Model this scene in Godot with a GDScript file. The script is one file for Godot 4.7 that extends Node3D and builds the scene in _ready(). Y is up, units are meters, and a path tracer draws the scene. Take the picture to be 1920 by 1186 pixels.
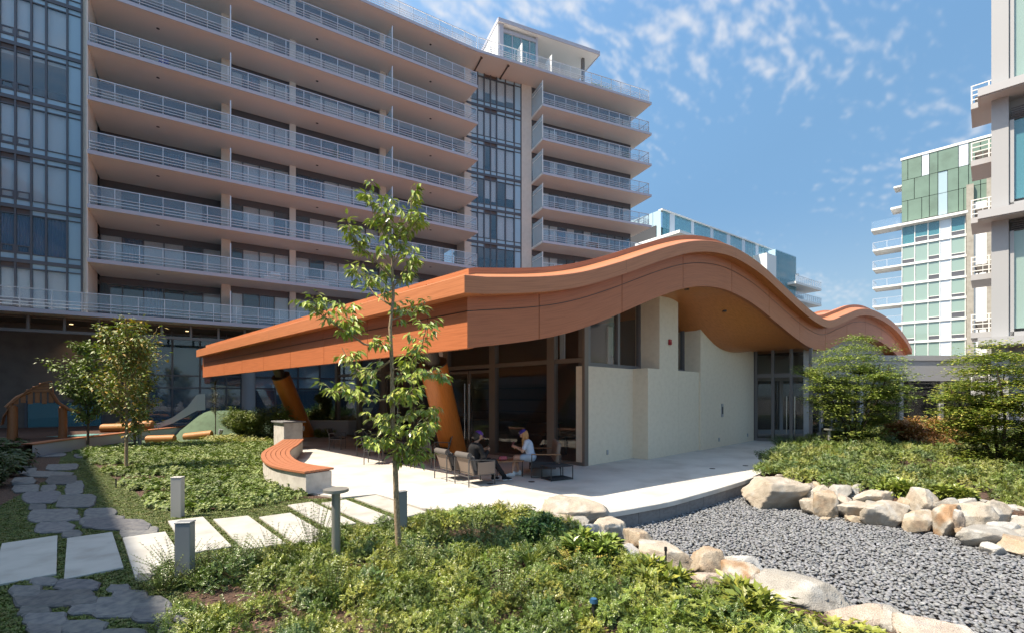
extends Node3D

# ---------------------------------------------------------------- mesh builder
class MB:
	var v := PackedVector3Array()
	var n := PackedVector3Array()
	var t := PackedVector2Array()
	var c := PackedColorArray()
	var ix := PackedInt32Array()
	var col := Color.WHITE
	var grain := Vector3.ZERO
	var shift := Vector2.ZERO

	func uv_of(p: Vector3, nr: Vector3) -> Vector2:
		var a: Vector3
		if grain != Vector3.ZERO and absf(grain.dot(nr)) < 0.9:
			a = grain
		elif absf(nr.y) < 0.9:
			a = Vector3.UP.cross(nr).normalized()
		else:
			a = Vector3.RIGHT
		return Vector2(p.dot(a), p.dot(nr.cross(a))) + shift

	func put(p: Vector3, nr: Vector3, uv: Vector2) -> int:
		v.append(p)
		n.append(nr)
		t.append(uv)
		c.append(col)
		return v.size() - 1

	func face(pts: Array, nr: Vector3) -> void:
		var s := v.size()
		for p in pts:
			put(p, nr, uv_of(p, nr))
		var w: Vector3 = (pts[2] - pts[0]).cross(pts[1] - pts[0])
		var fwd := w.dot(nr) >= 0.0
		for i in range(1, pts.size() - 1):
			if fwd:
				ix.append_array([s, s + i, s + i + 1])
			else:
				ix.append_array([s, s + i + 1, s + i])

	func quad(a: Vector3, b: Vector3, d: Vector3, e: Vector3, hint := Vector3.ZERO) -> void:
		var w := (d - a).cross(b - a)
		if w.length_squared() < 1e-14:
			w = (e - a).cross(d - a)
		var nr := w.normalized()
		if hint != Vector3.ZERO and nr.dot(hint) < 0.0:
			nr = -nr
		face([a, b, d, e], nr)

	func box(ce: Vector3, s: Vector3, b := Basis.IDENTITY) -> void:
		var h := s * 0.5
		var ax := [b.x.normalized(), b.y.normalized(), b.z.normalized()]
		var hs := [h.x, h.y, h.z]
		for k in 3:
			for sg in [-1.0, 1.0]:
				var nn: Vector3 = ax[k] * sg
				var u: Vector3 = ax[(k + 1) % 3] * hs[(k + 1) % 3]
				var w: Vector3 = ax[(k + 2) % 3] * hs[(k + 2) % 3]
				var o: Vector3 = ce + nn * hs[k]
				face([o - u - w, o + u - w, o + u + w, o - u + w], nn)

	# box with chamfered edges
	func cbox(ce: Vector3, s: Vector3, bv: float, b := Basis.IDENTITY) -> void:
		var h := s * 0.5
		var ax := [b.x.normalized(), b.y.normalized(), b.z.normalized()]
		var hs := [h.x, h.y, h.z]
		for k in 3:
			var k1 := (k + 1) % 3
			var k2 := (k + 2) % 3
			for sg in [-1.0, 1.0]:
				var nn: Vector3 = ax[k] * sg
				var u: Vector3 = ax[k1] * (hs[k1] - bv)
				var w: Vector3 = ax[k2] * (hs[k2] - bv)
				var o: Vector3 = ce + nn * hs[k]
				face([o - u - w, o + u - w, o + u + w, o - u + w], nn)
			for s1 in [-1.0, 1.0]:
				for s2 in [-1.0, 1.0]:
					var l: Vector3 = ax[k] * (hs[k] - bv)
					var p: Vector3 = ce + ax[k1] * s1 * hs[k1] + ax[k2] * s2 * (hs[k2] - bv)
					var q: Vector3 = ce + ax[k1] * s1 * (hs[k1] - bv) + ax[k2] * s2 * hs[k2]
					quad(p - l, p + l, q + l, q - l, ax[k1] * s1 + ax[k2] * s2)
		for sx in [-1.0, 1.0]:
			for sy in [-1.0, 1.0]:
				for sz in [-1.0, 1.0]:
					var d: Vector3 = ax[0] * sx * hs[0] + ax[1] * sy * hs[1] + ax[2] * sz * hs[2]
					var a1: Vector3 = ce + d - ax[1] * sy * bv - ax[2] * sz * bv
					var a2: Vector3 = ce + d - ax[0] * sx * bv - ax[2] * sz * bv
					var a3: Vector3 = ce + d - ax[0] * sx * bv - ax[1] * sy * bv
					face([a1, a2, a3], (ax[0] * sx + ax[1] * sy + ax[2] * sz).normalized())

	func bar(a: Vector3, b: Vector3, w: float, h: float, up := Vector3.UP) -> void:
		var d := b - a
		var z := d.normalized()
		var x := up.cross(z)
		if x.length() < 0.01:
			x = Vector3.RIGHT.cross(z)
		x = x.normalized()
		box((a + b) * 0.5, Vector3(w, h, d.length()), Basis(x, z.cross(x), z))

	func tube(pts: Array, rad: Array, sides := 8, caps := true) -> void:
		var rows := []
		var x := Vector3.ZERO
		var along := 0.0
		for i in pts.size():
			var z: Vector3
			if i == 0:
				z = (pts[1] - pts[0]).normalized()
			elif i == pts.size() - 1:
				z = (pts[i] - pts[i - 1]).normalized()
			else:
				z = ((pts[i] - pts[i - 1]).normalized() + (pts[i + 1] - pts[i]).normalized()).normalized()
			if x == Vector3.ZERO:
				x = z.cross(Vector3.RIGHT if absf(z.x) < 0.8 else Vector3.FORWARD).normalized()
			else:
				x = (x - z * x.dot(z)).normalized()
			var y := z.cross(x)
			if i > 0:
				along += (pts[i] - pts[i - 1]).length()
			var r: float = rad[mini(i, rad.size() - 1)]
			var s := v.size()
			for k in sides + 1:
				var a := TAU * k / sides
				var d := x * cos(a) + y * sin(a)
				put(pts[i] + d * r, d, Vector2(along, a * maxf(r, 0.02)))
			rows.append(s)
		for i in pts.size() - 1:
			for k in sides:
				var a: int = rows[i] + k
				var b: int = rows[i + 1] + k
				ix.append_array([a, b, a + 1, a + 1, b, b + 1])
		if caps:
			for e in [0, pts.size() - 1]:
				var nn: Vector3 = (pts[0] - pts[1]).normalized() if e == 0 else (pts[e] - pts[e - 1]).normalized()
				var ring := []
				for k in sides:
					ring.append(v[rows[e] + k])
				face(ring, nn)

	# flat polygon given as (x, depth) pairs, extruded from y0 to y1
	func prism(poly: PackedVector2Array, y0: float, y1: float, bottom := false) -> void:
		var tr := Geometry2D.triangulate_polygon(poly)
		for i in range(0, tr.size(), 3):
			var q := []
			for k in 3:
				var p := poly[tr[i + k]]
				q.append(Vector3(p.x, y1, -p.y))
			face(q, Vector3.UP)
			if bottom:
				var q2 := []
				for p in q:
					q2.append(Vector3(p.x, y0, p.z))
				face(q2, Vector3.DOWN)
		if y1 - y0 < 0.0005:
			return
		var ccw := not Geometry2D.is_polygon_clockwise(poly)
		for i in poly.size():
			var a := poly[i]
			var b := poly[(i + 1) % poly.size()]
			var d := b - a
			var o := Vector3(d.y, 0, d.x) * (1.0 if ccw else -1.0)
			quad(Vector3(a.x, y0, -a.y), Vector3(b.x, y0, -b.y), Vector3(b.x, y1, -b.y), Vector3(a.x, y1, -a.y), o)

	# grid of points with smooth normals; normal = du x dv (rows are u), flipped on demand
	func grid(rows: Array, flip := false, uvs := Vector2.ONE) -> void:
		var nu := rows.size()
		var nv: int = rows[0].size()
		var s := v.size()
		var acc := 0.0
		for i in nu:
			if i > 0:
				acc += (rows[i][nv / 2] - rows[i - 1][nv / 2]).length()
			var acv := 0.0
			for j in nv:
				if j > 0:
					acv += (rows[i][j] - rows[i][j - 1]).length()
				var du: Vector3 = rows[mini(i + 1, nu - 1)][j] - rows[maxi(i - 1, 0)][j]
				var dv: Vector3 = rows[i][mini(j + 1, nv - 1)] - rows[i][maxi(j - 1, 0)]
				var nn := du.cross(dv).normalized()
				if flip:
					nn = -nn
				put(rows[i][j], nn, Vector2(acc, acv) * uvs + shift)
		for i in nu - 1:
			for j in nv - 1:
				var a := s + i * nv + j
				var b := a + 1
				var d := a + nv
				if flip:
					ix.append_array([a, d, b, b, d, d + 1])
				else:
					ix.append_array([a, b, d, b, d + 1, d])

	func leaf(p: Vector3, dir: Vector3, nr: Vector3, l: float, w: float, fold := 0.25, curl := 0.2) -> void:
		var side := dir.cross(nr).normalized()
		var up := side.cross(dir).normalized()
		var s := v.size()
		var m := p + dir * l * 0.45 - up * w * fold
		var tip := p + dir * l - up * l * curl
		var a := p + dir * l * 0.42 + side * w * 0.5
		var b := p + dir * l * 0.42 - side * w * 0.5
		var n1 := (up - side * fold * 1.3).normalized()
		var n2 := (up + side * fold * 1.3).normalized()
		put(p, n1, Vector2.ZERO)
		put(a, n1, Vector2(0, 1))
		put(tip, n1, Vector2(1, 0))
		put(m, n1, Vector2(0.5, 0))
		put(p, n2, Vector2.ZERO)
		put(b, n2, Vector2(0, 1))
		put(tip, n2, Vector2(1, 0))
		put(m, n2, Vector2(0.5, 0))
		ix.append_array([s, s + 3, s + 1, s + 1, s + 3, s + 2, s + 4, s + 5, s + 7, s + 5, s + 6, s + 7])

	func leaf2(p: Vector3, dir: Vector3, nr: Vector3, l: float, w: float) -> void:
		var side := dir.cross(nr).normalized()
		var up := side.cross(dir).normalized()
		var s := v.size()
		var tip := p + dir * l
		var mid := p + dir * l * 0.5 + up * w * 0.12
		put(p, up, Vector2.ZERO)
		put(mid + side * w * 0.5, (up + side * 0.4).normalized(), Vector2(0, 1))
		put(tip, up, Vector2(1, 0))
		put(mid - side * w * 0.5, (up - side * 0.4).normalized(), Vector2(0, 1))
		ix.append_array([s, s + 2, s + 1, s, s + 3, s + 2])

	func mesh() -> ArrayMesh:
		var arr := []
		arr.resize(Mesh.ARRAY_MAX)
		arr[Mesh.ARRAY_VERTEX] = v
		arr[Mesh.ARRAY_NORMAL] = n
		arr[Mesh.ARRAY_TEX_UV] = t
		arr[Mesh.ARRAY_COLOR] = c
		arr[Mesh.ARRAY_INDEX] = ix
		var m := ArrayMesh.new()
		m.add_surface_from_arrays(Mesh.PRIMITIVE_TRIANGLES, arr)
		return m

# ---------------------------------------------------------------- small helpers
var M := {}
var rg := RandomNumberGenerator.new()
var names := {}

func W(x: float, d: float, y := 0.0) -> Vector3:
	return Vector3(x, y, -d)

func numbered(called: String) -> String:
	var k: int = names.get(called, 0)
	names[called] = k + 1
	return called if k == 0 else "%s_%03d" % [called, k]

func tag(o: Node, label := "", category := "", group := "", kind := "") -> Node:
	if label:
		o.set_meta("label", label)
	if category:
		o.set_meta("category", category)
	if group:
		o.set_meta("group", group)
	if kind:
		o.set_meta("kind", kind)
	return o

func thing(called: String, label: String, category: String, at := Vector3.ZERO, turn := 0.0, group := "") -> Node3D:
	var o := Node3D.new()
	o.name = numbered(called)
	o.position = at
	o.rotation.y = turn
	tag(o, label, category, group)
	add_child(o)
	return o

func inst(called: String, mesh: Mesh, mat: Material, parent: Node, at := Transform3D.IDENTITY) -> MeshInstance3D:
	var o := MeshInstance3D.new()
	if parent == self:
		o.name = numbered(called)
	else:
		var key := "_n_" + called
		var k: int = parent.get_meta(key, 0)
		parent.set_meta(key, k + 1)
		o.name = called if k == 0 else "%s_%03d" % [called, k]
	o.mesh = mesh
	o.material_override = mat
	o.transform = at
	parent.add_child(o, true)
	return o

func part(called: String, mb: MB, mat: Material, parent: Node) -> MeshInstance3D:
	return inst(called, mb.mesh(), mat, parent)

func struct(called: String, mb: MB, mat: Material) -> MeshInstance3D:
	var o := part(called, mb, mat, self)
	o.set_meta("kind", "structure")
	return o

func copies(called: String, mesh: Mesh, mat: Material, parent: Node, xf: Array, cols: Array) -> MultiMeshInstance3D:
	var mm := MultiMesh.new()
	mm.transform_format = MultiMesh.TRANSFORM_3D
	mm.use_colors = true
	mm.mesh = mesh
	mm.instance_count = xf.size()
	var buf := PackedFloat32Array()
	buf.resize(xf.size() * 16)
	var k := 0
	for i in xf.size():
		var x: Transform3D = xf[i]
		var b := x.basis
		var o := x.origin
		var cc: Color = cols[i]
		buf[k] = b.x.x
		buf[k + 1] = b.y.x
		buf[k + 2] = b.z.x
		buf[k + 3] = o.x
		buf[k + 4] = b.x.y
		buf[k + 5] = b.y.y
		buf[k + 6] = b.z.y
		buf[k + 7] = o.y
		buf[k + 8] = b.x.z
		buf[k + 9] = b.y.z
		buf[k + 10] = b.z.z
		buf[k + 11] = o.z
		buf[k + 12] = cc.r
		buf[k + 13] = cc.g
		buf[k + 14] = cc.b
		buf[k + 15] = 1.0
		k += 16
	mm.buffer = buf
	var o2 := MultiMeshInstance3D.new()
	o2.name = numbered(called) if parent == self else called
	o2.multimesh = mm
	o2.material_override = mat
	parent.add_child(o2, true)
	o2.set_meta("kind", "stuff")
	return o2

func rf(a: float, b: float) -> float:
	return rg.randf_range(a, b)

func pick(a: Array):
	return a[rg.randi() % a.size()]

func inside(p: Vector2, poly: PackedVector2Array) -> bool:
	return Geometry2D.is_point_in_polygon(p, poly)

func bounds(poly: PackedVector2Array) -> Rect2:
	var r := Rect2(poly[0], Vector2.ZERO)
	for p in poly:
		r = r.expand(p)
	return r

func up_basis(dir: Vector3, spin: float, s: float) -> Basis:
	var y := dir.normalized()
	var x := y.cross(Vector3(sin(spin), 0.13, cos(spin))).normalized()
	return Basis(x, y, x.cross(y)).scaled_local(Vector3(s, s, s))

# ---------------------------------------------------------------- materials
func noise_tex(freq: float, seed_: int, ramp: Array, size := 512, octaves := 4, stretch := 1, normal := false, bump := 2.0) -> NoiseTexture2D:
	var t := NoiseTexture2D.new()
	var f := FastNoiseLite.new()
	f.noise_type = FastNoiseLite.TYPE_SIMPLEX_SMOOTH
	f.seed = seed_
	f.frequency = freq
	f.fractal_octaves = octaves
	f.fractal_gain = 0.55
	t.noise = f
	t.width = size / stretch
	t.height = size
	t.seamless = true
	t.seamless_blend_skirt = 0.2
	t.generate_mipmaps = false
	if normal:
		t.as_normal_map = true
		t.bump_strength = bump
	elif ramp.size():
		var g := Gradient.new()
		var offs := PackedFloat32Array()
		var cs := PackedColorArray()
		for i in ramp.size():
			offs.append(float(i) / maxf(1.0, ramp.size() - 1.0))
			cs.append(ramp[i])
		g.offsets = offs
		g.colors = cs
		t.color_ramp = g
	return t

func lin(r: float, g: float, b: float) -> Color:
	return Color(r, g, b).linear_to_srgb()

func mat(called: String, col: Color, rough := 0.7, metal := 0.0) -> StandardMaterial3D:
	var m := StandardMaterial3D.new()
	m.resource_name = called
	m.albedo_color = col
	m.roughness = rough
	m.metallic = metal
	M[called] = m
	return m

func grainy(m: StandardMaterial3D, tex: Texture2D, uv: Vector3, tri := false) -> StandardMaterial3D:
	m.albedo_texture = tex
	m.uv1_scale = uv
	m.uv1_triplanar = tri
	return m

func relief(m: StandardMaterial3D, tex: Texture2D, cm: float) -> StandardMaterial3D:
	m.heightmap_enabled = true
	m.heightmap_texture = tex
	m.heightmap_scale = cm
	return m

func leafy(called: String, rough := 0.45, through := 0.55) -> StandardMaterial3D:
	var m := mat(called, Color.WHITE, rough)
	m.vertex_color_use_as_albedo = true
	m.backlight_enabled = true
	m.backlight = Color(0.85, 1.0, 0.3) * through
	m.metallic_specular = 0.5
	return m

func glass(called: String, col: Color, alpha: float, spec := 0.5) -> StandardMaterial3D:
	var m := mat(called, Color(col.r, col.g, col.b, alpha), 0.03)
	m.transparency = BaseMaterial3D.TRANSPARENCY_ALPHA
	m.metallic_specular = spec
	return m

func materials() -> void:
	var grey := [Color(0.62, 0.62, 0.62), Color(0.85, 0.85, 0.85), Color(1, 1, 1)]
	var soft := noise_tex(0.012, 3, [Color(0.84, 0.83, 0.82), Color(0.95, 0.95, 0.95), Color(1, 1, 1)], 512, 5)
	var faint := noise_tex(0.02, 13, [Color(0.955, 0.95, 0.94), Color(0.985, 0.985, 0.98), Color(1, 1, 1)], 512, 5)
	var fine := noise_tex(0.09, 5, grey, 512, 3)
	var hgt := noise_tex(0.05, 7, [Color.BLACK, Color.WHITE], 512, 5)
	var wood := noise_tex(0.03, 11, [Color(0.85, 0.82, 0.79), Color(0.95, 0.94, 0.93), Color(1, 1, 1)], 512, 5)
	M.soft_tex = soft
	grainy(mat("fascia_wood", lin(0.5, 0.163, 0.063), 0.45), wood, Vector3(0.045, 1.7, 1))
	grainy(mat("trim_wood", lin(0.54, 0.205, 0.088), 0.42), wood, Vector3(0.04, 1.6, 1))
	grainy(mat("soffit_wood", lin(0.6, 0.22, 0.065), 0.4), wood, Vector3(0.15, 1.6, 1))
	grainy(mat("column_wood", lin(0.62, 0.2, 0.035), 0.4), wood, Vector3(0.13, 2.4, 1))
	grainy(mat("roof_sheet", lin(0.5, 0.2, 0.11), 0.5), soft, Vector3(0.2, 0.2, 1))
	grainy(mat("bench_wood", lin(0.42, 0.165, 0.085), 0.5), wood, Vector3(0.3, 5.0, 1))
	grainy(mat("play_wood", lin(0.36, 0.15, 0.06), 0.6), wood, Vector3(0.4, 2.5, 1))
	grainy(mat("log_wood", lin(0.46, 0.2, 0.05), 0.6), wood, Vector3(0.5, 2.0, 1))
	relief(grainy(mat("terrace_concrete", lin(0.56, 0.535, 0.49), 0.8), soft, Vector3(0.09, 0.09, 1)), hgt, 0.06)
	relief(grainy(mat("path_concrete", lin(0.44, 0.425, 0.39), 0.8), soft, Vector3(0.23, 0.23, 1)), hgt, 0.06)
	grainy(mat("limestone", lin(0.76, 0.645, 0.495), 0.75), faint, Vector3(0.35, 0.5, 1))
	grainy(mat("bench_concrete", lin(0.6, 0.56, 0.51), 0.8), soft, Vector3(0.4, 0.4, 1))
	relief(grainy(mat("slate", lin(0.2, 0.2, 0.205), 0.7), soft, Vector3(0.8, 1.6, 1)), hgt, 0.25)
	var flag := noise_tex(0.018, 21, [Color(0.62, 0.64, 0.68), Color(0.85, 0.85, 0.86), Color(1, 0.98, 0.94)], 512, 5)
	relief(grainy(mat("flagstone", lin(0.2, 0.2, 0.195), 0.75), flag, Vector3(0.7, 0.7, 1)), hgt, 0.5)
	M.flagstone.vertex_color_use_as_albedo = true
	M.path_concrete.vertex_color_use_as_albedo = true
	mat("dark_bronze", lin(0.085, 0.07, 0.058), 0.45, 0.3)
	mat("window_frame", lin(0.2, 0.19, 0.19), 0.45, 0.4)
	mat("bronze_frame", lin(0.2, 0.165, 0.14), 0.4, 0.4)
	mat("rail_metal", lin(0.6, 0.62, 0.66), 0.35, 0.3)
	mat("handle_metal", lin(0.6, 0.6, 0.58), 0.25, 0.9)
	mat("white_paint", lin(0.72, 0.72, 0.7), 0.6)
	mat("dark_steel", lin(0.045, 0.042, 0.042), 0.5, 0.3)
	mat("soffit_paint", lin(0.7, 0.665, 0.615), 0.75)
	grainy(mat("pier_stone", lin(0.69, 0.625, 0.56), 0.75), faint, Vector3(0.2, 0.2, 1))
	mat("slab_edge", lin(0.42, 0.42, 0.48), 0.6)
	mat("brown_panel", lin(0.1, 0.07, 0.06), 0.5)
	mat("spandrel", lin(0.36, 0.52, 0.64), 0.12)
	mat("mullion", lin(0.11, 0.11, 0.125), 0.45, 0.3)
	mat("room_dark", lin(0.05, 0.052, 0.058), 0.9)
	mat("room_floor", lin(0.16, 0.13, 0.1), 0.7)
	mat("blind", lin(0.8, 0.83, 0.83), 0.8)
	mat("curtain", lin(0.06, 0.1, 0.22), 0.85)
	grainy(mat("podium_wall", lin(0.16, 0.135, 0.115), 0.7), soft, Vector3(0.15, 0.15, 1))
	glass("facade_glass", lin(0.16, 0.32, 0.46), 0.18, 0.9)
	glass("balcony_glass", lin(0.28, 0.4, 0.54), 0.12, 0.5)
	glass("frost_glass", lin(0.5, 0.62, 0.68), 0.55, 0.5)
	glass("pavilion_glass", lin(0.03, 0.035, 0.035), 0.22, 0.62)
	glass("teal_glass", lin(0.1, 0.3, 0.36), 0.55, 0.9)
	glass("green_glass", lin(0.33, 0.45, 0.4), 0.72, 0.7)
	grainy(mat("green_panel", lin(0.17, 0.25, 0.195), 0.35), soft, Vector3(0.05, 0.05, 1))
	mat("grey_cladding", lin(0.34, 0.34, 0.345), 0.5)
	grainy(mat("concrete_raw", lin(0.36, 0.33, 0.28), 0.85), soft, Vector3(0.2, 0.2, 1))
	mat("link_grey", lin(0.38, 0.378, 0.385), 0.6)
	var soil := noise_tex(0.06, 31, [Color(0.4, 0.34, 0.32), Color(0.72, 0.66, 0.62), Color(1, 0.94, 0.88)], 512, 5)
	relief(grainy(mat("soil", lin(0.15, 0.1, 0.073), 0.95), soil, Vector3(0.5, 0.5, 1)), hgt, 3.0)
	var mossy := noise_tex(0.03, 33, [Color(0.5, 0.55, 0.4), Color(0.8, 0.85, 0.65), Color(1, 1, 0.85)], 512, 5)
	relief(grainy(mat("moss_ground", lin(0.085, 0.105, 0.03), 0.95), mossy, Vector3(0.6, 0.6, 1)), hgt, 3.0)
	relief(grainy(mat("gravel_ground", lin(0.05, 0.052, 0.056), 0.9), soil, Vector3(0.9, 0.9, 1)), hgt, 2.0)
	mat("pebble", lin(0.165, 0.168, 0.173), 0.6).vertex_color_use_as_albedo = true
	mat("bark_chip", lin(0.2, 0.13, 0.095), 0.9).vertex_color_use_as_albedo = true
	grainy(mat("far_ground", lin(0.16, 0.15, 0.14), 0.9), soft, Vector3(0.02, 0.02, 1))
	grainy(mat("rubber_green", lin(0.085, 0.135, 0.078), 0.9), soft, Vector3(0.4, 0.4, 1))
	grainy(mat("rubber_teal", lin(0.12, 0.27, 0.25), 0.9), soft, Vector3(0.4, 0.4, 1))
	grainy(mat("play_ground", lin(0.11, 0.055, 0.035), 0.95), soil, Vector3(0.3, 0.3, 1))
	mat("slide_metal", lin(0.36, 0.38, 0.4), 0.35, 0.35)
	mat("slide_bed", lin(0.14, 0.15, 0.2), 0.4, 0.2)
	mat("bollard_light", lin(0.42, 0.4, 0.37), 0.6)
	mat("bollard_dark", lin(0.24, 0.25, 0.26), 0.5, 0.2)
	mat("bollard_pole", lin(0.26, 0.26, 0.24), 0.45, 0.4)
	var crag := noise_tex(0.035, 43, [Color.BLACK, Color(0.35, 0.35, 0.35), Color(0.45, 0.45, 0.45), Color.WHITE], 512, 6)
	var stone := noise_tex(0.05, 41, [Color(0.6, 0.58, 0.56), Color(0.88, 0.87, 0.85), Color(1, 1, 1)], 512, 5)
	M.stone_tex = stone
	relief(grainy(mat("boulder", lin(1, 1, 1), 0.85), stone, Vector3(1.6, 1.6, 1.6), true), crag, 1.5)
	M.boulder.uv1_scale = Vector3(2.6, 2.6, 2.6)
	M.boulder.vertex_color_use_as_albedo = true
	var barkt := noise_tex(0.04, 51, [Color(0.55, 0.5, 0.45), Color(0.85, 0.82, 0.78), Color(1, 1, 1)], 256, 4)
	relief(grainy(mat("bark_pale", lin(0.5, 0.4, 0.28), 0.85), barkt, Vector3(1.5, 5, 1)), hgt, 0.6)
	relief(grainy(mat("bark_dark", lin(0.13, 0.1, 0.075), 0.9), barkt, Vector3(1.5, 4, 1)), hgt, 0.6)
	leafy("leaf_gloss", 0.34, 0.45)
	leafy("leaf_soft", 0.5, 0.6)
	leafy("leaf_matt", 0.65, 0.5)
	mat("chair_fabric", lin(0.2, 0.155, 0.125), 0.9)
	mat("cushion", lin(0.1, 0.092, 0.088), 0.9)
	mat("cushion_dark", lin(0.035, 0.033, 0.035), 0.9)
	mat("mesh_seat", lin(0.05, 0.046, 0.045), 0.8)
	mat("chair_metal", lin(0.1, 0.098, 0.1), 0.4, 0.4)
	mat("arm_wood", lin(0.28, 0.15, 0.07), 0.5)
	mat("red_plastic", lin(0.36, 0.01, 0.014), 0.35)
	mat("skin", lin(0.5, 0.29, 0.2), 0.55)
	mat("skin_dark", lin(0.3, 0.17, 0.11), 0.55)
	mat("hair_blonde", lin(0.4, 0.2, 0.07), 0.5)
	mat("hair_dark", lin(0.012, 0.009, 0.008), 0.6)
	mat("cap_blue", lin(0.03, 0.02, 0.2), 0.7)
	mat("cap_violet", lin(0.07, 0.02, 0.2), 0.7)
	mat("shirt_pale", lin(0.46, 0.52, 0.62), 0.85)
	mat("denim_pale", lin(0.38, 0.46, 0.56), 0.85)
	mat("cloth_black", lin(0.006, 0.0065, 0.009), 0.95)
	mat("shoe_white", lin(0.7, 0.7, 0.7), 0.7)
	mat("bag_pink", lin(0.4, 0.1, 0.12), 0.7)
	mat("phone_black", lin(0.02, 0.02, 0.022), 0.2)
	mat("phone_pink", lin(0.42, 0.1, 0.13), 0.4)
	mat("eye_dark", lin(0.02, 0.015, 0.012), 0.2)
	mat("lip", lin(0.4, 0.14, 0.12), 0.5)
	mat("blue_plastic", lin(0.03, 0.1, 0.2), 0.4)
	var glow := mat("lamp_glow", Color(1, 0.9, 0.75), 0.5)
	glow.emission_enabled = true
	glow.emission = Color(1, 0.85, 0.6)
	glow.emission_energy_multiplier = 1.6
	mat("spandrel_white", lin(0.58, 0.64, 0.7), 0.3)
	glass("pale_glass", lin(0.45, 0.58, 0.62), 0.75, 0.9)
	mat("teal_solid", lin(0.12, 0.2, 0.23), 0.15)

# ---------------------------------------------------------------- scene
func _ready() -> void:
	rg.seed = 77
	var cam := Camera3D.new()
	cam.name = "camera"
	cam.position = Vector3(0, 2.2, 0)
	cam.near = 0.1
	cam.far = 1500.0
	cam.set_frustum(2.0 * 0.1 * 593.0 / 900.0, Vector2(0, 0.1 * 149.0 / 900.0), 0.1, 1500.0)
	add_child(cam)
	cam.make_current()

	var env := Environment.new()
	env.background_mode = Environment.BG_SKY
	var sky := Sky.new()
	var pano := PanoramaSkyMaterial.new()
	pano.panorama = sky_picture()
	pano.energy_multiplier = 1.0
	sky.sky_material = pano
	env.sky = sky
	env.background_energy_multiplier = 1.0
	env.tonemap_mode = Environment.TONE_MAPPER_LINEAR
	env.tonemap_exposure = 2.5
	env.sdfgi_enabled = true
	env.ssao_enabled = true
	env.ssil_enabled = true
	var we := WorldEnvironment.new()
	we.name = "world"
	we.environment = env
	add_child(we)

	var sun := DirectionalLight3D.new()
	sun.name = "sun"
	sun.light_energy = 1.2
	sun.light_color = Color(1.0, 0.945, 0.86)
	sun.light_angular_distance = 0.5
	sun.shadow_enabled = true
	var el := deg_to_rad(57.0)
	var to_sun := Vector3(-0.966 * cos(el), sin(el), 0.26 * cos(el))
	sun.look_at_from_position(Vector3.ZERO, -to_sun, Vector3.UP)
	add_child(sun)

	materials()
	ground()
	apartment()
	pavilion()
	right_buildings()
	garden_paths()
	boulders()
	play_area()
	terrace_things()
	people()
	bollards()
	trees()
	planting()

# A clear summer sky: deep blue overhead, paler low down and towards the sun, with thin torn cloud.
func sky_picture() -> ImageTexture:
	var wd := 2048
	var hg := 1024
	var im := Image.create(wd, hg, false, Image.FORMAT_RGBF)
	var n1 := FastNoiseLite.new()
	n1.seed = 5
	n1.frequency = 1.0
	n1.fractal_octaves = 3
	n1.noise_type = FastNoiseLite.TYPE_SIMPLEX_SMOOTH
	var n2 := FastNoiseLite.new()
	n2.seed = 19
	n2.frequency = 1.0
	n2.fractal_octaves = 5
	n2.fractal_gain = 0.6
	n2.noise_type = FastNoiseLite.TYPE_SIMPLEX_SMOOTH
	var sun := Vector3(-0.966 * 0.545, 0.839, 0.26 * 0.545)
	var top := Vector3(0.058, 0.132, 0.265)
	var mid := Vector3(0.102, 0.196, 0.322)
	var low := Vector3(0.24, 0.325, 0.375)
	var ground_c := Color(0.12, 0.12, 0.11)
	for y in hg:
		var el := PI * (0.5 - (y + 0.5) / hg)
		if el <= 0.0:
			im.fill_rect(Rect2i(0, y, wd, hg - y), ground_c)
			break
		var sy := sin(el)
		var ce := cos(el)
		for x in wd:
			var az := TAU * (x + 0.5) / wd
			var d := Vector3(sin(az) * ce, sy, -cos(az) * ce)
			var c := low.lerp(mid, smoothstep(0.0, 0.36, sy)).lerp(top, smoothstep(0.3, 0.95, sy))
			var near := maxf(0.0, d.dot(sun))
			c = c * (0.9 + 0.5 * near) + Vector3(0.3, 0.33, 0.34) * pow(near, 3.0) + Vector3(1.2, 1.15, 1.0) * pow(near, 16.0)
			# a flat layer of cloud seen from below
			if sy > 0.03:
				var q := Vector2(d.x, -d.z) / (sy + 0.08)
				var r := Vector2(q.x * 0.8 + q.y * 0.6, -q.x * 0.6 + q.y * 0.8)
				var big := n1.get_noise_2d(r.x * 0.55 + 1.3, r.y * 0.9 + 2.2)
				var det := n2.get_noise_2d(r.x * 8.0, r.y * 17.0 + big * 2.5)
				var a := smoothstep(0.17, 1.05, det * 0.75 + big * 0.8)
				a *= smoothstep(0.03, 0.14, sy) * 0.8
				c = c.lerp(Vector3(0.37, 0.37, 0.38), a)
			im.set_pixel(x, y, Color(c.x, c.y, c.z))
	return ImageTexture.create_from_image(im)

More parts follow.
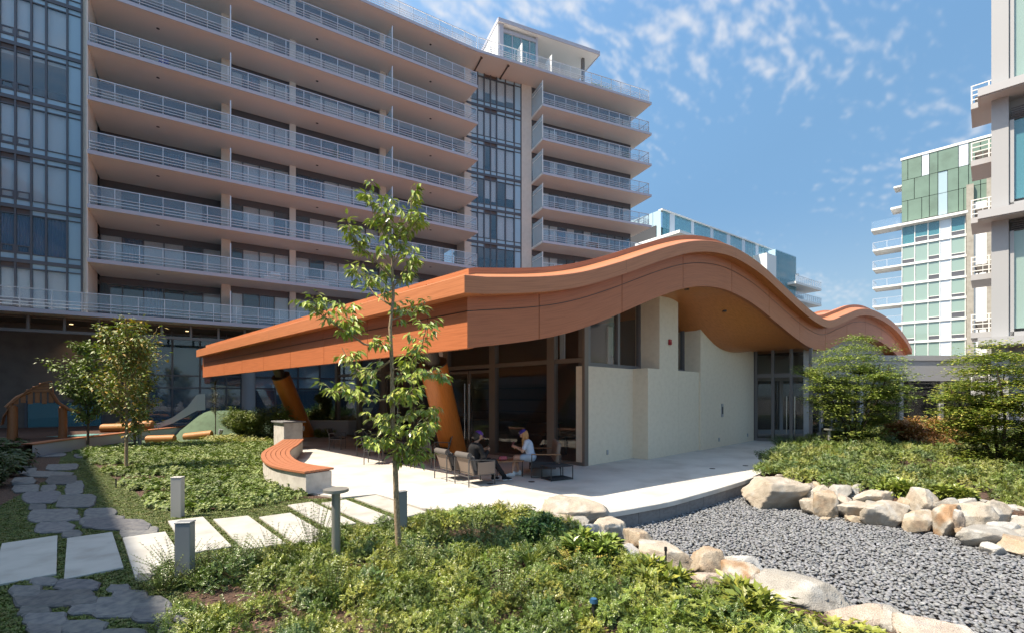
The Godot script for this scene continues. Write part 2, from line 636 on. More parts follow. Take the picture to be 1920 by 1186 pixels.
# ---------------------------------------------------------------- ground, terrace, gravel
var TERRACE := PackedVector2Array([
	Vector2(-4.7, 11.0), Vector2(-3.7, 10.45), Vector2(-3.06, 10.8), Vector2(-2.74, 10.5), Vector2(-1.78, 9.45), Vector2(-1.0, 9.2), Vector2(0.0, 9.2), Vector2(0.9, 8.95), Vector2(1.5, 9.05), Vector2(2.0, 9.25), Vector2(2.56, 9.6), Vector2(3.3, 10.1),
	Vector2(4.06, 10.76), Vector2(5.0, 11.6), Vector2(5.8, 12.35), Vector2(6.56, 13.1), Vector2(7.8, 14.5), Vector2(10.0, 17.6), Vector2(14.2, 21.6), Vector2(15.6, 22.6), Vector2(12.5, 26.0),
	Vector2(-8.0, 32.0), Vector2(-14.0, 28.0), Vector2(-10.6, 22.4), Vector2(-9.2, 20.6), Vector2(-8.1, 17.5), Vector2(-7.4, 15.6), Vector2(-6.9, 14.2), Vector2(-6.2, 12.9), Vector2(-5.4, 11.9)])
var PIT := PackedVector2Array([
	Vector2(9.0, -3.0), Vector2(6.0, 1.5), Vector2(3.75, 4.45), Vector2(3.2, 4.95), Vector2(2.75, 5.4), Vector2(2.4, 5.9), Vector2(1.9, 6.5), Vector2(1.55, 7.4), Vector2(1.25, 8.4), Vector2(0.9, 9.3), Vector2(2.0, 9.8), Vector2(4.0, 11.2), Vector2(6.2, 13.2),
	Vector2(6.35, 12.2), Vector2(6.5, 11.2), Vector2(7.2, 10.4), Vector2(7.9, 9.75), Vector2(8.5, 9.2), Vector2(9.0, 8.6), Vector2(9.6, 8.1), Vector2(14.0, 6.0), Vector2(40.0, -3.0)])
var NEAR_BED := PackedVector2Array([
	Vector2(-4.3, 6.0), Vector2(-3.3, 6.55), Vector2(-2.7, 7.3), Vector2(-1.9, 8.1), Vector2(-1.3, 8.85), Vector2(0.0, 9.05), Vector2(0.75, 8.8), Vector2(0.95, 8.0), Vector2(1.25, 7.0), Vector2(1.5, 6.2), Vector2(1.85, 5.45), Vector2(2.35, 4.9),
	Vector2(2.9, 4.4), Vector2(3.4, 3.6), Vector2(1.0, 3.2), Vector2(-2.6, 3.4), Vector2(-3.2, 4.6), Vector2(-3.9, 5.3)])
var LEFT_BED := PackedVector2Array([
	Vector2(-6.3, 9.2), Vector2(-5.3, 9.5), Vector2(-4.55, 10.4), Vector2(-4.75, 10.9), Vector2(-5.8, 11.7), Vector2(-6.7, 12.8), Vector2(-7.35, 14.1), Vector2(-7.9, 15.6), Vector2(-8.4, 17.4), Vector2(-9.6, 19.6), Vector2(-10.7, 22.3), Vector2(-13.0, 25.5),
	Vector2(-14.6, 25.6), Vector2(-15.4, 22.4), Vector2(-17.4, 21.6), Vector2(-17.6, 19.2), Vector2(-14.2, 16.2), Vector2(-11.2, 13.4), Vector2(-8.9, 11.3), Vector2(-7.2, 9.6)])

func right_height(p: Vector2) -> float:
	return 0.12 + 0.28 * smoothstep(0.0, 6.0, p.y - 9.5 + (p.x - 8.0) * 0.35)

func ground() -> void:
	var far := MB.new()
	far.prism(PackedVector2Array([Vector2(-500, -300), Vector2(500, -300), Vector2(500, 700), Vector2(-500, 700)]), -0.46, -0.46)
	struct("ground", far, M.far_ground)

	# the garden soil surrounds the gravel pit
	var g := MB.new()
	g.prism(PackedVector2Array([Vector2(-60, -14), Vector2(9, -14), PIT[0], PIT[1], PIT[2], PIT[3], PIT[4], PIT[5], PIT[6], PIT[7], PIT[8], PIT[9], Vector2(1.6, 9.9),
		Vector2(6.2, 13.8), Vector2(6.2, 60), Vector2(-60, 60)]), -0.45, -0.045)
	struct("garden_soil", g, M.soil)

	var pit := MB.new()
	pit.prism(PIT, -0.41, -0.41)
	struct("gravel_bed", pit, M.gravel_ground)

	# raised soil of the bed behind the rock wall
	var hill := MB.new()
	var rows := []
	for i in 37:
		var row := []
		for j in 29:
			var d := 7.0 + j * 0.75
			var x0 := lerpf(6.35, 8.0, clampf((d - 13.0) / -5.0, 0.0, 1.0)) if d < 13.0 else lerpf(6.7, 17.0, clampf((d - 13.0) / 10.0, 0.0, 1.0))
			x0 = maxf(x0, 9.6 - (d - 7.9) * 1.06) if d < 11.0 else x0
			x0 += 0.4 if d < 13.0 else 0.0
			var x := lerpf(x0, 34.0, pow(i / 36.0, 1.6))
			row.append(W(x, d, right_height(Vector2(x, d)) - 0.04 - (0.35 if i == 0 else 0.0)))
		rows.append(row)
	hill.grid(rows, false)
	struct("planting_soil", hill, M.soil)

	# terrace slab with its coping and slate facing along the gravel
	var inner := MB.new()
	inner.prism(TERRACE, -0.3, 0.0)
	var ter := struct("terrace", inner, M.terrace_concrete)
	var arc := TERRACE.slice(7, 16)
	var dense := []
	var cv := Curve2D.new()
	for i in arc.size():
		var tn := (arc[mini(i + 1, arc.size() - 1)] - arc[maxi(i - 1, 0)]) / 6.0
		cv.add_point(arc[i], -tn, tn)
	var total := cv.get_baked_length()
	var cop := MB.new()
	var k := int(total / 0.15)
	var a_in := []
	var a_top := []
	var b_top := []
	var b_bot := []
	var c_bot := []
	for i in k + 1:
		var p := cv.sample_baked(total * i / k, true)
		var q := cv.sample_baked(minf(total * i / k + 0.05, total), true)
		if i == k:
			q = p * 2.0 - cv.sample_baked(total - 0.05, true)
		var nn := Vector2(q.y - p.y, -(q.x - p.x)).normalized()
		dense.append([p, nn])
		a_in.append(W(p.x - nn.x * 0.34, p.y - nn.y * 0.34, 0.006))
		a_top.append(W(p.x + nn.x * 0.05, p.y + nn.y * 0.05, 0.006))
		b_top.append(W(p.x + nn.x * 0.062, p.y + nn.y * 0.062, -0.008))
		b_bot.append(W(p.x + nn.x * 0.062, p.y + nn.y * 0.062, -0.1))
		c_bot.append(W(p.x - nn.x * 0.02, p.y - nn.y * 0.02, -0.1))
	for i in k:
		cop.quad(a_in[i], a_in[i + 1], a_top[i + 1], a_top[i], Vector3.UP)
		var o := W(dense[i][1].x, dense[i][1].y)
		cop.quad(a_top[i], a_top[i + 1], b_top[i + 1], b_top[i], o + Vector3.UP)
		cop.quad(b_top[i], b_top[i + 1], b_bot[i + 1], b_bot[i], o)
		cop.quad(b_bot[i], b_bot[i + 1], c_bot[i + 1], c_bot[i], Vector3.DOWN)
	part("coping", cop, M.terrace_concrete, ter)
	var along := 0.04
	while along < total - 0.2:
		var ln := 0.56 + rf(-0.05, 0.08)
		var s0 := along
		var s1 := minf(along + ln - 0.008, total)
		var mb := MB.new()
		var tint := rf(0.8, 1.15)
		mb.shift = Vector2(rf(0, 9), rf(0, 9))
		var steps := 4
		for i in steps:
			var p := cv.sample_baked(lerpf(s0, s1, float(i) / steps), true)
			var q := cv.sample_baked(lerpf(s0, s1, float(i + 1) / steps), true)
			var nn := Vector2(q.y - p.y, -(q.x - p.x)).normalized()
			var off := nn * (0.012 + tint * 0.006)
			mb.quad(W(p.x + off.x, p.y + off.y, -0.102), W(q.x + off.x, q.y + off.y, -0.102), W(q.x + off.x, q.y + off.y, -0.44), W(p.x + off.x, p.y + off.y, -0.44), W(nn.x, nn.y))
			if i == 0:
				mb.quad(W(p.x + off.x, p.y + off.y, -0.102), W(p.x - nn.x * 0.05, p.y - nn.y * 0.05, -0.102), W(p.x - nn.x * 0.05, p.y - nn.y * 0.05, -0.44), W(p.x + off.x, p.y + off.y, -0.44))
			if i == steps - 1:
				mb.quad(W(q.x + off.x, q.y + off.y, -0.102), W(q.x - nn.x * 0.05, q.y - nn.y * 0.05, -0.102), W(q.x - nn.x * 0.05, q.y - nn.y * 0.05, -0.44), W(q.x + off.x, q.y + off.y, -0.44))
		part("facing_stone", mb, M.slate, ter)
		along += ln
	# fine saw cuts between the large paving panels
	var cuts := MB.new()
	for i in range(-22, 30):
		for j in range(-60, 60):
			var p := EAVE + FP * (i * 1.2) + FQ * (j * 0.5)
			var q := p + FQ * 0.5
			if inside(p, TERRACE) and inside(q, TERRACE):
				cuts.quad(W(p.x, p.y, 0.002), W(p.x + FP.x * 0.006, p.y + FP.y * 0.006, 0.002), W(q.x + FP.x * 0.006, q.y + FP.y * 0.006, 0.002), W(q.x, q.y, 0.002), Vector3.UP)
			p = EAVE + FQ * (i * 0.9) + FP * (j * 0.5)
			q = p + FP * 0.5
			if inside(p, TERRACE) and inside(q, TERRACE):
				cuts.quad(W(p.x, p.y, 0.0025), W(p.x + FQ.x * 0.006, p.y + FQ.y * 0.006, 0.0025), W(q.x + FQ.x * 0.006, q.y + FQ.y * 0.006, 0.0025), W(q.x, q.y, 0.0025), Vector3.UP)
	part("saw_cut", cuts, M.link_grey, ter)
	# small drain covers and ground lights set in the paving
	for p in [Vector2(0.5, 12.35), Vector2(-0.55, 12.05), Vector2(7.4, 15.2), Vector2(6.1, 14.6)]:
		var mb := MB.new()
		var ring := PackedVector2Array()
		for i in 14:
			ring.append(p + Vector2(cos(TAU * i / 14), sin(TAU * i / 14)) * 0.085)
		mb.prism(ring, 0.0, 0.008)
		part("ground_light", mb, M.dark_steel, ter)

	# dark beach pebbles: flat rounded stones lying every way
	var shapes := []
	for s in 4:
		var mb := MB.new()
		var rws := []
		for i in 5:
			var lat := PI * (i / 4.0 - 0.5)
			var row := []
			for j in 8:
				var an := TAU * j / 7.0
				var rr := 1.0 + 0.16 * sin(an * 2.0 + s * 1.7) + 0.1 * cos(an * 3.0 + s)
				row.append(Vector3(cos(lat) * cos(an) * rr, sin(lat) * (0.36 + 0.07 * s), cos(lat) * sin(an) * rr * 0.74))
			rws.append(row)
		mb.grid(rws, false)
		shapes.append(mb.mesh())
	var xfs := [[], [], [], []]
	var cls := [[], [], [], []]
	var bb := Rect2(0.5, 2.0, 15.0, 11.5)
	var cells := 0
	for iy in range(0, 262):
		var d := bb.position.y + iy * 0.044
		var step := 0.046
		for ix in range(0, 330):
			var p := Vector2(bb.position.x + ix * step + rf(-0.03, 0.03), d + rf(-0.03, 0.03))
			if absf(p.x) > p.y * 1.12 + 0.5 or not inside(p, PIT):
				continue
			var s: int = rg.randi() % 4
			var size := rf(0.024, 0.039) * (1.25 if rg.randf() < 0.08 else 1.0)
			var b := Basis(Vector3(rf(-1, 1), 0, rf(-1, 1)).normalized(), rf(-0.55, 0.55)) * Basis(Vector3.UP, rf(0, TAU))
			xfs[s].append(Transform3D(b.scaled_local(Vector3.ONE * size), W(p.x, p.y, -0.395 + rf(0.0, 0.045))))
			var v := rf(0.75, 1.25) * (1.35 if rg.randf() < 0.06 else 1.0)
			cls[s].append(Color(v, v * rf(0.98, 1.02), v * rf(0.97, 1.06)))
			cells += 1
	for s in 4:
		tag(copies("pebbles", shapes[s], M.pebble, self, xfs[s], cls[s]), "dark grey flat pebbles filling the dry bed below the terrace", "gravel", "dark pebble bed")

# ---------------------------------------------------------------- the big balcony block
const FLOOR := 2.95

func slab_y(k: int) -> float:
	return 2.2 + FLOOR * (k + 0.47)

# panes with frames between u0..u1 (list), in the plane z, from y0 to y1; the parts go under one window part
func glazing(th: Node, xf: Transform3D, us: Array, z: float, y0: float, y1: float, seed_: int, blind_chance := 0.7, head := 0.0) -> void:
	rg.seed = seed_
	var fr := MB.new()
	for u in us:
		fr.box(Vector3(u, (y0 + y1) * 0.5, z), Vector3(0.06, y1 - y0, 0.1))
	var w0: float = us[0]
	var w1: float = us[us.size() - 1]
	fr.box(Vector3((w0 + w1) * 0.5, y0 + 0.04, z + 0.003), Vector3(w1 - w0 + 0.055, 0.08, 0.1))
	fr.box(Vector3((w0 + w1) * 0.5, y1 - 0.03, z + 0.003), Vector3(w1 - w0 + 0.055, 0.06, 0.1))
	if head > 0.0:
		fr.box(Vector3((w0 + w1) * 0.5, y1 - 0.06 - head * 0.5, z + 0.006), Vector3(w1 - w0 + 0.05, head, 0.07))
	var win := inst("window", fr.mesh(), M.mullion, th, xf)
	var drawn := rf(0.2, 1.0)
	for i in us.size() - 1:
		var a: float = us[i] + 0.03
		var b: float = us[i + 1] - 0.03
		var top := y1 - 0.06 - head
		var mb := MB.new()
		mb.box(Vector3((a + b) * 0.5, (y0 + 0.08 + top) * 0.5, z), Vector3(b - a, top - y0 - 0.08, 0.012))
		part("pane", mb, M.facade_glass, win)
		if i % 2 == 0:
			drawn = rf(0.45, 1.0) if rg.randf() < 0.75 else 1.0
		if rg.randf() < blind_chance:
			var l := (top - y0 - 0.08) * (1.0 if rg.randf() < 0.55 else drawn)
			var bl := MB.new()
			if rg.randf() < 0.12:
				var n := 14
				for q in n:
					var ua := lerpf(a, b, float(q) / n)
					var ub := lerpf(a, b, float(q + 1) / n)
					bl.quad(Vector3(ua, top - l, z - 0.1 - 0.05 * (q % 2)), Vector3(ub, top - l, z - 0.15 + 0.05 * (q % 2)), Vector3(ub, top, z - 0.15 + 0.05 * (q % 2)), Vector3(ua, top, z - 0.1 - 0.05 * (q % 2)), Vector3.BACK)
				part("curtain", bl, M.curtain, win)
			else:
				bl.box(Vector3((a + b) * 0.5, top - l * 0.5, z - 0.06), Vector3(b - a, l, 0.01))
				bl.box(Vector3((a + b) * 0.5, top - l - 0.015, z - 0.06), Vector3(b - a, 0.03, 0.025))
				part("blind", bl, M.blind, win)

# rail, posts and glass along the edge z = 0 of a balcony from u0 to u1
func railing(bal: Node, u0: float, u1: float, y: float, step: float, turn_back := 0.0, drop := 0.0) -> void:
	var n := int(round((u1 - u0) / step))
	var w := (u1 - u0) / n
	var post := MB.new()
	post.box(Vector3(0, 0.52 - drop * 0.5, 0), Vector3(0.035, 1.04 + drop, 0.05))
	var pm := post.mesh()
	var pane := MB.new()
	pane.box(Vector3(w * 0.5, 0.56, -0.012), Vector3(w - 0.05, 0.92, 0.012))
	var gm := pane.mesh()
	for i in n + 1:
		inst("post", pm, M.rail_metal, bal, Transform3D(Basis.IDENTITY, Vector3(u0 + i * w, y, -0.07)))
		if i < n:
			inst("glass_panel", gm, M.balcony_glass, bal, Transform3D(Basis.IDENTITY, Vector3(u0 + i * w, y, -0.07)))
	var mb := MB.new()
	mb.box(Vector3((u0 + u1) * 0.5, y + 1.06, -0.07), Vector3(u1 - u0 + 0.06, 0.04, 0.055))
	part("handrail", mb, M.rail_metal, bal)
	for h in [0.17, 0.33, 0.5]:
		var r := MB.new()
		r.tube([Vector3(u0, y + h, 0.0), Vector3(u1, y + h, 0.0)], [0.02], 6)
		for i in n + 1:
			r.box(Vector3(u0 + i * w, y + h, -0.035), Vector3(0.02, 0.02, 0.05))
		part("rail", r, M.rail_metal, bal)
	if turn_back > 0.0:
		for e in [u0, u1]:
			var s := MB.new()
			s.box(Vector3(e, y + 1.06, -0.07 - turn_back * 0.5), Vector3(0.05, 0.04, turn_back))
			for h in [0.17, 0.33, 0.5]:
				s.box(Vector3(e, y + h, -0.07 - turn_back * 0.5), Vector3(0.03, 0.03, turn_back))
			part("side_rail", s, M.rail_metal, bal)

func balcony(th: Node, xf: Transform3D, k: int, u0: float, u1: float, back: float, lift := 0.0) -> MeshInstance3D:
	var y := slab_y(k) + lift
	var mb := MB.new()
	mb.box(Vector3((u0 + u1) * 0.5, y + 0.1, -back * 0.5), Vector3(u1 - u0, 0.2, back))
	var bal := inst("balcony", mb.mesh(), M.soffit_paint, th, xf)
	var e := MB.new()
	e.box(Vector3((u0 + u1) * 0.5, y + 0.105, 0.012), Vector3(u1 - u0 + 0.03, 0.215, 0.04))
	part("slab_edge", e, M.slab_edge, bal)
	return bal

func apartment() -> void:
	var th := thing("apartment_building", "long balcony apartment block with beige soffits and glass rails behind the timber pavilion", "building", W(-23.1, 26.1), deg_to_rad(32.4))
	var a := Transform3D.IDENTITY
	var b := Transform3D(Basis(Vector3.UP, deg_to_rad(-8.8)), Vector3(24.05, 0, 0))
	# ---- first wing
	var mid := [6.86, 7.52, 8.5, 9.43, 10.34]
	var mid2 := [10.8, 11.7, 12.69, 13.7, 14.7, 15.7, 16.72]
	var left_bay := [0.0, 1.05, 2.1, 3.15, 4.2, 5.25, 6.27]
	var right_bay := [17.2, 18.3, 19.4, 20.5, 21.6, 22.7, 23.95]
	for k in range(1, 10):
		var u0 := 0.0 if k < 9 and k > 1 else -6.4
		var bal := balcony(th, a, k, u0, 24.05, 6.6)
		var y := slab_y(k) + 0.2
		if k == 1:
			railing(bal, -6.3, 24.0, y, 1.22, 0.0, 0.1)
		else:
			railing(bal, u0 + 0.06, 24.0, y, 1.09, 1.9 if k < 9 else 0.0)
		if k < 9:
			for u in [6.72, 16.96]:
				var s := MB.new()
				s.box(Vector3(u, y + 0.95, -1.1), Vector3(0.02, 1.9, 2.1))
				part("divider_screen", s, M.frost_glass, bal)
				var f := MB.new()
				f.box(Vector3(u, y + 0.97, -0.02), Vector3(0.06, 1.94, 0.06))
				part("screen_post", f, M.rail_metal, bal)
			var top := y + FLOOR - 0.2
			glazing(th, a, mid, -2.55, y, top, 100 + k, 0.72, 0.36)
			glazing(th, a, mid2, -2.55, y, top, 200 + k, 0.75, 0.36)
			glazing(th, a, left_bay, -3.7, y, top, 300 + k, 0.6, 0.36)
			glazing(th, a, right_bay, -3.7, y, top, 400 + k, 0.5, 0.36)
			for u in [[6.27, 6.8, -2.2], [16.72, 17.2, -2.2]]:
				var p := MB.new()
				p.box(Vector3((u[0] + u[1]) * 0.5, (y + top) * 0.5, u[2] - 1.2), Vector3(u[1] - u[0], top - y, 2.4))
				part("pier", p, M.pier_stone, th)
			var p2 := MB.new()
			p2.box(Vector3(10.57, (y + top) * 0.5, -2.5), Vector3(0.4, top - y, 0.36))
			part("pier", p2, M.white_paint, th)
			var p3 := MB.new()
			p3.box(Vector3(24.3, (y + top) * 0.5, -3.2), Vector3(0.66, top - y, 2.0))
			part("pier", p3, M.pier_stone, th)
			# ceiling lamps seen as small dark discs
			for u in [3.0, 12.0, 20.5]:
				var d := MB.new()
				d.tube([Vector3(u, top - 0.012, -1.3), Vector3(u, top + 0.01, -1.3)], [0.09], 10)
				part("ceiling_fitting", d, M.dark_steel, th)
	# grooves under the roof slab
	for u in [0.5, 2.9]:
		var g := MB.new()
		g.box(Vector3(u, slab_y(9) - 0.045, -1.35), Vector3(0.09, 0.08, 1.9))
		g.box(Vector3(u, slab_y(9) - 0.06, -0.45), Vector3(0.16, 0.12, 0.12))
		g.box(Vector3(u, slab_y(9) - 0.06, -2.25), Vector3(0.16, 0.12, 0.12))
		inst("soffit_track", g.mesh(), M.dark_bronze, th, b)
	# pier between the curtain wall and the balconies
	var fin := MB.new()
	fin.box(Vector3(-0.32, 19.0, -2.7), Vector3(0.52, 24.8, 1.0))
	fin.box(Vector3(-0.03, 19.0, -1.15), Vector3(0.05, 24.7, 2.1))
	part("pier", fin, M.pier_stone, th)
	# back walls that close the flats
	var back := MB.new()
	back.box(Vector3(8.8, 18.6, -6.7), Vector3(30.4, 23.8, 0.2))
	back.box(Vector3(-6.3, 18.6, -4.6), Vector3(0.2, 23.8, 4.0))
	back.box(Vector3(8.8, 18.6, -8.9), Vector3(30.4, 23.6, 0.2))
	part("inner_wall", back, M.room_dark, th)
	# ---- curtain wall at the left
	var us := [-6.2, -5.5, -4.6, -3.95, -3.33, -2.7, -2.1, -1.22, -0.6]
	var cw := MB.new()
	for u in us:
		cw.box(Vector3(u, 18.7, -2.2), Vector3(0.085, 24.4, 0.16))
	for k in range(2, 10):
		cw.box(Vector3(-3.4, slab_y(k) + 0.08, -2.19), Vector3(5.6, 0.2, 0.17))
		cw.box(Vector3(-3.4, slab_y(k) - 0.3, -2.205), Vector3(5.6, 0.055, 0.13))
		cw.box(Vector3(-3.4, slab_y(k) + 0.5, -2.205), Vector3(5.6, 0.045, 0.13))
	var wall := part("curtain_wall", cw, M.mullion, th)
	rg.seed = 42
	for k in range(1, 9):
		var y := slab_y(k) + 0.2
		var mode := rg.randf()
		for i in us.size() - 1:
			var x0: float = us[i] + 0.045
			var x1: float = us[i + 1] - 0.045
			var louver := i <= 4 and i % 4 != 2
			var rows := [[y + 0.0, y + 0.28], [y + 0.33, y + 2.42], [y + 2.48, y + 2.73]]
			for r in 3:
				var pn := MB.new()
				pn.box(Vector3((x0 + x1) * 0.5, (rows[r][0] + rows[r][1]) * 0.5, -2.2), Vector3(x1 - x0, rows[r][1] - rows[r][0], 0.014))
				if i == us.size() - 2:
					part("spandrel_panel", pn, M.spandrel, wall)
				elif r == 1:
					part("pane", pn, M.facade_glass, wall)
				elif r == 2 and louver:
					part("louver_panel", pn, M.brown_panel, wall)
				else:
					part("spandrel_panel", pn, M.spandrel, wall)
			if i == us.size() - 2:
				continue
			var lo: float = rows[1][0]
			var hi: float = rows[1][1]
			if louver and i >= 3:
				var v := MB.new()
				for e in [[(x0 + x1) * 0.5, lo + 0.03, x1 - x0, 0.06], [(x0 + x1) * 0.5, lo + 0.38, x1 - x0, 0.06], [x0 + 0.03, lo + 0.2, 0.06, 0.3], [x1 - 0.03, lo + 0.2, 0.06, 0.3]]:
					v.box(Vector3(e[0], e[1], -2.17), Vector3(e[2], e[3], 0.07))
				part("vent_frame", v, M.mullion, wall)
			var l := 0.0
			if mode < 0.3:
				l = 1.0
			elif mode < 0.72:
				l = 0.66
			elif mode < 0.85:
				l = 0.08
			var bl := MB.new()
			if mode >= 0.55 and mode < 0.72:
				for q in 10:
					var ua := lerpf(x0, x1, q / 10.0)
					var ub := lerpf(x0, x1, (q + 1) / 10.0)
					bl.quad(Vector3(ua, lo, -2.32 - 0.05 * (q % 2)), Vector3(ub, lo, -2.37 + 0.05 * (q % 2)), Vector3(ub, hi, -2.37 + 0.05 * (q % 2)), Vector3(ua, hi, -2.32 - 0.05 * (q % 2)), Vector3.BACK)
				part("curtain", bl, M.curtain, wall)
			elif l > 0.0:
				bl.box(Vector3((x0 + x1) * 0.5, hi - (hi - lo) * l * 0.5, -2.32), Vector3(x1 - x0, (hi - lo) * l, 0.01))
				part("blind", bl, M.blind, wall)
	for k in range(2, 9):
		var fl := MB.new()
		fl.box(Vector3(-3.3, slab_y(k) + 0.1, -4.5), Vector3(5.7, 0.2, 4.3))
		part("floor_slab", fl, M.soffit_paint, th)

	# ---- second wing, turned a little
	var us2 := [-0.1, 0.8, 1.41, 2.0, 2.58, 3.41, 4.26, 4.93]
	var cw2 := MB.new()
	for u in us2:
		cw2.box(Vector3(u, 18.4, -2.3), Vector3(0.085, 23.9, 0.16))
	for k in range(2, 10):
		if k < 9:
			cw2.box(Vector3(2.4, slab_y(k) + 0.08, -2.29), Vector3(5.1, 0.2, 0.17))
		cw2.box(Vector3(2.4, slab_y(k) - 0.3, -2.305), Vector3(5.1, 0.055, 0.13))
		cw2.box(Vector3(2.4, slab_y(k) + 0.5, -2.305), Vector3(5.1, 0.045, 0.13))
	var wall2 := inst("curtain_wall", cw2.mesh(), M.mullion, th, b)
	for k in range(1, 9):
		var y := slab_y(k) + 0.2
		var mode := rg.randf()
		for i in us2.size() - 1:
			var x0: float = us2[i] + 0.045
			var x1: float = us2[i + 1] - 0.045
			var rows := [[y + 0.0, y + 0.28], [y + 0.33, y + 2.42], [y + 2.48, y + 2.73]]
			for r in 3:
				var pn := MB.new()
				pn.box(Vector3((x0 + x1) * 0.5, (rows[r][0] + rows[r][1]) * 0.5, -2.3), Vector3(x1 - x0, rows[r][1] - rows[r][0], 0.014))
				if i == 6:
					part("spandrel_panel", pn, M.spandrel, wall2)
				elif r == 1:
					part("pane", pn, M.facade_glass, wall2)
				elif r == 2 and (i == 2 or i == 3):
					part("louver_panel", pn, M.brown_panel, wall2)
				else:
					part("spandrel_panel", pn, M.spandrel, wall2)
			if i < 6 and (mode > 0.35 or i < 2) and rg.randf() < 0.8:
				var lo: float = rows[1][0]
				var hi: float = rows[1][1]
				var l := 1.0 if mode > 0.55 else rf(0.5, 0.9)
				var bl := MB.new()
				bl.box(Vector3((x0 + x1) * 0.5, hi - (hi - lo) * l * 0.5, -2.42), Vector3(x1 - x0, (hi - lo) * l, 0.01))
				part("blind", bl, M.blind, wall2)
	var fin2 := MB.new()
	fin2.box(Vector3(5.45, 18.4, -2.75), Vector3(0.98, 23.9, 1.1))
	inst("pier", fin2.mesh(), M.pier_stone, th, b)
	var back2 := MB.new()
	back2.box(Vector3(9.4, 18.2, -6.9), Vector3(16.0, 23.4, 0.2))
	back2.box(Vector3(17.0, 18.2, -4.7), Vector3(0.22, 23.4, 4.4))
	inst("inner_wall", back2.mesh(), M.pier_stone, th, b)
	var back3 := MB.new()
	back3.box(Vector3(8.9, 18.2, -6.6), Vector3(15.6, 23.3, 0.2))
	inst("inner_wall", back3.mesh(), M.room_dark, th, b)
	var r_bay := [6.0]
	while r_bay[r_bay.size() - 1] < 16.9:
		r_bay.append(r_bay[r_bay.size() - 1] + 0.912)
	for k in range(2, 10):
		var bal := balcony(th, b, k, 5.93 if k < 9 else -1.0, 17.66, 6.6, -0.004 if k == 9 else 0.0)
		var y := slab_y(k) + 0.2
		railing(bal, 6.0 if k < 9 else 0.1, 17.4, y, 1.1, 0.0)
		if k < 9:
			var s := MB.new()
			s.box(Vector3(5.96, y + 1.0, -1.05), Vector3(0.02, 2.0, 1.9))
			part("divider_screen", s, M.frost_glass, bal)
			var sf := MB.new()
			sf.box(Vector3(5.96, y + 1.0, -0.06), Vector3(0.06, 2.05, 0.06))
			sf.box(Vector3(5.963, y + 1.62, -1.05), Vector3(0.05, 0.04, 1.9))
			part("screen_post", sf, M.white_paint, bal)
			var sr := MB.new()
			sr.bar(Vector3(17.4, y + 1.06, -0.07), Vector3(17.4, y + 1.06, -2.3), 0.05, 0.04)
			for h in [0.17, 0.33, 0.5]:
				sr.bar(Vector3(17.4, y + h, -0.07), Vector3(17.4, y + h, -2.3), 0.03, 0.03)
			for z in [-0.8, -1.6]:
				sr.box(Vector3(17.4, y + 0.53, z), Vector3(0.035, 1.05, 0.04))
			part("side_rail", sr, M.rail_metal, bal)
			glazing(th, b, r_bay, -2.35, y, y + FLOOR - 0.2, 500 + k, 0.55, 0.4)
			var fl := MB.new()
			fl.box(Vector3(2.45, slab_y(k) + 0.1, -4.5), Vector3(5.1, 0.2, 4.2))
			inst("floor_slab", fl.mesh(), M.soffit_paint, th, b)
	# ---- penthouse
	var ph := MB.new()
	ph.box(Vector3(7.6, 34.55, -4.8), Vector3(10.3, 0.12, 6.6))
	var pent := inst("penthouse_roof", ph.mesh(), M.white_paint, th, b)
	var pe := MB.new()
	pe.box(Vector3(7.6, 34.62, -1.47), Vector3(10.36, 0.32, 0.07))
	pe.box(Vector3(2.42, 34.62, -4.8), Vector3(0.07, 0.32, 6.6))
	pe.box(Vector3(12.78, 34.62, -4.8), Vector3(0.07, 0.32, 6.6))
	part("roof_edge", pe, M.slab_edge, pent)
	var pw := MB.new()
	pw.box(Vector3(2.6, 32.45, -4.9), Vector3(0.3, 4.1, 6.4))
	pw.box(Vector3(8.4, 32.3, -6.2), Vector3(4.8, 4.3, 3.2))
	part("wall", pw, M.white_paint, pent)
	var pf := MB.new()
	pf.box(Vector3(2.76, 32.45, -1.72), Vector3(0.4, 4.1, 0.18))
	pf.box(Vector3(6.3, 32.45, -1.95), Vector3(0.22, 4.1, 0.2))
	for u in [3.9, 4.75, 5.6]:
		pf.box(Vector3(u, 32.3, -1.9), Vector3(0.07, 4.0, 0.09))
	pf.box(Vector3(4.6, 34.1, -1.88), Vector3(3.3, 0.3, 0.1))
	part("window_frame", pf, M.slab_edge, pent)
	for u in [[2.96, 3.86], [3.94, 4.71], [4.79, 5.56], [5.64, 6.19]]:
		var g := MB.new()
		g.box(Vector3((u[0] + u[1]) * 0.5, 32.15, -1.93), Vector3(u[1] - u[0], 3.6, 0.02))
		part("pane", g, M.teal_glass, pent)
	var post := MB.new()
	post.box(Vector3(11.6, 32.4, -2.6), Vector3(0.26, 4.2, 0.26))
	post.box(Vector3(11.0, 31.8, -3.4), Vector3(0.5, 2.0, 0.5))
	part("post", post, M.window_frame, pent)
	for u in [[4.4, 2.4], [7.3, 2.2]]:
		var s := MB.new()
		var p0 := Vector3(u[0], 30.35, -0.5)
		s.quad(p0, p0 + Vector3(0, u[1], -1.3), p0 + Vector3(0, u[1], -1.5), p0 + Vector3(0, 0, -1.6))
		s.box(Vector3(u[0], 30.35 + u[1] * 0.5, -1.45), Vector3(0.06, u[1], 1.2))
		part("terrace_screen", s, M.white_paint, pent)
	var tray := MB.new()
	tray.box(Vector3(12.6, 30.55, -1.0), Vector3(2.4, 0.4, 0.5))
	var tr := inst("roof_planter", tray.mesh(), M.slab_edge, th, b)
	var gr := MB.new()
	rg.seed = 8
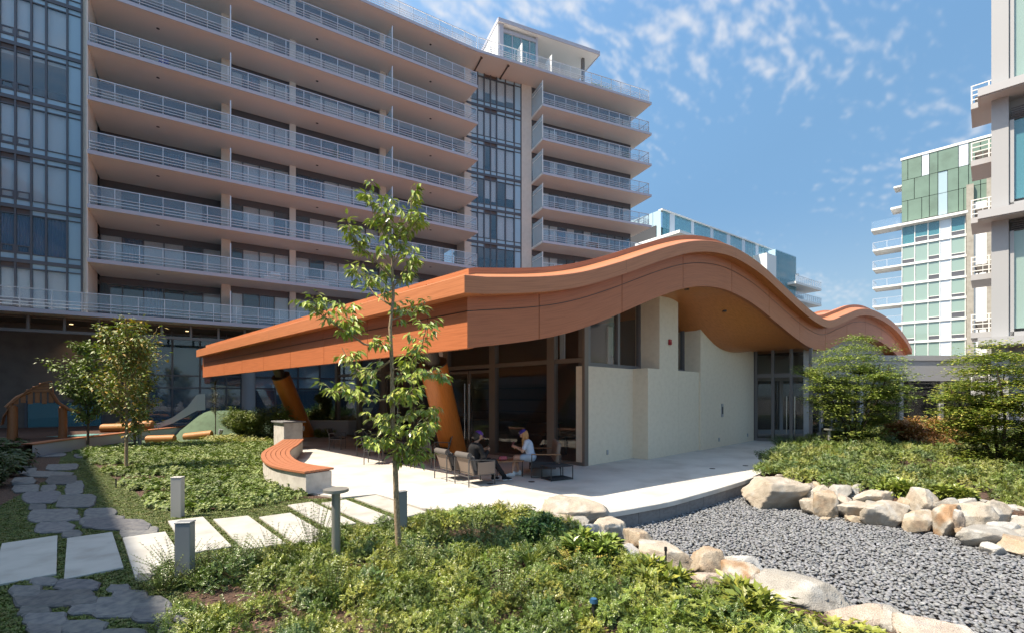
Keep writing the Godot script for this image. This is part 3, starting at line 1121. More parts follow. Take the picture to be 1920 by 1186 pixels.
	for i in 500:
		gr.col = Color(0.1, 0.15, 0.04) * rf(0.7, 1.4)
		gr.leaf2(Vector3(rf(11.4, 13.8), rf(30.7, 31.1), rf(-1.25, -0.75)), Vector3(rf(-1, 1), rf(0, 1), rf(-1, 1)).normalized(), Vector3.UP, 0.16, 0.07)
	part("foliage", gr, M.leaf_matt, tr)

	# ---- podium: beam with hangers, recessed ground floor
	var beam := MB.new()
	beam.box(Vector3(8.8, 5.72, -1.2), Vector3(30.6, 0.16, 0.2))
	var u := -5.5
	while u < 24.0:
		beam.box(Vector3(u, 6.15, -1.2), Vector3(0.12, 0.78, 0.12))
		u += 1.45
	part("steel_beam", beam, M.window_frame, th)
	var sof := MB.new()
	sof.box(Vector3(8.8, 6.46, -5.0), Vector3(30.4, 0.12, 7.4))
	part("podium_soffit", sof, M.podium_wall, th)
	var pwall := MB.new()
	pwall.box(Vector3(-2.5, 3.2, -4.0), Vector3(8.6, 6.5, 0.3))
	pwall.box(Vector3(1.7, 3.2, -4.3), Vector3(0.3, 6.5, 0.9))
	part("podium_wall", pwall, M.podium_wall, th)
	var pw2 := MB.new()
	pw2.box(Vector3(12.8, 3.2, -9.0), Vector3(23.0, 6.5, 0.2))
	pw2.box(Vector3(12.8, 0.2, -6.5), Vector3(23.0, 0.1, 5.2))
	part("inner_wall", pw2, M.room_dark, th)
	var col := MB.new()
	for uu in [1.6, 7.9, 15.0, 22.0]:
		col.tube([Vector3(uu, 0.0, -3.2), Vector3(uu, 6.45, -3.2)], [0.42], 20)
	part("column", col, M.link_grey, th)
	var door := MB.new()
	door.box(Vector3(-1.6, 1.9, -3.82), Vector3(3.4, 0.12, 0.06))
	door.box(Vector3(-3.3, 1.0, -3.82), Vector3(0.1, 1.8, 0.06))
	door.box(Vector3(0.1, 1.0, -3.82), Vector3(0.1, 1.8, 0.06))
	door.box(Vector3(-1.6, 1.0, -3.82), Vector3(0.08, 1.8, 0.06))
	var dw := part("window", door, M.mullion, th)
	for x in [[-3.22, -1.66], [-1.54, 0.03]]:
		var g := MB.new()
		g.box(Vector3((x[0] + x[1]) * 0.5, 1.1, -3.83), Vector3(x[1] - x[0], 1.5, 0.02))
		part("pane", g, M.teal_glass, dw)
	var gf := MB.new()
	var gx := []
	var q := 2.05
	while q < 24.4:
		gx.append(q)
		q += 1.52
	for x in gx:
		gf.box(Vector3(x, 3.2, -4.0), Vector3(0.1, 6.4, 0.16))
	for y in [0.25, 2.75, 3.55, 6.25]:
		gf.box(Vector3(13.0, y, -4.005), Vector3(22.0, 0.1, 0.13))
	var gwin := part("ground_glazing", gf, M.mullion, th)
	for i in gx.size() - 1:
		for r in [[0.3, 2.7], [2.8, 3.5], [3.6, 6.2]]:
			var g := MB.new()
			g.box(Vector3((gx[i] + gx[i + 1]) * 0.5, (r[0] + r[1]) * 0.5, -4.0), Vector3(1.41, r[1] - r[0], 0.014))
			part("pane", g, M.facade_glass, gwin)
		if i > 3:
			var bl := MB.new()
			bl.box(Vector3((gx[i] + gx[i + 1]) * 0.5, 3.9, -4.16), Vector3(1.4, 2.6, 0.012))
			part("blind", bl, M.spandrel, gwin)
	# lit ceiling lamps in the podium soffit
	for uu in [-1.2, 4.4]:
		var d := MB.new()
		d.tube([Vector3(uu, 6.395, -3.0), Vector3(uu, 6.38, -3.0)], [0.09], 12)
		part("downlight_lamp", d, M.lamp_glow, th)
		var l := SpotLight3D.new()
		l.name = "downlight"
		l.position = Vector3(uu, 6.36, -3.0)
		l.rotation.x = -PI / 2
		l.light_energy = 1.2
		l.light_color = Color(1, 0.85, 0.65)
		l.spot_angle = 50
		l.spot_range = 12
		l.light_size = 0.09
		l.shadow_enabled = true
		th.add_child(l, true)
	# ---- things left out on the balconies
	var stuff := [
		[a, 3.3, 6, "blue folded garden chair behind the glass of a left hand balcony", "chair", 0],
		[a, 9.1, 2, "white bags stacked on a low balcony near the divider screen", "bag", 1],
		[a, 11.9, 2, "pale storage box on a low balcony right of the white bags", "box", 2],
		[b, 11.6, 4, "small wooden table standing on a right hand balcony", "table", 3],
		[b, 8.0, 5, "dark balcony chair by the frosted screen on the right hand stack", "chair", 0],
		[a, 19.4, 3, "potted shrub on a balcony above the pavilion roof", "potted plant", 4],
		[a, 13.2, 5, "potted plant on a middle balcony", "potted plant", 4],
		[b, 15.4, 7, "potted plant near the right end of an upper balcony", "potted plant", 4]]
	for s in stuff:
		var o: Vector3 = th.transform * (s[0] * Vector3(s[1], slab_y(s[2]) + 0.2, -0.9))
		var called: String = s[4]
		var t := thing(called.replace(" ", "_"), s[3], s[4], o, deg_to_rad(32.4))
		var m1 := MB.new()
		match s[5]:
			0:
				m1.cbox(Vector3(0, 0.42, 0), Vector3(0.5, 0.05, 0.5), 0.01)
				m1.cbox(Vector3(0, 0.72, -0.24), Vector3(0.5, 0.5, 0.04), 0.01)
				part("seat", m1, M.cap_blue if s[1] < 4 else M.cushion_dark, t)
				var m2 := MB.new()
				for x in [-0.22, 0.22]:
					for z in [-0.22, 0.22]:
						m2.box(Vector3(x, 0.2, z), Vector3(0.03, 0.4, 0.03))
				part("legs", m2, M.rail_metal, t)
			1:
				m1.cbox(Vector3(0, 0.2, 0), Vector3(1.2, 0.4, 0.5), 0.14)
				part("bag", m1, M.white_paint, t)
				var m2 := MB.new()
				m2.cbox(Vector3(0.2, 0.5, 0.02), Vector3(0.7, 0.28, 0.42), 0.1)
				part("bag", m2, M.blind, t)
			2:
				m1.cbox(Vector3(0, 0.22, 0), Vector3(1.5, 0.42, 0.5), 0.04)
				part("box", m1, M.white_paint, t)
				var m2 := MB.new()
				m2.cbox(Vector3(0, 0.45, 0), Vector3(1.54, 0.05, 0.54), 0.015)
				part("lid", m2, M.blind, t)
			3:
				m1.cbox(Vector3(0, 0.7, 0), Vector3(1.3, 0.04, 0.6), 0.01)
				part("tabletop", m1, M.arm_wood, t)
				var m2 := MB.new()
				for x in [-0.55, 0.55]:
					m2.box(Vector3(x, 0.34, 0), Vector3(0.06, 0.68, 0.4))
				part("legs", m2, M.arm_wood, t)
			4:
				m1.tube([Vector3(0, 0, 0), Vector3(0, 0.4, 0)], [0.16, 0.22], 14)
				part("pot", m1, M.slab_edge, t)
				var m2 := MB.new()
				for i in 160:
					m2.col = Color(0.1, 0.15, 0.04) * rf(0.7, 1.5)
					m2.leaf2(Vector3(rf(-0.25, 0.25), rf(0.4, 1.05), rf(-0.25, 0.25)), Vector3(rf(-1, 1), rf(-0.2, 1), rf(-1, 1)).normalized(), Vector3(0.1, 1, 0.2).normalized(), 0.14, 0.07)
				part("foliage", m2, M.leaf_matt, t)

# ---------------------------------------------------------------- the timber pavilion
const FA := Vector2(0.777, 0.629)      # along the waving front edge (x, depth)
const FQ := Vector2(-0.7071, 0.7071)   # along the straight left eave
const FP := Vector2(0.7071, 0.7071)    # along the walls
const FN := Vector2(0.629, -0.777)     # out of the front fascia
const FL := Vector2(-0.7071, -0.7071)  # out of the left fascia
const EAVE := Vector2(-0.95, 10.2)
var wave: Curve2D
var dip: Curve2D

func curve_of(pts: Array) -> Curve2D:
	var c := Curve2D.new()
	for i in pts.size():
		var p: Vector2 = pts[i]
		var a: Vector2 = pts[maxi(i - 1, 0)]
		var b: Vector2 = pts[mini(i + 1, pts.size() - 1)]
		var sl := (b.y - a.y) / maxf(b.x - a.x, 0.001)
		var l := (p.x - a.x) / 3.0
		var r := (b.x - p.x) / 3.0
		c.add_point(p, Vector2(-l, -sl * l), Vector2(r, sl * r))
	return c

func curve_at(c: Curve2D, x: float) -> float:
	var n := c.point_count
	for i in n - 1:
		var a := c.get_point_position(i)
		var b := c.get_point_position(i + 1)
		if x <= b.x or i == n - 2:
			return c.sample(i, clampf((x - a.x) / (b.x - a.x), 0.0, 1.0)).y
	return 0.0

func hb(t: float) -> float:
	return curve_at(wave, clampf(t, 0.0, 36.0))

func soffit(t: float, q: float) -> float:
	return hb(t) + 0.03 + curve_at(dip, clampf(t, 0.0, 36.0)) * smoothstep(0.0, 1.0, q / (0.5 + 0.105 * t))

func pp(p: float, q: float, y: float) -> Vector3:
	var v := FP * p + FQ * q
	return W(v.x, v.y, y)

func soffit_pq(p: float, q: float) -> float:
	var t := p / 0.9943
	return soffit(t, maxf(0.0, q + 0.1046 * t))

func qmax(t: float) -> float:
	return 22.4 - 0.42 * t

func edge(front: bool, s: float, o: float, y: float) -> Vector3:
	var v := FA * s + FN * o if front else FQ * s + FL * o
	return W(v.x, v.y, y)

func strip(mb: MB, front: bool, s0: float, s1: float, o0: float, y0: float, o1: float, y1: float, flip := false) -> void:
	var n := maxi(2, int((s1 - s0) / 0.28)) if front else 2
	var rows := []
	for i in n + 1:
		var s := lerpf(s0, s1, float(i) / n)
		var sa := s
		var sb := s
		if i == 0 and s0 < 0.01:
			sa = -0.9 * o0
			sb = -0.9 * o1
		var h := hb(s) if front else hb(0.0)
		rows.append([edge(front, sa, o0, h + y0), edge(front, sb, o1, h + y1)])
	mb.grid(rows, flip == front)

func wall_piece(mb: MB, p0: float, p1: float, q0: float, q1: float, y0: float, y1: float) -> void:
	# y1 < 0 follows the soffit
	var n := maxi(1, int((p1 - p0) / 0.3)) if y1 < 0.0 else 1
	for i in n:
		var a := lerpf(p0, p1, float(i) / n)
		var b := lerpf(p0, p1, float(i + 1) / n)
		for q in [q0, q1]:
			var ta := soffit_pq(a, q) + 0.04 if y1 < 0.0 else y1
			var tb := soffit_pq(b, q) + 0.04 if y1 < 0.0 else y1
			mb.quad(pp(a, q, y0), pp(b, q, y0), pp(b, q, tb), pp(a, q, ta), W(-FQ.x, -FQ.y) if q == q0 else W(FQ.x, FQ.y))
		if y1 >= 0.0:
			mb.quad(pp(a, q0, y1), pp(b, q0, y1), pp(b, q1, y1), pp(a, q1, y1), Vector3.UP)
	for p in [p0, p1]:
		var t0 := soffit_pq(p, q0) + 0.04 if y1 < 0.0 else y1
		var t1 := soffit_pq(p, q1) + 0.04 if y1 < 0.0 else y1
		mb.quad(pp(p, q0, y0), pp(p, q1, y0), pp(p, q1, t1), pp(p, q0, t0), W(FP.x, FP.y) * (-1.0 if p == p0 else 1.0))

func pq_box(mb: MB, p0: float, p1: float, q0: float, q1: float, y0: float, y1: float) -> void:
	mb.box(pp((p0 + p1) * 0.5, (q0 + q1) * 0.5, (y0 + y1) * 0.5), Vector3(absf(p1 - p0), y1 - y0, absf(q1 - q0)), Basis(W(FP.x, FP.y), Vector3.UP, W(-FQ.x, -FQ.y)))

func pavilion() -> void:
	wave = curve_of([Vector2(0, 3.22), Vector2(2, 3.55), Vector2(3.3, 3.87), Vector2(4.7, 4.35), Vector2(5.9, 4.81), Vector2(7.1, 5.26), Vector2(8.4, 5.67), Vector2(9.7, 5.92), Vector2(11.2, 5.99), Vector2(13.2, 5.75), Vector2(15.2, 5.26), Vector2(17.1, 4.78), Vector2(18.8, 4.45), Vector2(20.4, 4.36),
		Vector2(22.4, 4.8), Vector2(25.0, 5.4), Vector2(27.6, 5.6), Vector2(31.5, 5.3), Vector2(34.5, 4.6), Vector2(36, 3.95)])
	dip = curve_of([Vector2(0, 0), Vector2(7.5, 0.0), Vector2(9.0, -0.12), Vector2(10.9, -0.26), Vector2(12.7, -0.95), Vector2(14.2, -1.15), Vector2(15.8, -0.95), Vector2(18.6, -0.1), Vector2(20, 0), Vector2(36, 0)])
	var th := thing("pavilion", "low garden pavilion under a waving orange timber roof, with limestone walls and tall dark glazing", "building", W(EAVE.x, EAVE.y))
	# ---- roof
	var top := MB.new()
	var rows := []
	for i in 121:
		var t := i * 0.3
		var row := []
		for j in 8:
			var q := lerpf(0.12, qmax(t), j / 7.0)
			var v := FA * t + FQ * q
			row.append(W(v.x, v.y, hb(t) + 1.5))
		rows.append(row)
	top.grid(rows, false)
	var back := []
	for i in 121:
		var t := i * 0.3
		var v := FA * t + FQ * qmax(t)
		back.append([W(v.x, v.y, hb(t) + 1.5), W(v.x, v.y, hb(t))])
	top.grid(back, false)
	var endr := []
	for j in 8:
		var v := FA * 36.0 + FQ * lerpf(0.0, qmax(36.0), j / 7.0)
		endr.append([W(v.x, v.y, hb(36.0) + 1.5), W(v.x, v.y, hb(36.0))])
	top.grid(endr, true)
	var roof := part("roof", top, M.roof_sheet, th)
	var ribs := MB.new()
	for q in [1.4, 2.8, 4.2, 5.6, 7.0]:
		for dq in [[0.0, 0.09], [0.09, 0.16]]:
			var rr := []
			for i in 121:
				var t := i * 0.3
				var v: Vector2 = FA * t + FQ * (q + dq[0])
				var w: Vector2 = FA * t + FQ * (q + dq[1])
				rr.append([W(v.x, v.y, hb(t) + (1.5 if dq[0] == 0.0 else 1.6)), W(w.x, w.y, hb(t) + (1.6 if dq[0] == 0.0 else 1.5))])
			ribs.grid(rr, false)
	part("roof_rib", ribs, M.trim_wood, roof)
	var core := MB.new()
	strip(core, true, 0.0, 36.0, -0.03, 0.02, -0.03, 1.5)
	strip(core, false, 0.0, 22.4, -0.03, 0.02, -0.03, 1.5)
	part("fascia_core", core, M.dark_bronze, roof)
	var joints := [0.0, 2.06, 5.2, 8.3, 11.5, 14.6, 17.7, 20.8, 23.9, 27.0, 30.1, 33.2, 36.0]
	var ljoints := [0.0, 1.45, 4.29, 7.1, 9.9, 12.7, 15.5, 18.3, 21.1, 22.4]
	rg.seed = 5
	for side in 2:
		var js: Array = joints if side == 0 else ljoints
		var fr := side == 0
		for i in js.size() - 1:
			var s0: float = js[i] + (0.011 if i > 0 else 0.0)
			var s1: float = js[i + 1] - 0.011
			for b in [[0.0, 0.775], [0.795, 1.13]]:
				var mb := MB.new()
				mb.shift = Vector2(rf(0, 20), rf(0, 9))
				strip(mb, fr, s0, s1, 0.0, b[0], 0.0, b[1])
				if b[0] == 0.0:
					strip(mb, fr, s0, s1, -0.14, 0.0, 0.0, 0.0)
				for e in [s0, s1]:
					if e > 0.1:
						var h := hb(e) if fr else hb(0.0)
						mb.quad(edge(fr, e, 0.0, h + b[0]), edge(fr, e, -0.028, h + b[0]), edge(fr, e, -0.028, h + b[1]), edge(fr, e, 0.0, h + b[1]))
				part("fascia_panel", mb, M.fascia_wood, roof)
	var tj := [[0.0, 5.0, 11.2, 17.5, 23.8, 30.0, 36.0], [0.0, 5.6, 11.2, 16.8, 22.4]]
	for side in 2:
		var fr := side == 0
		for i in tj[side].size() - 1:
			var s0: float = tj[side][i] + (0.004 if i > 0 else 0.0)
			var s1: float = tj[side][i + 1] - 0.004
			var mb := MB.new()
			mb.shift = Vector2(rf(0, 20), rf(0, 9))
			strip(mb, fr, s0, s1, -0.02, 1.085, 0.3, 1.085)
			strip(mb, fr, s0, s1, 0.3, 1.085, 0.3, 1.445)
			strip(mb, fr, s0, s1, 0.3, 1.445, 0.285, 1.46)
			strip(mb, fr, s0, s1, 0.285, 1.46, -0.14, 1.6)
			part("trim_board", mb, M.trim_wood, roof)
		var cap := MB.new()
		strip(cap, fr, 0.0, 36.0 if fr else 22.4, -0.14, 1.58, -0.14, 1.74)
		strip(cap, fr, 0.0, 36.0 if fr else 22.4, -0.14, 1.74, -0.34, 1.74)
		strip(cap, fr, 0.0, 36.0 if fr else 22.4, -0.34, 1.74, -0.34, 1.49)
		part("roof_kerb", cap, M.trim_wood, roof)
	# end caps at the far ends of the eaves
	var endc := MB.new()
	for fr in [true, false]:
		var s := 36.0 if fr else 22.4
		var h := hb(s) if fr else hb(0.0)
		endc.quad(edge(fr, s, 0.3, h + 1.085), edge(fr, s, 0.3, h + 1.45), edge(fr, s, -0.3, h + 1.6), edge(fr, s, -0.3, h + 1.085))
		endc.quad(edge(fr, s, 0.0, h), edge(fr, s, 0.0, h + 1.1), edge(fr, s, -0.4, h + 1.1), edge(fr, s, -0.4, h))
	part("end_board", endc, M.trim_wood, roof)
	var sof := MB.new()
	rows = []
	for i in 121:
		var t := i * 0.3
		var row := []
		for j in 22:
			var q := qmax(t) * pow(j / 21.0, 2.2)
			var v := FA * t + FQ * q
			row.append(W(v.x, v.y, soffit(t, q)))
		rows.append(row)
	sof.grid(rows, true)
	part("soffit", sof, M.soffit_wood, th)
	for s in [[12.6, 0.8], [3.2, 6.0], [3.2, 11.0], [9.4, 0.5]]:
		var v: Vector2 = FA * s[0] + FQ * s[1]
		var y := soffit(s[0], s[1])
		var mb := MB.new()
		mb.tube([W(v.x, v.y, y + 0.03), W(v.x, v.y, y - 0.03)], [0.085], 14)
		part("ceiling_fitting", mb, M.dark_steel, th)

	# ---- stone walls
	var wa := MB.new()
	wall_piece(wa, 5.8, 8.6, 1.16, 1.55, 0.0, 3.16)
	part("stone_wall", wa, M.limestone, th)
	var wb := MB.new()
	wall_piece(wb, 8.6, 10.92, 0.57, 1.55, 0.0, 3.175)
	part("stone_wall", wb, M.limestone, th)
	var wb2 := MB.new()
	wall_piece(wb2, 10.926, 12.7, 0.57, 1.55, 0.0, 3.175)
	part("stone_wall", wb2, M.limestone, th)
	var pr := MB.new()
	wall_piece(pr, 9.43, 10.88, 0.573, 1.553, 3.17, -1.0)
	part("stone_pier", pr, M.limestone, th)
	var wc := MB.new()
	wall_piece(wc, 12.706, 15.8, 0.5, 1.55, 0.0, -1.0)
	part("stone_wall", wc, M.limestone, th)
	var wd := MB.new()
	wall_piece(wd, 15.806, 18.9, 0.5, 1.55, 0.0, -1.0)
	part("stone_wall", wd, M.limestone, th)

	# ---- glazing facing the left eave
	var ms := [1.2, 2.56, 5.45, 8.35, 10.9, 13.4, 16.0, 18.6]
	var fr := MB.new()
	for q in ms:
		var w := 0.16 if q > 2.0 else 0.05
		pq_box(fr, 5.72, 5.92, q - w, q + w, 0.0, soffit_pq(5.8, q))
	pq_box(fr, 5.75, 5.87, 1.2, 18.6, 3.28, 3.42)
	pq_box(fr, 5.75, 5.87, 1.2, 18.6, 0.0, 0.1)
	part("glazing_frame", fr, M.bronze_frame, th)
	for i in ms.size() - 1:
		var q0: float = ms[i] + 0.05
		var q1: float = ms[i + 1] - 0.1
		for lv in 2:
			if lv == 0 and (i == 2 or i == 4):
				continue
			var mb := MB.new()
			var y0 := 0.1 if lv == 0 else 3.42
			mb.quad(pp(5.82, q0, y0), pp(5.82, q1, y0), pp(5.82, q1, 3.28 if lv == 0 else soffit_pq(5.82, q1)), pp(5.82, q0, 3.28 if lv == 0 else soffit_pq(5.82, q0)), W(-FP.x, -FP.y))
			part("pane", mb, M.pavilion_glass, th)
	for dq in [[5.62, 8.18], [11.07, 13.23]]:
		var m: float = (dq[0] + dq[1]) * 0.5
		for s in [-1.0, 1.0]:
			var df := MB.new()
			var a: float = m + s * 0.015
			var b: float = dq[1] if s > 0 else dq[0]
			for x in [a + s * 0.035, b - s * 0.035]:
				pq_box(df, 5.79, 5.85, x - 0.035, x + 0.035, 0.11, 3.2)
			pq_box(df, 5.793, 5.847, minf(a, b), maxf(a, b), 0.113, 0.24)
			pq_box(df, 5.793, 5.847, minf(a, b), maxf(a, b), 3.1, 3.2)
			var door := part("door", df, M.bronze_frame, th)
			var g := MB.new()
			g.quad(pp(5.82, a, 0.24), pp(5.82, b, 0.24), pp(5.82, b, 3.1), pp(5.82, a, 3.1), W(-FP.x, -FP.y))
			part("pane", g, M.pavilion_glass, door)
			var h := MB.new()
			h.tube([pp(5.7, a + s * 0.12, 0.5), pp(5.7, a + s * 0.12, 2.7)], [0.02], 8)
			for y in [0.7, 2.5]:
				h.tube([pp(5.7, a + s * 0.12, y), pp(5.8, a + s * 0.12, y)], [0.012], 6)
			part("handle", h, M.handle_metal, door)
	# end glazing, back wall and floor of the room
	var ef := MB.new()
	for p in [7.2, 8.6]:
		pq_box(ef, p - 0.08, p + 0.08, 18.52, 18.7, 0.0, soffit_pq(p, 18.6))
	pq_box(ef, 5.9, 8.6, 18.55, 18.67, 3.28, 3.42)
	pq_box(ef, 5.9, 8.6, 18.55, 18.67, 0.0, 0.1)
	part("glazing_frame", ef, M.bronze_frame, th)
	for r in [[5.92, 7.12], [7.28, 8.52]]:
		var g := MB.new()
		g.quad(pp(r[0], 18.6, 0.1), pp(r[1], 18.6, 0.1), pp(r[1], 18.6, 3.28), pp(r[0], 18.6, 3.28), W(FQ.x, FQ.y))
		g.quad(pp(r[0], 18.6, 3.42), pp(r[1], 18.6, 3.42), pp(r[1], 18.6, soffit_pq(r[1], 18.6)), pp(r[0], 18.6, soffit_pq(r[0], 18.6)), W(FQ.x, FQ.y))
		part("pane", g, M.pavilion_glass, th)
	var inn := MB.new()
	wall_piece(inn, 11.6, 11.8, 1.55, 18.7, 0.0, -1.0)
	wall_piece(inn, 8.68, 11.6, 18.5, 18.7, 0.0, -1.0)
	part("inner_wall", inn, M.brown_panel, th)
	var flo := MB.new()
	pq_box(flo, 5.92, 11.6, 1.56, 18.5, -0.02, 0.012)
	part("floor", flo, M.room_floor, th)
	var cnt := MB.new()
	pq_box(cnt, 9.6, 10.4, 6.0, 14.0, 0.012, 0.95)
	pq_box(cnt, 9.5, 10.5, 5.9, 14.1, 0.95, 1.0)
	for q in [3.4, 4.6]:
		pq_box(cnt, 7.2, 8.0, q - 0.4, q + 0.4, 0.7, 0.74)
		pq_box(cnt, 7.56, 7.64, q - 0.04, q + 0.04, 0.012, 0.7)
	for y in [1.4, 2.0, 2.6]:
		pq_box(cnt, 11.2, 11.6, 7.0, 13.0, y, y + 0.04)
	part("counter", cnt, M.room_dark, th)
	for cu in [[6.0, 2.36, 2.44, 3.45], [7.75, 1.62, 1.7, 3.25]]:
		var mb := MB.new()
		for i in 6:
			var p: float = cu[0] + i * 0.05
			mb.quad(pp(p, cu[1] + 0.05 * (i % 2), cu[3]), pp(p + 0.05, cu[2] - 0.05 * (i % 2), cu[3]), pp(p + 0.05, cu[2] - 0.05 * (i % 2), cu[3] + 1.4), pp(p, cu[1] + 0.05 * (i % 2), cu[3] + 1.4))
		part("curtain", mb, M.white_paint, th)

	# ---- high windows above the stone walls
	for wn in [[[5.9, 6.2, 7.95, 9.43], 1.4], [[10.88, 11.8, 12.7], 1.25]]:
		var ps: Array = wn[0]
		var q: float = wn[1]
		var f2 := MB.new()
		for p in ps:
			pq_box(f2, p - 0.07, p + 0.07, q - 0.08, q + 0.08, 3.17, soffit_pq(p, q) + 0.03)
		pq_box(f2, ps[0], ps[ps.size() - 1], q - 0.075, q + 0.075, 3.18, 3.3)
		var wf := part("high_window", f2, M.window_frame, th)
		for i in ps.size() - 1:
			var g := MB.new()
			g.quad(pp(ps[i], q, 3.3), pp(ps[i + 1], q, 3.3), pp(ps[i + 1], q, soffit_pq(ps[i + 1], q)), pp(ps[i], q, soffit_pq(ps[i], q)), W(-FQ.x, -FQ.y))
			part("pane", g, M.pavilion_glass, wf)

	# ---- entrance recess past the wall
	var en := MB.new()
	for q in [0.42, -0.35, -1.15, -1.95]:
		pq_box(en, 18.92, 19.06, q - 0.06, q + 0.06, 0.0, soffit_pq(18.95, q))
	pq_box(en, 18.95, 19.03, -1.95, 0.42, 3.1, 3.3)
	pq_box(en, 18.95, 19.03, -1.95, 0.42, 0.0, 0.14)
	var ent := part("entrance", en, M.window_frame, th)
	for r in [[0.36, -0.29], [-0.41, -1.09], [-1.21, -1.89]]:
		var g := MB.new()
		g.quad(pp(18.99, r[0], 0.14), pp(18.99, r[1], 0.14), pp(18.99, r[1], 3.1), pp(18.99, r[0], 3.1), W(-FP.x, -FP.y))
		g.quad(pp(18.99, r[0], 3.3), pp(18.99, r[1], 3.3), pp(18.99, r[1], soffit_pq(18.99, r[1])), pp(18.99, r[0], soffit_pq(18.99, r[0])), W(-FP.x, -FP.y))
		part("pane", g, M.pavilion_glass, ent)
	for q in [-0.98, -1.32]:
		var h := MB.new()
		h.tube([pp(18.87, q, 0.4), pp(18.87, q, 2.2)], [0.024], 8)
		for y in [0.6, 2.0]:
			h.tube([pp(18.87, q, y), pp(18.98, q, y)], [0.012], 6)
		part("handle", h, M.handle_metal, ent)
	var gw := MB.new()
	for s in [[19.4, 20.2, 0.45, 0.0], [20.2, 35.6, 0.6, 3.0]]:
		var n := 40
		for i in n:
			var a := lerpf(s[0], s[1], float(i) / n)
			var b := lerpf(s[0], s[1], float(i + 1) / n)
			var va: Vector2 = FA * a + FQ * s[2]
			var vb: Vector2 = FA * b + FQ * s[2]
			gw.quad(W(va.x, va.y, s[3]), W(vb.x, vb.y, s[3]), W(vb.x, vb.y, soffit(b, s[2]) + 0.03), W(va.x, va.y, soffit(a, s[2]) + 0.03), W(FN.x, FN.y))
	part("grey_wall", gw, M.grey_cladding, th)
	var sg := MB.new()
	for i in 10:
		var t := 20.3 + i * 1.65
		var v := FA * t + FQ * 0.62
		sg.box(W(v.x, v.y, 1.5), Vector3(0.1, 3.0, 0.12))
	part("glazing_frame", sg, M.window_frame, th)
	for i in 9:
		var g := MB.new()
		var va := FA * (20.36 + i * 1.65) + FQ * 0.62
		var vb := FA * (21.9 + i * 1.65) + FQ * 0.62
		g.quad(W(va.x, va.y, 0.05), W(vb.x, vb.y, 0.05), W(vb.x, vb.y, 3.0), W(va.x, va.y, 3.0), W(FN.x, FN.y))
		part("pane", g, M.pavilion_glass, th)
	var ib := MB.new()
	wall_piece(ib, 19.06, 19.2, 0.5, 4.6, 0.0, -1.0)
	var rr := []
	for i in 20:
		var t := 18.5 + i * 0.92
		var v := FA * t + FQ * 4.6
		rr.append([W(v.x, v.y, 0.0), W(v.x, v.y, soffit(t, 4.6))])
	ib.grid(rr, false)
	part("inner_wall", ib, M.room_dark, th)

	# ---- leaning timber columns
	for c in [[4.07, 5.55], [4.07, 18.6]]:
		var base := pp(c[0], c[1], 0.0)
		var tp := pp(c[0] - 1.95, c[1] - 1.17, soffit_pq(c[0] - 1.95, c[1] - 1.17) + 0.03)
		var d := tp - base
		var mb := MB.new()
		mb.tube([base - d * 0.06, base + d * 0.45, base + d * 0.885], [0.44], 32)
		var col := part("column", mb, M.column_wood, th)
		var nk := MB.new()
		nk.tube([base + d * 0.87, tp], [0.25], 20)
		nk.tube([base + d * 0.88, base + d * 0.89], [0.445], 32)
		part("steel_neck", nk, M.dark_bronze, col)

	# ---- small fittings on the walls
	var al := MB.new()
	al.cbox(pp(10.15, 0.53, 4.2), Vector3(0.17, 0.2, 0.07), 0.015, Basis(W(FP.x, FP.y), Vector3.UP, W(-FQ.x, -FQ.y)))
	al.tube([pp(10.15, 0.49, 4.17), pp(10.15, 0.475, 4.17)], [0.05], 12)
	tag(part("fire_alarm", al, M.red_plastic, th), "red fire alarm high on the stone pier")
	var ic := MB.new()
	ic.cbox(pp(14.9, 0.485, 1.58), Vector3(0.2, 0.58, 0.03), 0.006, Basis(W(FP.x, FP.y), Vector3.UP, W(-FQ.x, -FQ.y)))
	var icp := part("intercom_panel", ic, M.grey_cladding, th)
	var ics := MB.new()
	pq_box(ics, 14.84, 14.96, 0.462, 0.469, 1.42, 1.74)
	part("screen", ics, M.dark_steel, icp)
	for o in [[6.98, 1.16, 0.34], [14.55, 0.5, 0.32], [18.0, 0.5, 0.32]]:
		var ob := MB.new()
		ob.cbox(pp(o[0], o[1] - 0.015, o[2]), Vector3(0.09, 0.16, 0.03), 0.006, Basis(W(FP.x, FP.y), Vector3.UP, W(-FQ.x, -FQ.y)))
		part("socket_cover", ob, M.grey_cladding, th)

# ---------------------------------------------------------------- towers to the right and far behind
# in each of these a local frame is used: x runs along the front, z comes out of it
func pane_row(th: Node, xs: Array, y0: float, y1: float, z: float, m: Material, xf := Transform3D.IDENTITY) -> void:
	for i in xs.size():
		var mb := MB.new()
		mb.box(Vector3((xs[i][0] + xs[i][1]) * 0.5, (y0 + y1) * 0.5, z), Vector3(xs[i][1] - xs[i][0], y1 - y0, 0.02))
		inst("pane", mb.mesh(), m, th, xf)

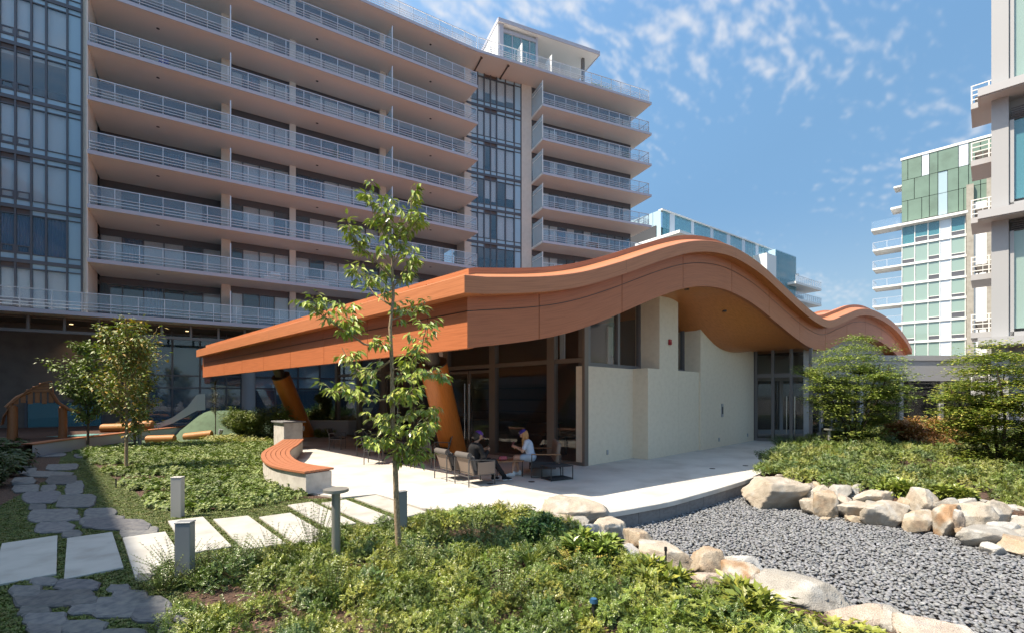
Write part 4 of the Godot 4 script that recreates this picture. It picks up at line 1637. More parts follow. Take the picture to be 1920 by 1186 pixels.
func right_buildings() -> void:
	rg.seed = 9
	# ---- tower with green panels; local x runs from far left to near right
	var th := thing("panel_tower", "white apartment tower with green panels on top, right of the pavilion", "building", W(59.25, 72.95), deg_to_rad(-45))
	var core := MB.new()
	core.box(Vector3(6.0, 14.0, -3.2), Vector3(12.0, 28.0, 6.0))
	core.box(Vector3(6.0, 33.0, -3.2), Vector3(12.0, 10.0, 6.0))
	part("wall", core, M.room_dark, th)
	var slabs := MB.new()
	for k in 10:
		slabs.box(Vector3(3.55, 27.9 - 2.93 * k, -0.1), Vector3(7.3, 0.32, 0.36))
	for x in [0.06, 1.55, 3.05, 4.35, 5.55, 7.05]:
		slabs.box(Vector3(x, 13.8, -0.08), Vector3(0.09, 28.0, 0.16))
	part("white_frame", slabs, M.white_paint, th)
	for k in 9:
		var y0 := 25.13 - 2.93 * k
		for x in [[0.1, 1.5], [1.6, 3.0], [3.1, 4.3], [5.6, 7.0]]:
			var g := MB.new()
			g.box(Vector3((x[0] + x[1]) * 0.5, y0 + 1.3, -0.1), Vector3(x[1] - x[0], 2.6, 0.02))
			var w := part("window", g, M.green_glass if k > 0 else M.teal_glass, th)
			if x[0] > 2.5 or rg.randf() < 0.3:
				var v := MB.new()
				var h := rf(0.25, 0.7)
				v.box(Vector3((x[0] + x[1]) * 0.5, y0 + 0.06 + h * 0.5, -0.086), Vector3(x[1] - x[0] - 0.06, h, 0.02))
				part("dark_pane", v, M.mullion, w)
				var f := MB.new()
				f.box(Vector3((x[0] + x[1]) * 0.5, y0 + 0.1 + h, -0.07), Vector3(x[1] - x[0], 0.08, 0.06))
				part("vent_frame", f, M.white_paint, w)
		var sp := MB.new()
		sp.box(Vector3(4.95, y0 + 1.3, -0.095), Vector3(1.1, 2.6, 0.03))
		part("white_panel", sp, M.spandrel_white, th)
	# corner balconies on the left
	for k in 9:
		var y := 24.97 - 2.93 * k + (3.0 if k < 0 else 0.0)
		var s := MB.new()
		s.box(Vector3(-1.75, y, -1.6), Vector3(3.6, 0.26, 3.4))
		var b := part("balcony", s, M.white_paint, th)
		var g := MB.new()
		g.box(Vector3(-1.75, y + 0.68, 0.05), Vector3(3.5, 1.0, 0.02))
		g.box(Vector3(-3.5, y + 0.68, -1.6), Vector3(0.02, 1.0, 3.2))
		part("glass_panel", g, M.balcony_glass, b)
		var r := MB.new()
		r.box(Vector3(-1.75, y + 1.2, 0.05), Vector3(3.55, 0.05, 0.05))
		r.box(Vector3(-3.5, y + 1.2, -1.6), Vector3(0.05, 0.05, 3.3))
		for x in [-3.5, -1.75, 0.0]:
			r.box(Vector3(x, y + 0.66, 0.05), Vector3(0.06, 1.06, 0.06))
		for i in 9:
			r.box(Vector3(-3.5, y + 0.66, -0.3 - i * 0.35), Vector3(0.03, 1.0, 0.03))
		part("railing", r, M.rail_metal, b)
	# upper terrace and its slab
	var us := MB.new()
	us.box(Vector3(1.85, 28.05, -0.6), Vector3(11.0, 0.34, 2.6))
	var ub := part("balcony", us, M.white_paint, th)
	var ug := MB.new()
	ug.box(Vector3(-1.85, 28.8, 0.6), Vector3(3.5, 1.1, 0.03))
	ug.box(Vector3(-3.6, 28.8, -0.5), Vector3(0.03, 1.1, 2.2))
	part("glass_panel", ug, M.balcony_glass, ub)
	var u2 := MB.new()
	u2.box(Vector3(-0.55, 31.0, -1.6), Vector3(1.6, 0.3, 3.0))
	u2.box(Vector3(-0.4, 34.4, -2.0), Vector3(1.3, 0.25, 2.4))
	part("balcony", u2, M.white_paint, th)
	# green panel block: three bands of unequal boards
	var bands := [[[0.0, 0.75], [0.75, 2.35], [2.35, 3.2, 1], [3.2, 4.15], [4.15, 6.35], [6.35, 7.4, 1], [7.4, 8.6], [8.6, 9.4], [9.4, 10.4]],
		[[0.0, 1.5], [1.5, 3.2], [3.2, 4.15], [4.15, 5.2, 2], [5.2, 6.35], [6.35, 7.4], [7.4, 8.6], [8.6, 10.4]],
		[[0.0, 0.75], [0.75, 2.35], [2.35, 3.2], [3.2, 4.15], [4.15, 5.2, 2], [5.2, 6.35], [6.35, 6.9], [6.9, 7.4], [7.4, 8.6], [8.6, 10.4]]]
	for r in 3:
		for p in bands[r]:
			var mb := MB.new()
			mb.shift = Vector2(rf(0, 30), 0)
			mb.box(Vector3((p[0] + p[1]) * 0.5, 36.35 - r * 3.15, 0.02 - (0.1 if p.size() > 2 and p[2] == 2 else 0.0)), Vector3(p[1] - p[0] - 0.07, 3.08, 0.08))
			if p.size() > 2:
				part("window" if p[2] == 2 else "pale_panel", mb, M.pale_glass if p[2] == 2 else M.spandrel_white, th)
			else:
				part("green_panel", mb, M.green_panel, th)
	var gp := MB.new()
	gp.box(Vector3(5.2, 38.06, -0.1), Vector3(10.6, 0.34, 0.5))
	part("roof_edge", gp, M.white_paint, th)
	# concrete pier and white end wall
	var pier := MB.new()
	pier.box(Vector3(7.55, 15.9, 0.25), Vector3(0.75, 31.8, 0.8))
	pier.box(Vector3(9.55, 17.9, 0.35), Vector3(0.7, 35.8, 0.9))
	part("concrete_pier", pier, M.concrete_raw, th)
	var ww := MB.new()
	ww.box(Vector3(8.55, 14.4, 0.1), Vector3(1.3, 29.6, 0.4))
	part("end_wall", ww, M.white_paint, th)

	# ---- near block at the right edge: grey frames, ledges, pale green glass
	var nb := thing("near_tower", "grey framed tower with deep ledges and pale green glass at the right edge", "building", W(24.6, 24.6), deg_to_rad(-45))
	var fr := MB.new()
	fr.box(Vector3(0.3, 12.0, -0.3), Vector3(0.62, 24.0, 0.6))
	fr.box(Vector3(5.2, 12.0, -0.3), Vector3(0.6, 24.0, 0.6))
	fr.box(Vector3(5.0, 12.0, -5.0), Vector3(9.4, 24.0, 8.6))
	part("grey_frame", fr, M.grey_cladding, nb)
	for y in [4.95, 11.35, 17.55]:
		var l := MB.new()
		l.box(Vector3(3.85, y, -0.1), Vector3(8.7, 0.4, 2.0))
		part("ledge", l, M.link_grey, nb)
		var u := MB.new()
		u.box(Vector3(3.85, y - 0.22, -0.1), Vector3(8.5, 0.05, 1.85))
		part("ledge_soffit", u, M.link_grey, nb)
	for y in [[5.2, 10.5, 0], [11.7, 16.1, 1], [17.8, 23.8, 0]]:
		var g := MB.new()
		g.box(Vector3(2.75, (y[0] + y[1]) * 0.5 + 0.2, -0.25), Vector3(4.2, y[1] - y[0] - 0.4, 0.03))
		var w := part("window", g, M.green_glass if y[2] == 0 else M.teal_glass, nb)
		var f := MB.new()
		f.box(Vector3(2.75, y[0] + 0.12, -0.2), Vector3(4.4, 0.24, 0.2))
		f.box(Vector3(0.72, (y[0] + y[1]) * 0.5, -0.2), Vector3(0.16, y[1] - y[0], 0.2))
		f.box(Vector3(4.8, (y[0] + y[1]) * 0.5, -0.2), Vector3(0.16, y[1] - y[0], 0.2))
		part("window_frame", f, M.grey_cladding, w)
		var lv := MB.new()
		for i in 6:
			lv.box(Vector3(2.9, y[1] + 0.05 + i * 0.11, -0.2), Vector3(4.4, 0.05, 0.12), Basis(Vector3.RIGHT, 0.5))
		part("louver", lv, M.mullion, w)
	for k in 6:
		var y := 2.4 + k * 3.1
		var s := MB.new()
		s.box(Vector3(-0.4, y, -2.6), Vector3(0.8, 0.3, 2.6))
		var b := part("balcony", s, M.link_grey, nb)
		var r := MB.new()
		for h in [0.35, 0.6, 0.85, 1.1]:
			r.box(Vector3(-0.4, y + h, -1.35), Vector3(0.8, 0.05, 0.04))
			r.box(Vector3(-0.77, y + h, -2.6), Vector3(0.04, 0.05, 2.5))
		for x in [-0.77, -0.1]:
			r.box(Vector3(x, y + 0.62, -1.35), Vector3(0.05, 1.0, 0.05))
		part("railing", r, M.white_paint, b)
		var c := MB.new()
		for x in [-0.5, -0.18]:
			c.box(Vector3(x, y + 0.4, -2.0), Vector3(0.3, 0.06, 0.3))
			c.box(Vector3(x, y + 0.62, -2.15), Vector3(0.3, 0.42, 0.04))
			c.box(Vector3(x, y + 0.25, -2.0), Vector3(0.05, 0.3, 0.05))
		part("balcony_seat", c, M.cushion, b)

	# ---- low glazed link in front of the near block
	var lk := thing("link_building", "low grey glazed link building behind the two right hand trees", "building", W(15.0, 28.4), 0.0)
	var roof := MB.new()
	roof.box(Vector3(9.0, 4.42, -2.0), Vector3(22.0, 0.3, 5.0))
	roof.box(Vector3(9.0, 3.68, 0.3), Vector3(22.0, 1.18, 0.3))
	part("fascia", roof, M.link_grey, lk)
	var lf := MB.new()
	for i in 9:
		lf.box(Vector3(-1.6 + i * 2.35, 1.55, 0.25), Vector3(0.2, 3.1, 0.2))
	lf.box(Vector3(9.0, 0.12, 0.25), Vector3(22.0, 0.24, 0.18))
	part("glazing_frame", lf, M.link_grey, lk)
	for i in 8:
		var g := MB.new()
		g.box(Vector3(-0.42 + i * 2.35, 1.65, 0.25), Vector3(2.14, 2.8, 0.02))
		part("pane", g, M.pavilion_glass, lk)
	var li := MB.new()
	li.box(Vector3(9.0, 2.0, -4.0), Vector3(22.0, 4.4, 0.2))
	li.box(Vector3(6.6, 1.6, -1.6), Vector3(0.9, 3.1, 0.1))
	part("inner_wall", li, M.room_dark, lk)
	var cam_ := MB.new()
	cam_.cbox(Vector3(3.1, 3.95, 0.62), Vector3(0.16, 0.14, 0.4), 0.02)
	cam_.box(Vector3(3.2, 3.75, 0.5), Vector3(0.06, 0.45, 0.06))
	part("security_camera", cam_, M.dark_steel, lk)

	# ---- teal glass block far behind the roof crest
	var tb := thing("teal_block", "teal glass apartment block with white canopies far behind the roof crest", "building", W(26.2, 83.5), deg_to_rad(36))
	var bd := MB.new()
	bd.box(Vector3(23.0, 16.0, -7.0), Vector3(47.0, 32.0, 12.0))
	part("wall", bd, M.room_dark, tb)
	var x := 0.0
	var i := 0
	while x < 46.0:
		var wdt := rf(0.8, 1.5)
		var mb := MB.new()
		mb.box(Vector3(x + wdt * 0.5, 30.4, 0.0), Vector3(wdt - 0.1, 8.0, 0.1))
		part("pane", mb, M.teal_glass if i % 5 != 2 else M.spandrel_white, tb)
		x += wdt
		i += 1
	var cap := MB.new()
	cap.box(Vector3(23.0, 34.55, -0.2), Vector3(46.6, 0.25, 0.8))
	part("roof_edge", cap, M.white_paint, tb)
	var sd := MB.new()
	for q in 4:
		sd.box(Vector3(-0.3, 30.4, -0.9 - q * 1.7), Vector3(0.12, 8.2, 1.6))
	part("side_panel", sd, M.pale_glass, tb)
	var can := MB.new()
	can.box(Vector3(4.2, 28.6, 1.2), Vector3(15.0, 0.45, 9.0))
	can.box(Vector3(33.5, 29.4, 1.0), Vector3(4.0, 5.2, 3.0))
	part("canopy", can, M.white_paint, tb)
	var low := MB.new()
	low.box(Vector3(3.0, 14.0, 2.0), Vector3(9.0, 28.2, 4.0))
	part("lower_block", low, M.pale_glass, tb)
	var rb := MB.new()
	rb.box(Vector3(41.0, 14.2, 0.5), Vector3(9.6, 39.0, 3.0))
	part("end_block", rb, M.spandrel, tb)
	for q in 9:
		var g := MB.new()
		g.box(Vector3(36.75 + q * 1.06, 27.5, 2.05), Vector3(0.96, 12.0, 0.06))
		part("pane", g, M.teal_glass, tb)

	# ---- small balcony tower further right
	var st := thing("balcony_tower", "small distant tower of white balconies between the roof waves", "building", W(66.0, 110.0), deg_to_rad(36))
	var sb := MB.new()
	sb.box(Vector3(-1.0, 12.0, -4.0), Vector3(8.0, 27.0, 7.0))
	part("wall", sb, M.teal_solid, st)
	for k in 5:
		var y := 27.0 - 3.6 * k
		var s := MB.new()
		s.box(Vector3(0.2, y, -2.6), Vector3(13.0, 0.5, 9.0))
		var b := part("balcony", s, M.white_paint, st)
		var r := MB.new()
		r.box(Vector3(0.2, y + 1.6, 1.85), Vector3(13.0, 0.08, 0.08))
		for q in 14:
			r.box(Vector3(-6.2 + q * 0.98, y + 0.95, 1.85), Vector3(0.08, 1.4, 0.08))
		part("railing", r, M.rail_metal, b)
		var g := MB.new()
		g.box(Vector3(0.2, y + 0.9, 1.8), Vector3(12.8, 1.2, 0.03))
		part("glass_panel", g, M.balcony_glass, b)
	var hut := MB.new()
	hut.box(Vector3(-1.5, 28.9, -3.0), Vector3(4.0, 2.4, 4.0))
	hut.box(Vector3(-1.5, 30.2, -3.0), Vector3(5.0, 0.3, 5.0))
	part("roof_hut", hut, M.white_paint, st)

	# ---- block to the left of the frame that throws the long shade over the path
	var lb := thing("courtyard_block", "plain neighbouring wing standing left of the frame, shading the path", "building", W(-25.8, 10.1), deg_to_rad(133.5))
	var lm := MB.new()
	lm.box(Vector3(0.0, 11.0, -6.0), Vector3(50.0, 22.0, 12.0))
	part("wall", lm, M.link_grey, lb)
	for k in 6:
		var b := MB.new()
		b.box(Vector3(0.0, 2.6 + k * 3.2, 0.02), Vector3(46.0, 1.7, 0.06))
		part("window", b, M.teal_solid, lb)

# ---------------------------------------------------------------- paths, rocks, play things
const FLAGS := [
	[Vector2(-15.98, 15.49), Vector2(-15.41, 15.49), Vector2(-14.71, 14.9), Vector2(-14.03, 14.17), Vector2(-13.97, 14.01), Vector2(-14.4, 13.95), Vector2(-14.74, 14.23), Vector2(-15.74, 15.21)],
	[Vector2(-18.55, 18.7), Vector2(-17.53, 18.85), Vector2(-17.02, 18.42), Vector2(-16.59, 17.87), Vector2(-16.59, 17.66), Vector2(-17.3, 17.57), Vector2(-17.69, 17.66), Vector2(-18.25, 18.26)],
	[Vector2(-17.07, 18.73), Vector2(-16.77, 18.84), Vector2(-16.03, 18.08), Vector2(-15.46, 17.4), Vector2(-15.35, 17.19), Vector2(-15.64, 17.19), Vector2(-16.24, 17.73), Vector2(-16.48, 18.01)],
	[Vector2(-15.15, 15.6), Vector2(-14.36, 15.87), Vector2(-13.94, 15.52), Vector2(-13.21, 14.62), Vector2(-13.22, 14.39), Vector2(-13.77, 14.27), Vector2(-14.2, 14.55), Vector2(-14.66, 15.04)],
	[Vector2(-14.59, 14.34), Vector2(-13.15, 14.11), Vector2(-12.6, 13.9), Vector2(-12.09, 13.22), Vector2(-12.24, 13.06), Vector2(-13.26, 13.19), Vector2(-14.23, 13.74), Vector2(-14.33, 13.88)],
	[Vector2(-13.59, 13.08), Vector2(-13.18, 13.21), Vector2(-12.54, 12.68), Vector2(-12.09, 12.2), Vector2(-12.06, 12.11), Vector2(-12.49, 11.96), Vector2(-12.99, 12.39), Vector2(-13.12, 12.53)],
	[Vector2(-12.94, 13.4), Vector2(-12.24, 13.5), Vector2(-11.83, 13.12), Vector2(-11.12, 12.27), Vector2(-11, 12), Vector2(-11.64, 11.98), Vector2(-12.29, 12.57), Vector2(-12.41, 12.73)],
	[Vector2(-12.45, 11.98), Vector2(-11.91, 12.08), Vector2(-11.65, 11.87), Vector2(-10.92, 11.1), Vector2(-10.9, 11.03), Vector2(-11.43, 11.01), Vector2(-11.91, 11.38), Vector2(-12.1, 11.57)],
	[Vector2(-11.73, 11.95), Vector2(-11.51, 12.09), Vector2(-11.16, 11.79), Vector2(-10.79, 11.38), Vector2(-10.67, 11.18), Vector2(-10.87, 11.11), Vector2(-11.15, 11.31), Vector2(-11.43, 11.61)],
	[Vector2(-11.71, 12.63), Vector2(-11.37, 12.7), Vector2(-10.71, 12.04), Vector2(-9.74, 10.92), Vector2(-9.69, 10.79), Vector2(-9.95, 10.67), Vector2(-10.56, 11.29), Vector2(-11.16, 11.96)],
	[Vector2(-11.31, 11.14), Vector2(-10.72, 11.34), Vector2(-10.39, 11.11), Vector2(-9.55, 10.15), Vector2(-9.48, 9.93), Vector2(-9.94, 9.84), Vector2(-10.66, 10.37), Vector2(-11.15, 10.87)],
	[Vector2(-10.19, 10.77), Vector2(-9.52, 10.92), Vector2(-9.11, 10.57), Vector2(-8.47, 9.79), Vector2(-8.36, 9.55), Vector2(-8.9, 9.47), Vector2(-9.14, 9.57), Vector2(-9.88, 10.36)],
	[Vector2(-9.89, 9.84), Vector2(-9.58, 9.86), Vector2(-9.48, 9.79), Vector2(-9.11, 9.41), Vector2(-9.09, 9.35), Vector2(-9.37, 9.32), Vector2(-9.54, 9.43), Vector2(-9.71, 9.61)],
	[Vector2(-9.44, 9.4), Vector2(-8.73, 9.52), Vector2(-8.44, 9.4), Vector2(-7.82, 8.63), Vector2(-7.84, 8.45), Vector2(-8.37, 8.38), Vector2(-8.64, 8.51), Vector2(-9.23, 9.11)],
	[Vector2(-8.41, 9.51), Vector2(-7.93, 9.55), Vector2(-7.67, 9.37), Vector2(-7.35, 8.93), Vector2(-7.36, 8.8), Vector2(-7.78, 8.78), Vector2(-8, 8.92), Vector2(-8.35, 9.34)],
	[Vector2(-8.41, 8.98), Vector2(-8.1, 8.99), Vector2(-7.89, 8.8), Vector2(-7.74, 8.63), Vector2(-7.71, 8.57), Vector2(-7.97, 8.54), Vector2(-8.24, 8.73), Vector2(-8.26, 8.76)],
	[Vector2(-7.94, 8.9), Vector2(-7.32, 8.96), Vector2(-7.14, 8.89), Vector2(-6.75, 8.38), Vector2(-6.74, 8.27), Vector2(-7.3, 8.17), Vector2(-7.55, 8.32), Vector2(-7.87, 8.7)],
	[Vector2(-8.32, 8.45), Vector2(-7.88, 8.52), Vector2(-7.49, 8.27), Vector2(-7.2, 7.89), Vector2(-7.26, 7.8), Vector2(-7.63, 7.74), Vector2(-7.87, 7.86), Vector2(-8.28, 8.3)],
	[Vector2(-7.74, 8.77), Vector2(-6.58, 8.64), Vector2(-6.17, 8.29), Vector2(-5.94, 7.93), Vector2(-6, 7.85), Vector2(-6.92, 7.96), Vector2(-7.33, 8.11), Vector2(-7.64, 8.5)],
	[Vector2(-7.44, 7.96), Vector2(-7.2, 7.99), Vector2(-6.96, 7.79), Vector2(-6.79, 7.58), Vector2(-6.82, 7.54), Vector2(-7.07, 7.53), Vector2(-7.18, 7.62), Vector2(-7.33, 7.79)],
	[Vector2(-6.6, 8.14), Vector2(-6.06, 8.21), Vector2(-5.93, 8.1), Vector2(-5.67, 7.72), Vector2(-5.63, 7.61), Vector2(-6.18, 7.56), Vector2(-6.43, 7.79), Vector2(-6.58, 8.01)],
	[Vector2(-5.9, 5.88), Vector2(-5.6, 5.89), Vector2(-5.49, 5.84), Vector2(-5.33, 5.65), Vector2(-5.36, 5.63), Vector2(-5.61, 5.61), Vector2(-5.75, 5.69), Vector2(-5.86, 5.82)],
	[Vector2(-5.53, 5.82), Vector2(-5.06, 5.83), Vector2(-4.85, 5.7), Vector2(-4.73, 5.51), Vector2(-4.79, 5.46), Vector2(-5.17, 5.46), Vector2(-5.33, 5.54), Vector2(-5.42, 5.65)],
	[Vector2(-5.87, 5.62), Vector2(-5.53, 5.63), Vector2(-5.4, 5.55), Vector2(-5.22, 5.33), Vector2(-5.22, 5.28), Vector2(-5.47, 5.26), Vector2(-5.7, 5.41), Vector2(-5.83, 5.54)],
	[Vector2(-4.76, 5.65), Vector2(-4.54, 5.68), Vector2(-4.41, 5.57), Vector2(-4.33, 5.47), Vector2(-4.32, 5.42), Vector2(-4.5, 5.39), Vector2(-4.64, 5.47), Vector2(-4.69, 5.53)],
	[Vector2(-5.69, 5.47), Vector2(-4.81, 5.52), Vector2(-4.65, 5.42), Vector2(-4.45, 5.12), Vector2(-4.53, 5.03), Vector2(-5.21, 5.03), Vector2(-5.35, 5.1), Vector2(-5.63, 5.38)],
	[Vector2(-4.9, 5.35), Vector2(-4.66, 5.35), Vector2(-4.57, 5.32), Vector2(-4.42, 5.13), Vector2(-4.44, 5.08), Vector2(-4.63, 5.07), Vector2(-4.77, 5.15), Vector2(-4.82, 5.22)],
	[Vector2(-4.68, 5.59), Vector2(-4.18, 5.49), Vector2(-4.06, 5.41), Vector2(-3.87, 5.13), Vector2(-3.91, 5.1), Vector2(-4.24, 5.16), Vector2(-4.47, 5.32), Vector2(-4.61, 5.49)],
	[Vector2(-5.23, 5.08), Vector2(-4.92, 5.1), Vector2(-4.81, 5.03), Vector2(-4.68, 4.89), Vector2(-4.66, 4.85), Vector2(-4.95, 4.84), Vector2(-5.04, 4.87), Vector2(-5.12, 4.95)],
	[Vector2(-4.61, 5.3), Vector2(-3.89, 5.36), Vector2(-3.58, 5.15), Vector2(-3.49, 4.93), Vector2(-3.59, 4.81), Vector2(-4.18, 4.78), Vector2(-4.39, 4.91), Vector2(-4.6, 5.18)],
	[Vector2(-4, 5.04), Vector2(-3.55, 5.07), Vector2(-3.34, 4.89), Vector2(-3.25, 4.73), Vector2(-3.28, 4.69), Vector2(-3.7, 4.69), Vector2(-3.86, 4.81), Vector2(-3.91, 4.89)],
	[Vector2(-4.98, 4.89), Vector2(-4.57, 4.94), Vector2(-4.46, 4.85), Vector2(-4.3, 4.66), Vector2(-4.33, 4.62), Vector2(-4.66, 4.61), Vector2(-4.83, 4.7), Vector2(-4.94, 4.82)],
	[Vector2(-4.72, 5.12), Vector2(-4.47, 5.14), Vector2(-4.32, 5.04), Vector2(-4.25, 4.93), Vector2(-4.26, 4.87), Vector2(-4.46, 4.87), Vector2(-4.57, 4.92), Vector2(-4.66, 5.03)],
	[Vector2(-4.5, 4.74), Vector2(-4.1, 4.78), Vector2(-3.94, 4.71), Vector2(-3.79, 4.49), Vector2(-3.85, 4.46), Vector2(-4.14, 4.45), Vector2(-4.31, 4.5), Vector2(-4.39, 4.59)],
	[Vector2(-4.77, 4.71), Vector2(-4.42, 4.67), Vector2(-4.29, 4.62), Vector2(-4.14, 4.44), Vector2(-4.17, 4.43), Vector2(-4.51, 4.47), Vector2(-4.67, 4.58), Vector2(-4.7, 4.61)],
	[Vector2(-4.69, 5.98), Vector2(-4.52, 6), Vector2(-4.44, 5.93), Vector2(-4.37, 5.82), Vector2(-4.36, 5.77), Vector2(-4.49, 5.75), Vector2(-4.57, 5.81), Vector2(-4.65, 5.92)],
	[Vector2(-3.58, 4.81), Vector2(-3.26, 4.84), Vector2(-3.11, 4.75), Vector2(-3.02, 4.57), Vector2(-3.06, 4.51), Vector2(-3.34, 4.5), Vector2(-3.46, 4.61), Vector2(-3.48, 4.65)],
	[Vector2(-3.31, 4.61), Vector2(-3.04, 4.63), Vector2(-2.96, 4.61), Vector2(-2.89, 4.45), Vector2(-2.94, 4.42), Vector2(-3.13, 4.4), Vector2(-3.22, 4.45), Vector2(-3.28, 4.53)],
	[Vector2(-3.89, 4.57), Vector2(-3.54, 4.59), Vector2(-3.44, 4.56), Vector2(-3.37, 4.45), Vector2(-3.38, 4.42), Vector2(-3.71, 4.41), Vector2(-3.84, 4.43), Vector2(-3.89, 4.5)],
]
const SLABS := [
	[Vector2(-7.66, 7.2), Vector2(-7.22, 7.62), Vector2(-5.68, 5.98), Vector2(-6.08, 5.6)],
	[Vector2(-6.93, 7.47), Vector2(-6.51, 7.81), Vector2(-5.02, 6.2), Vector2(-5.42, 5.8)],
	[Vector2(-6.09, 7.5), Vector2(-5.66, 7.83), Vector2(-4.16, 6.17), Vector2(-4.59, 5.84)],
	[Vector2(-6.1, 8.5), Vector2(-5.67, 8.8), Vector2(-4.13, 7.07), Vector2(-4.56, 6.77)],
	[Vector2(-5.37, 8.62), Vector2(-4.89, 8.88), Vector2(-3.39, 7.2), Vector2(-3.87, 6.94)],
	[Vector2(-4.63, 8.78), Vector2(-4.21, 9.1), Vector2(-2.74, 7.42), Vector2(-3.16, 7.1)],
	[Vector2(-4.56, 9.75), Vector2(-4.19, 10.05), Vector2(-2.72, 8.36), Vector2(-3.09, 8.06)],
	[Vector2(-3.95, 9.95), Vector2(-3.56, 10.26), Vector2(-2.07, 8.6), Vector2(-2.46, 8.29)],
	[Vector2(-3.42, 10.4), Vector2(-3.06, 10.76), Vector2(-1.62, 9.15), Vector2(-1.96, 8.8)]]
var MOSS := PackedVector2Array([Vector2(-10.5, 2.5), Vector2(-9.0, 6.2), Vector2(-9.5, 8.3), Vector2(-13.0, 13.7), Vector2(-18.4, 19.6), Vector2(-17.5, 19.4), Vector2(-14.2, 16.2), Vector2(-11.2, 13.4), Vector2(-8.9, 11.3), Vector2(-7.2, 9.6), Vector2(-6.2, 9.3), Vector2(-5.3, 9.6), Vector2(-4.55, 10.5), Vector2(-3.7, 10.45), Vector2(-3.06, 10.75),
	Vector2(-2.74, 10.45), Vector2(-1.8, 9.4), Vector2(-1.2, 8.9), Vector2(-1.9, 8.0), Vector2(-2.6, 7.2), Vector2(-3.1, 6.5), Vector2(-4.1, 5.9), Vector2(-3.7, 5.4), Vector2(-2.9, 4.7), Vector2(-2.3, 3.2), Vector2(-5.0, 2.0)])

func garden_paths() -> void:
	var m := MB.new()
	m.prism(MOSS, -0.035, -0.035)
	var path := struct("path", m, M.moss_ground)
	rg.seed = 12
	for f in FLAGS:
		var mb := MB.new()
		var v := rf(0.6, 1.2)
		mb.col = Color(v, v * rf(0.98, 1.01), v * rf(0.95, 1.06))
		if rg.randf() < 0.2:
			mb.col = Color(1.45, 1.42, 1.34)
		mb.shift = Vector2(rf(0, 9), rf(0, 9))
		# roughly broken edge: subdivide and jitter, with a small bevel
		var ring := PackedVector2Array()
		var mid := Vector2.ZERO
		for q in f:
			mid += q / f.size()
		for i in f.size():
			var a: Vector2 = f[i]
			var b: Vector2 = f[(i + 1) % f.size()]
			var n := maxi(2, int(a.distance_to(b) / 0.16))
			for k in n:
				ring.append(a.lerp(b, float(k) / n) * 0.9 + mid * 0.1 + Vector2(rf(-0.012, 0.012), rf(-0.012, 0.012)))
		var c := Vector2.ZERO
		for p in ring:
			c += p
		c /= ring.size()
		var inner := PackedVector2Array()
		for p in ring:
			inner.append(p + (c - p).normalized() * 0.02)
		var y := rf(-0.008, 0.006)
		mb.prism(inner, y, y)
		for i in ring.size():
			var j := (i + 1) % ring.size()
			mb.quad(W(inner[i].x, inner[i].y, y), W(inner[j].x, inner[j].y, y), W(ring[j].x, ring[j].y, y - 0.014), W(ring[i].x, ring[i].y, y - 0.014), Vector3.UP)
			mb.quad(W(ring[i].x, ring[i].y, y - 0.014), W(ring[j].x, ring[j].y, y - 0.014), W(ring[j].x, ring[j].y, -0.05), W(ring[i].x, ring[i].y, -0.05), W(ring[i].x - c.x, ring[i].y - c.y))
		part("flagstone", mb, M.flagstone, path)
	for s in SLABS:
		var mb := MB.new()
		var v := rf(0.95, 1.04)
		mb.col = Color(v, v, v * rf(0.97, 1.0))
		mb.shift = Vector2(rf(0, 9), rf(0, 9))
		var c: Vector2 = (s[0] + s[1] + s[2] + s[3]) * 0.25
		var inner := PackedVector2Array()
		for p in s:
			inner.append(p + (c - p).normalized() * 0.012)
		mb.prism(inner, -0.003, -0.003)
		for i in 4:
			var j := (i + 1) % 4
			mb.quad(W(inner[i].x, inner[i].y, -0.003), W(inner[j].x, inner[j].y, -0.003), W(s[j].x, s[j].y, -0.011), W(s[i].x, s[i].y, -0.011), Vector3.UP)
			mb.quad(W(s[i].x, s[i].y, -0.011), W(s[j].x, s[j].y, -0.011), W(s[j].x, s[j].y, -0.06), W(s[i].x, s[i].y, -0.06), W(s[i].x - c.x, s[i].y - c.y))
		part("paving_slab", mb, M.path_concrete, path)
	# a stepping path of pale slabs at the far right
	var p2 := MB.new()
	p2.prism(PackedVector2Array([Vector2(12.2, 12.2), Vector2(22.0, 10.4), Vector2(22.0, 13.6), Vector2(13.2, 14.4)]), 0.215, 0.215)
	var rp := struct("garden_path", p2, M.moss_ground)
	for i in 4:
		var mb := MB.new()
		var o := Vector2(12.9 + i * 1.35, 12.75 - i * 0.1)
		mb.prism(PackedVector2Array([o, o + Vector2(1.2, -0.1), o + Vector2(1.35, 0.5), o + Vector2(0.15, 0.6)]), 0.15, 0.245)
		part("paving_slab", mb, M.path_concrete, rp)

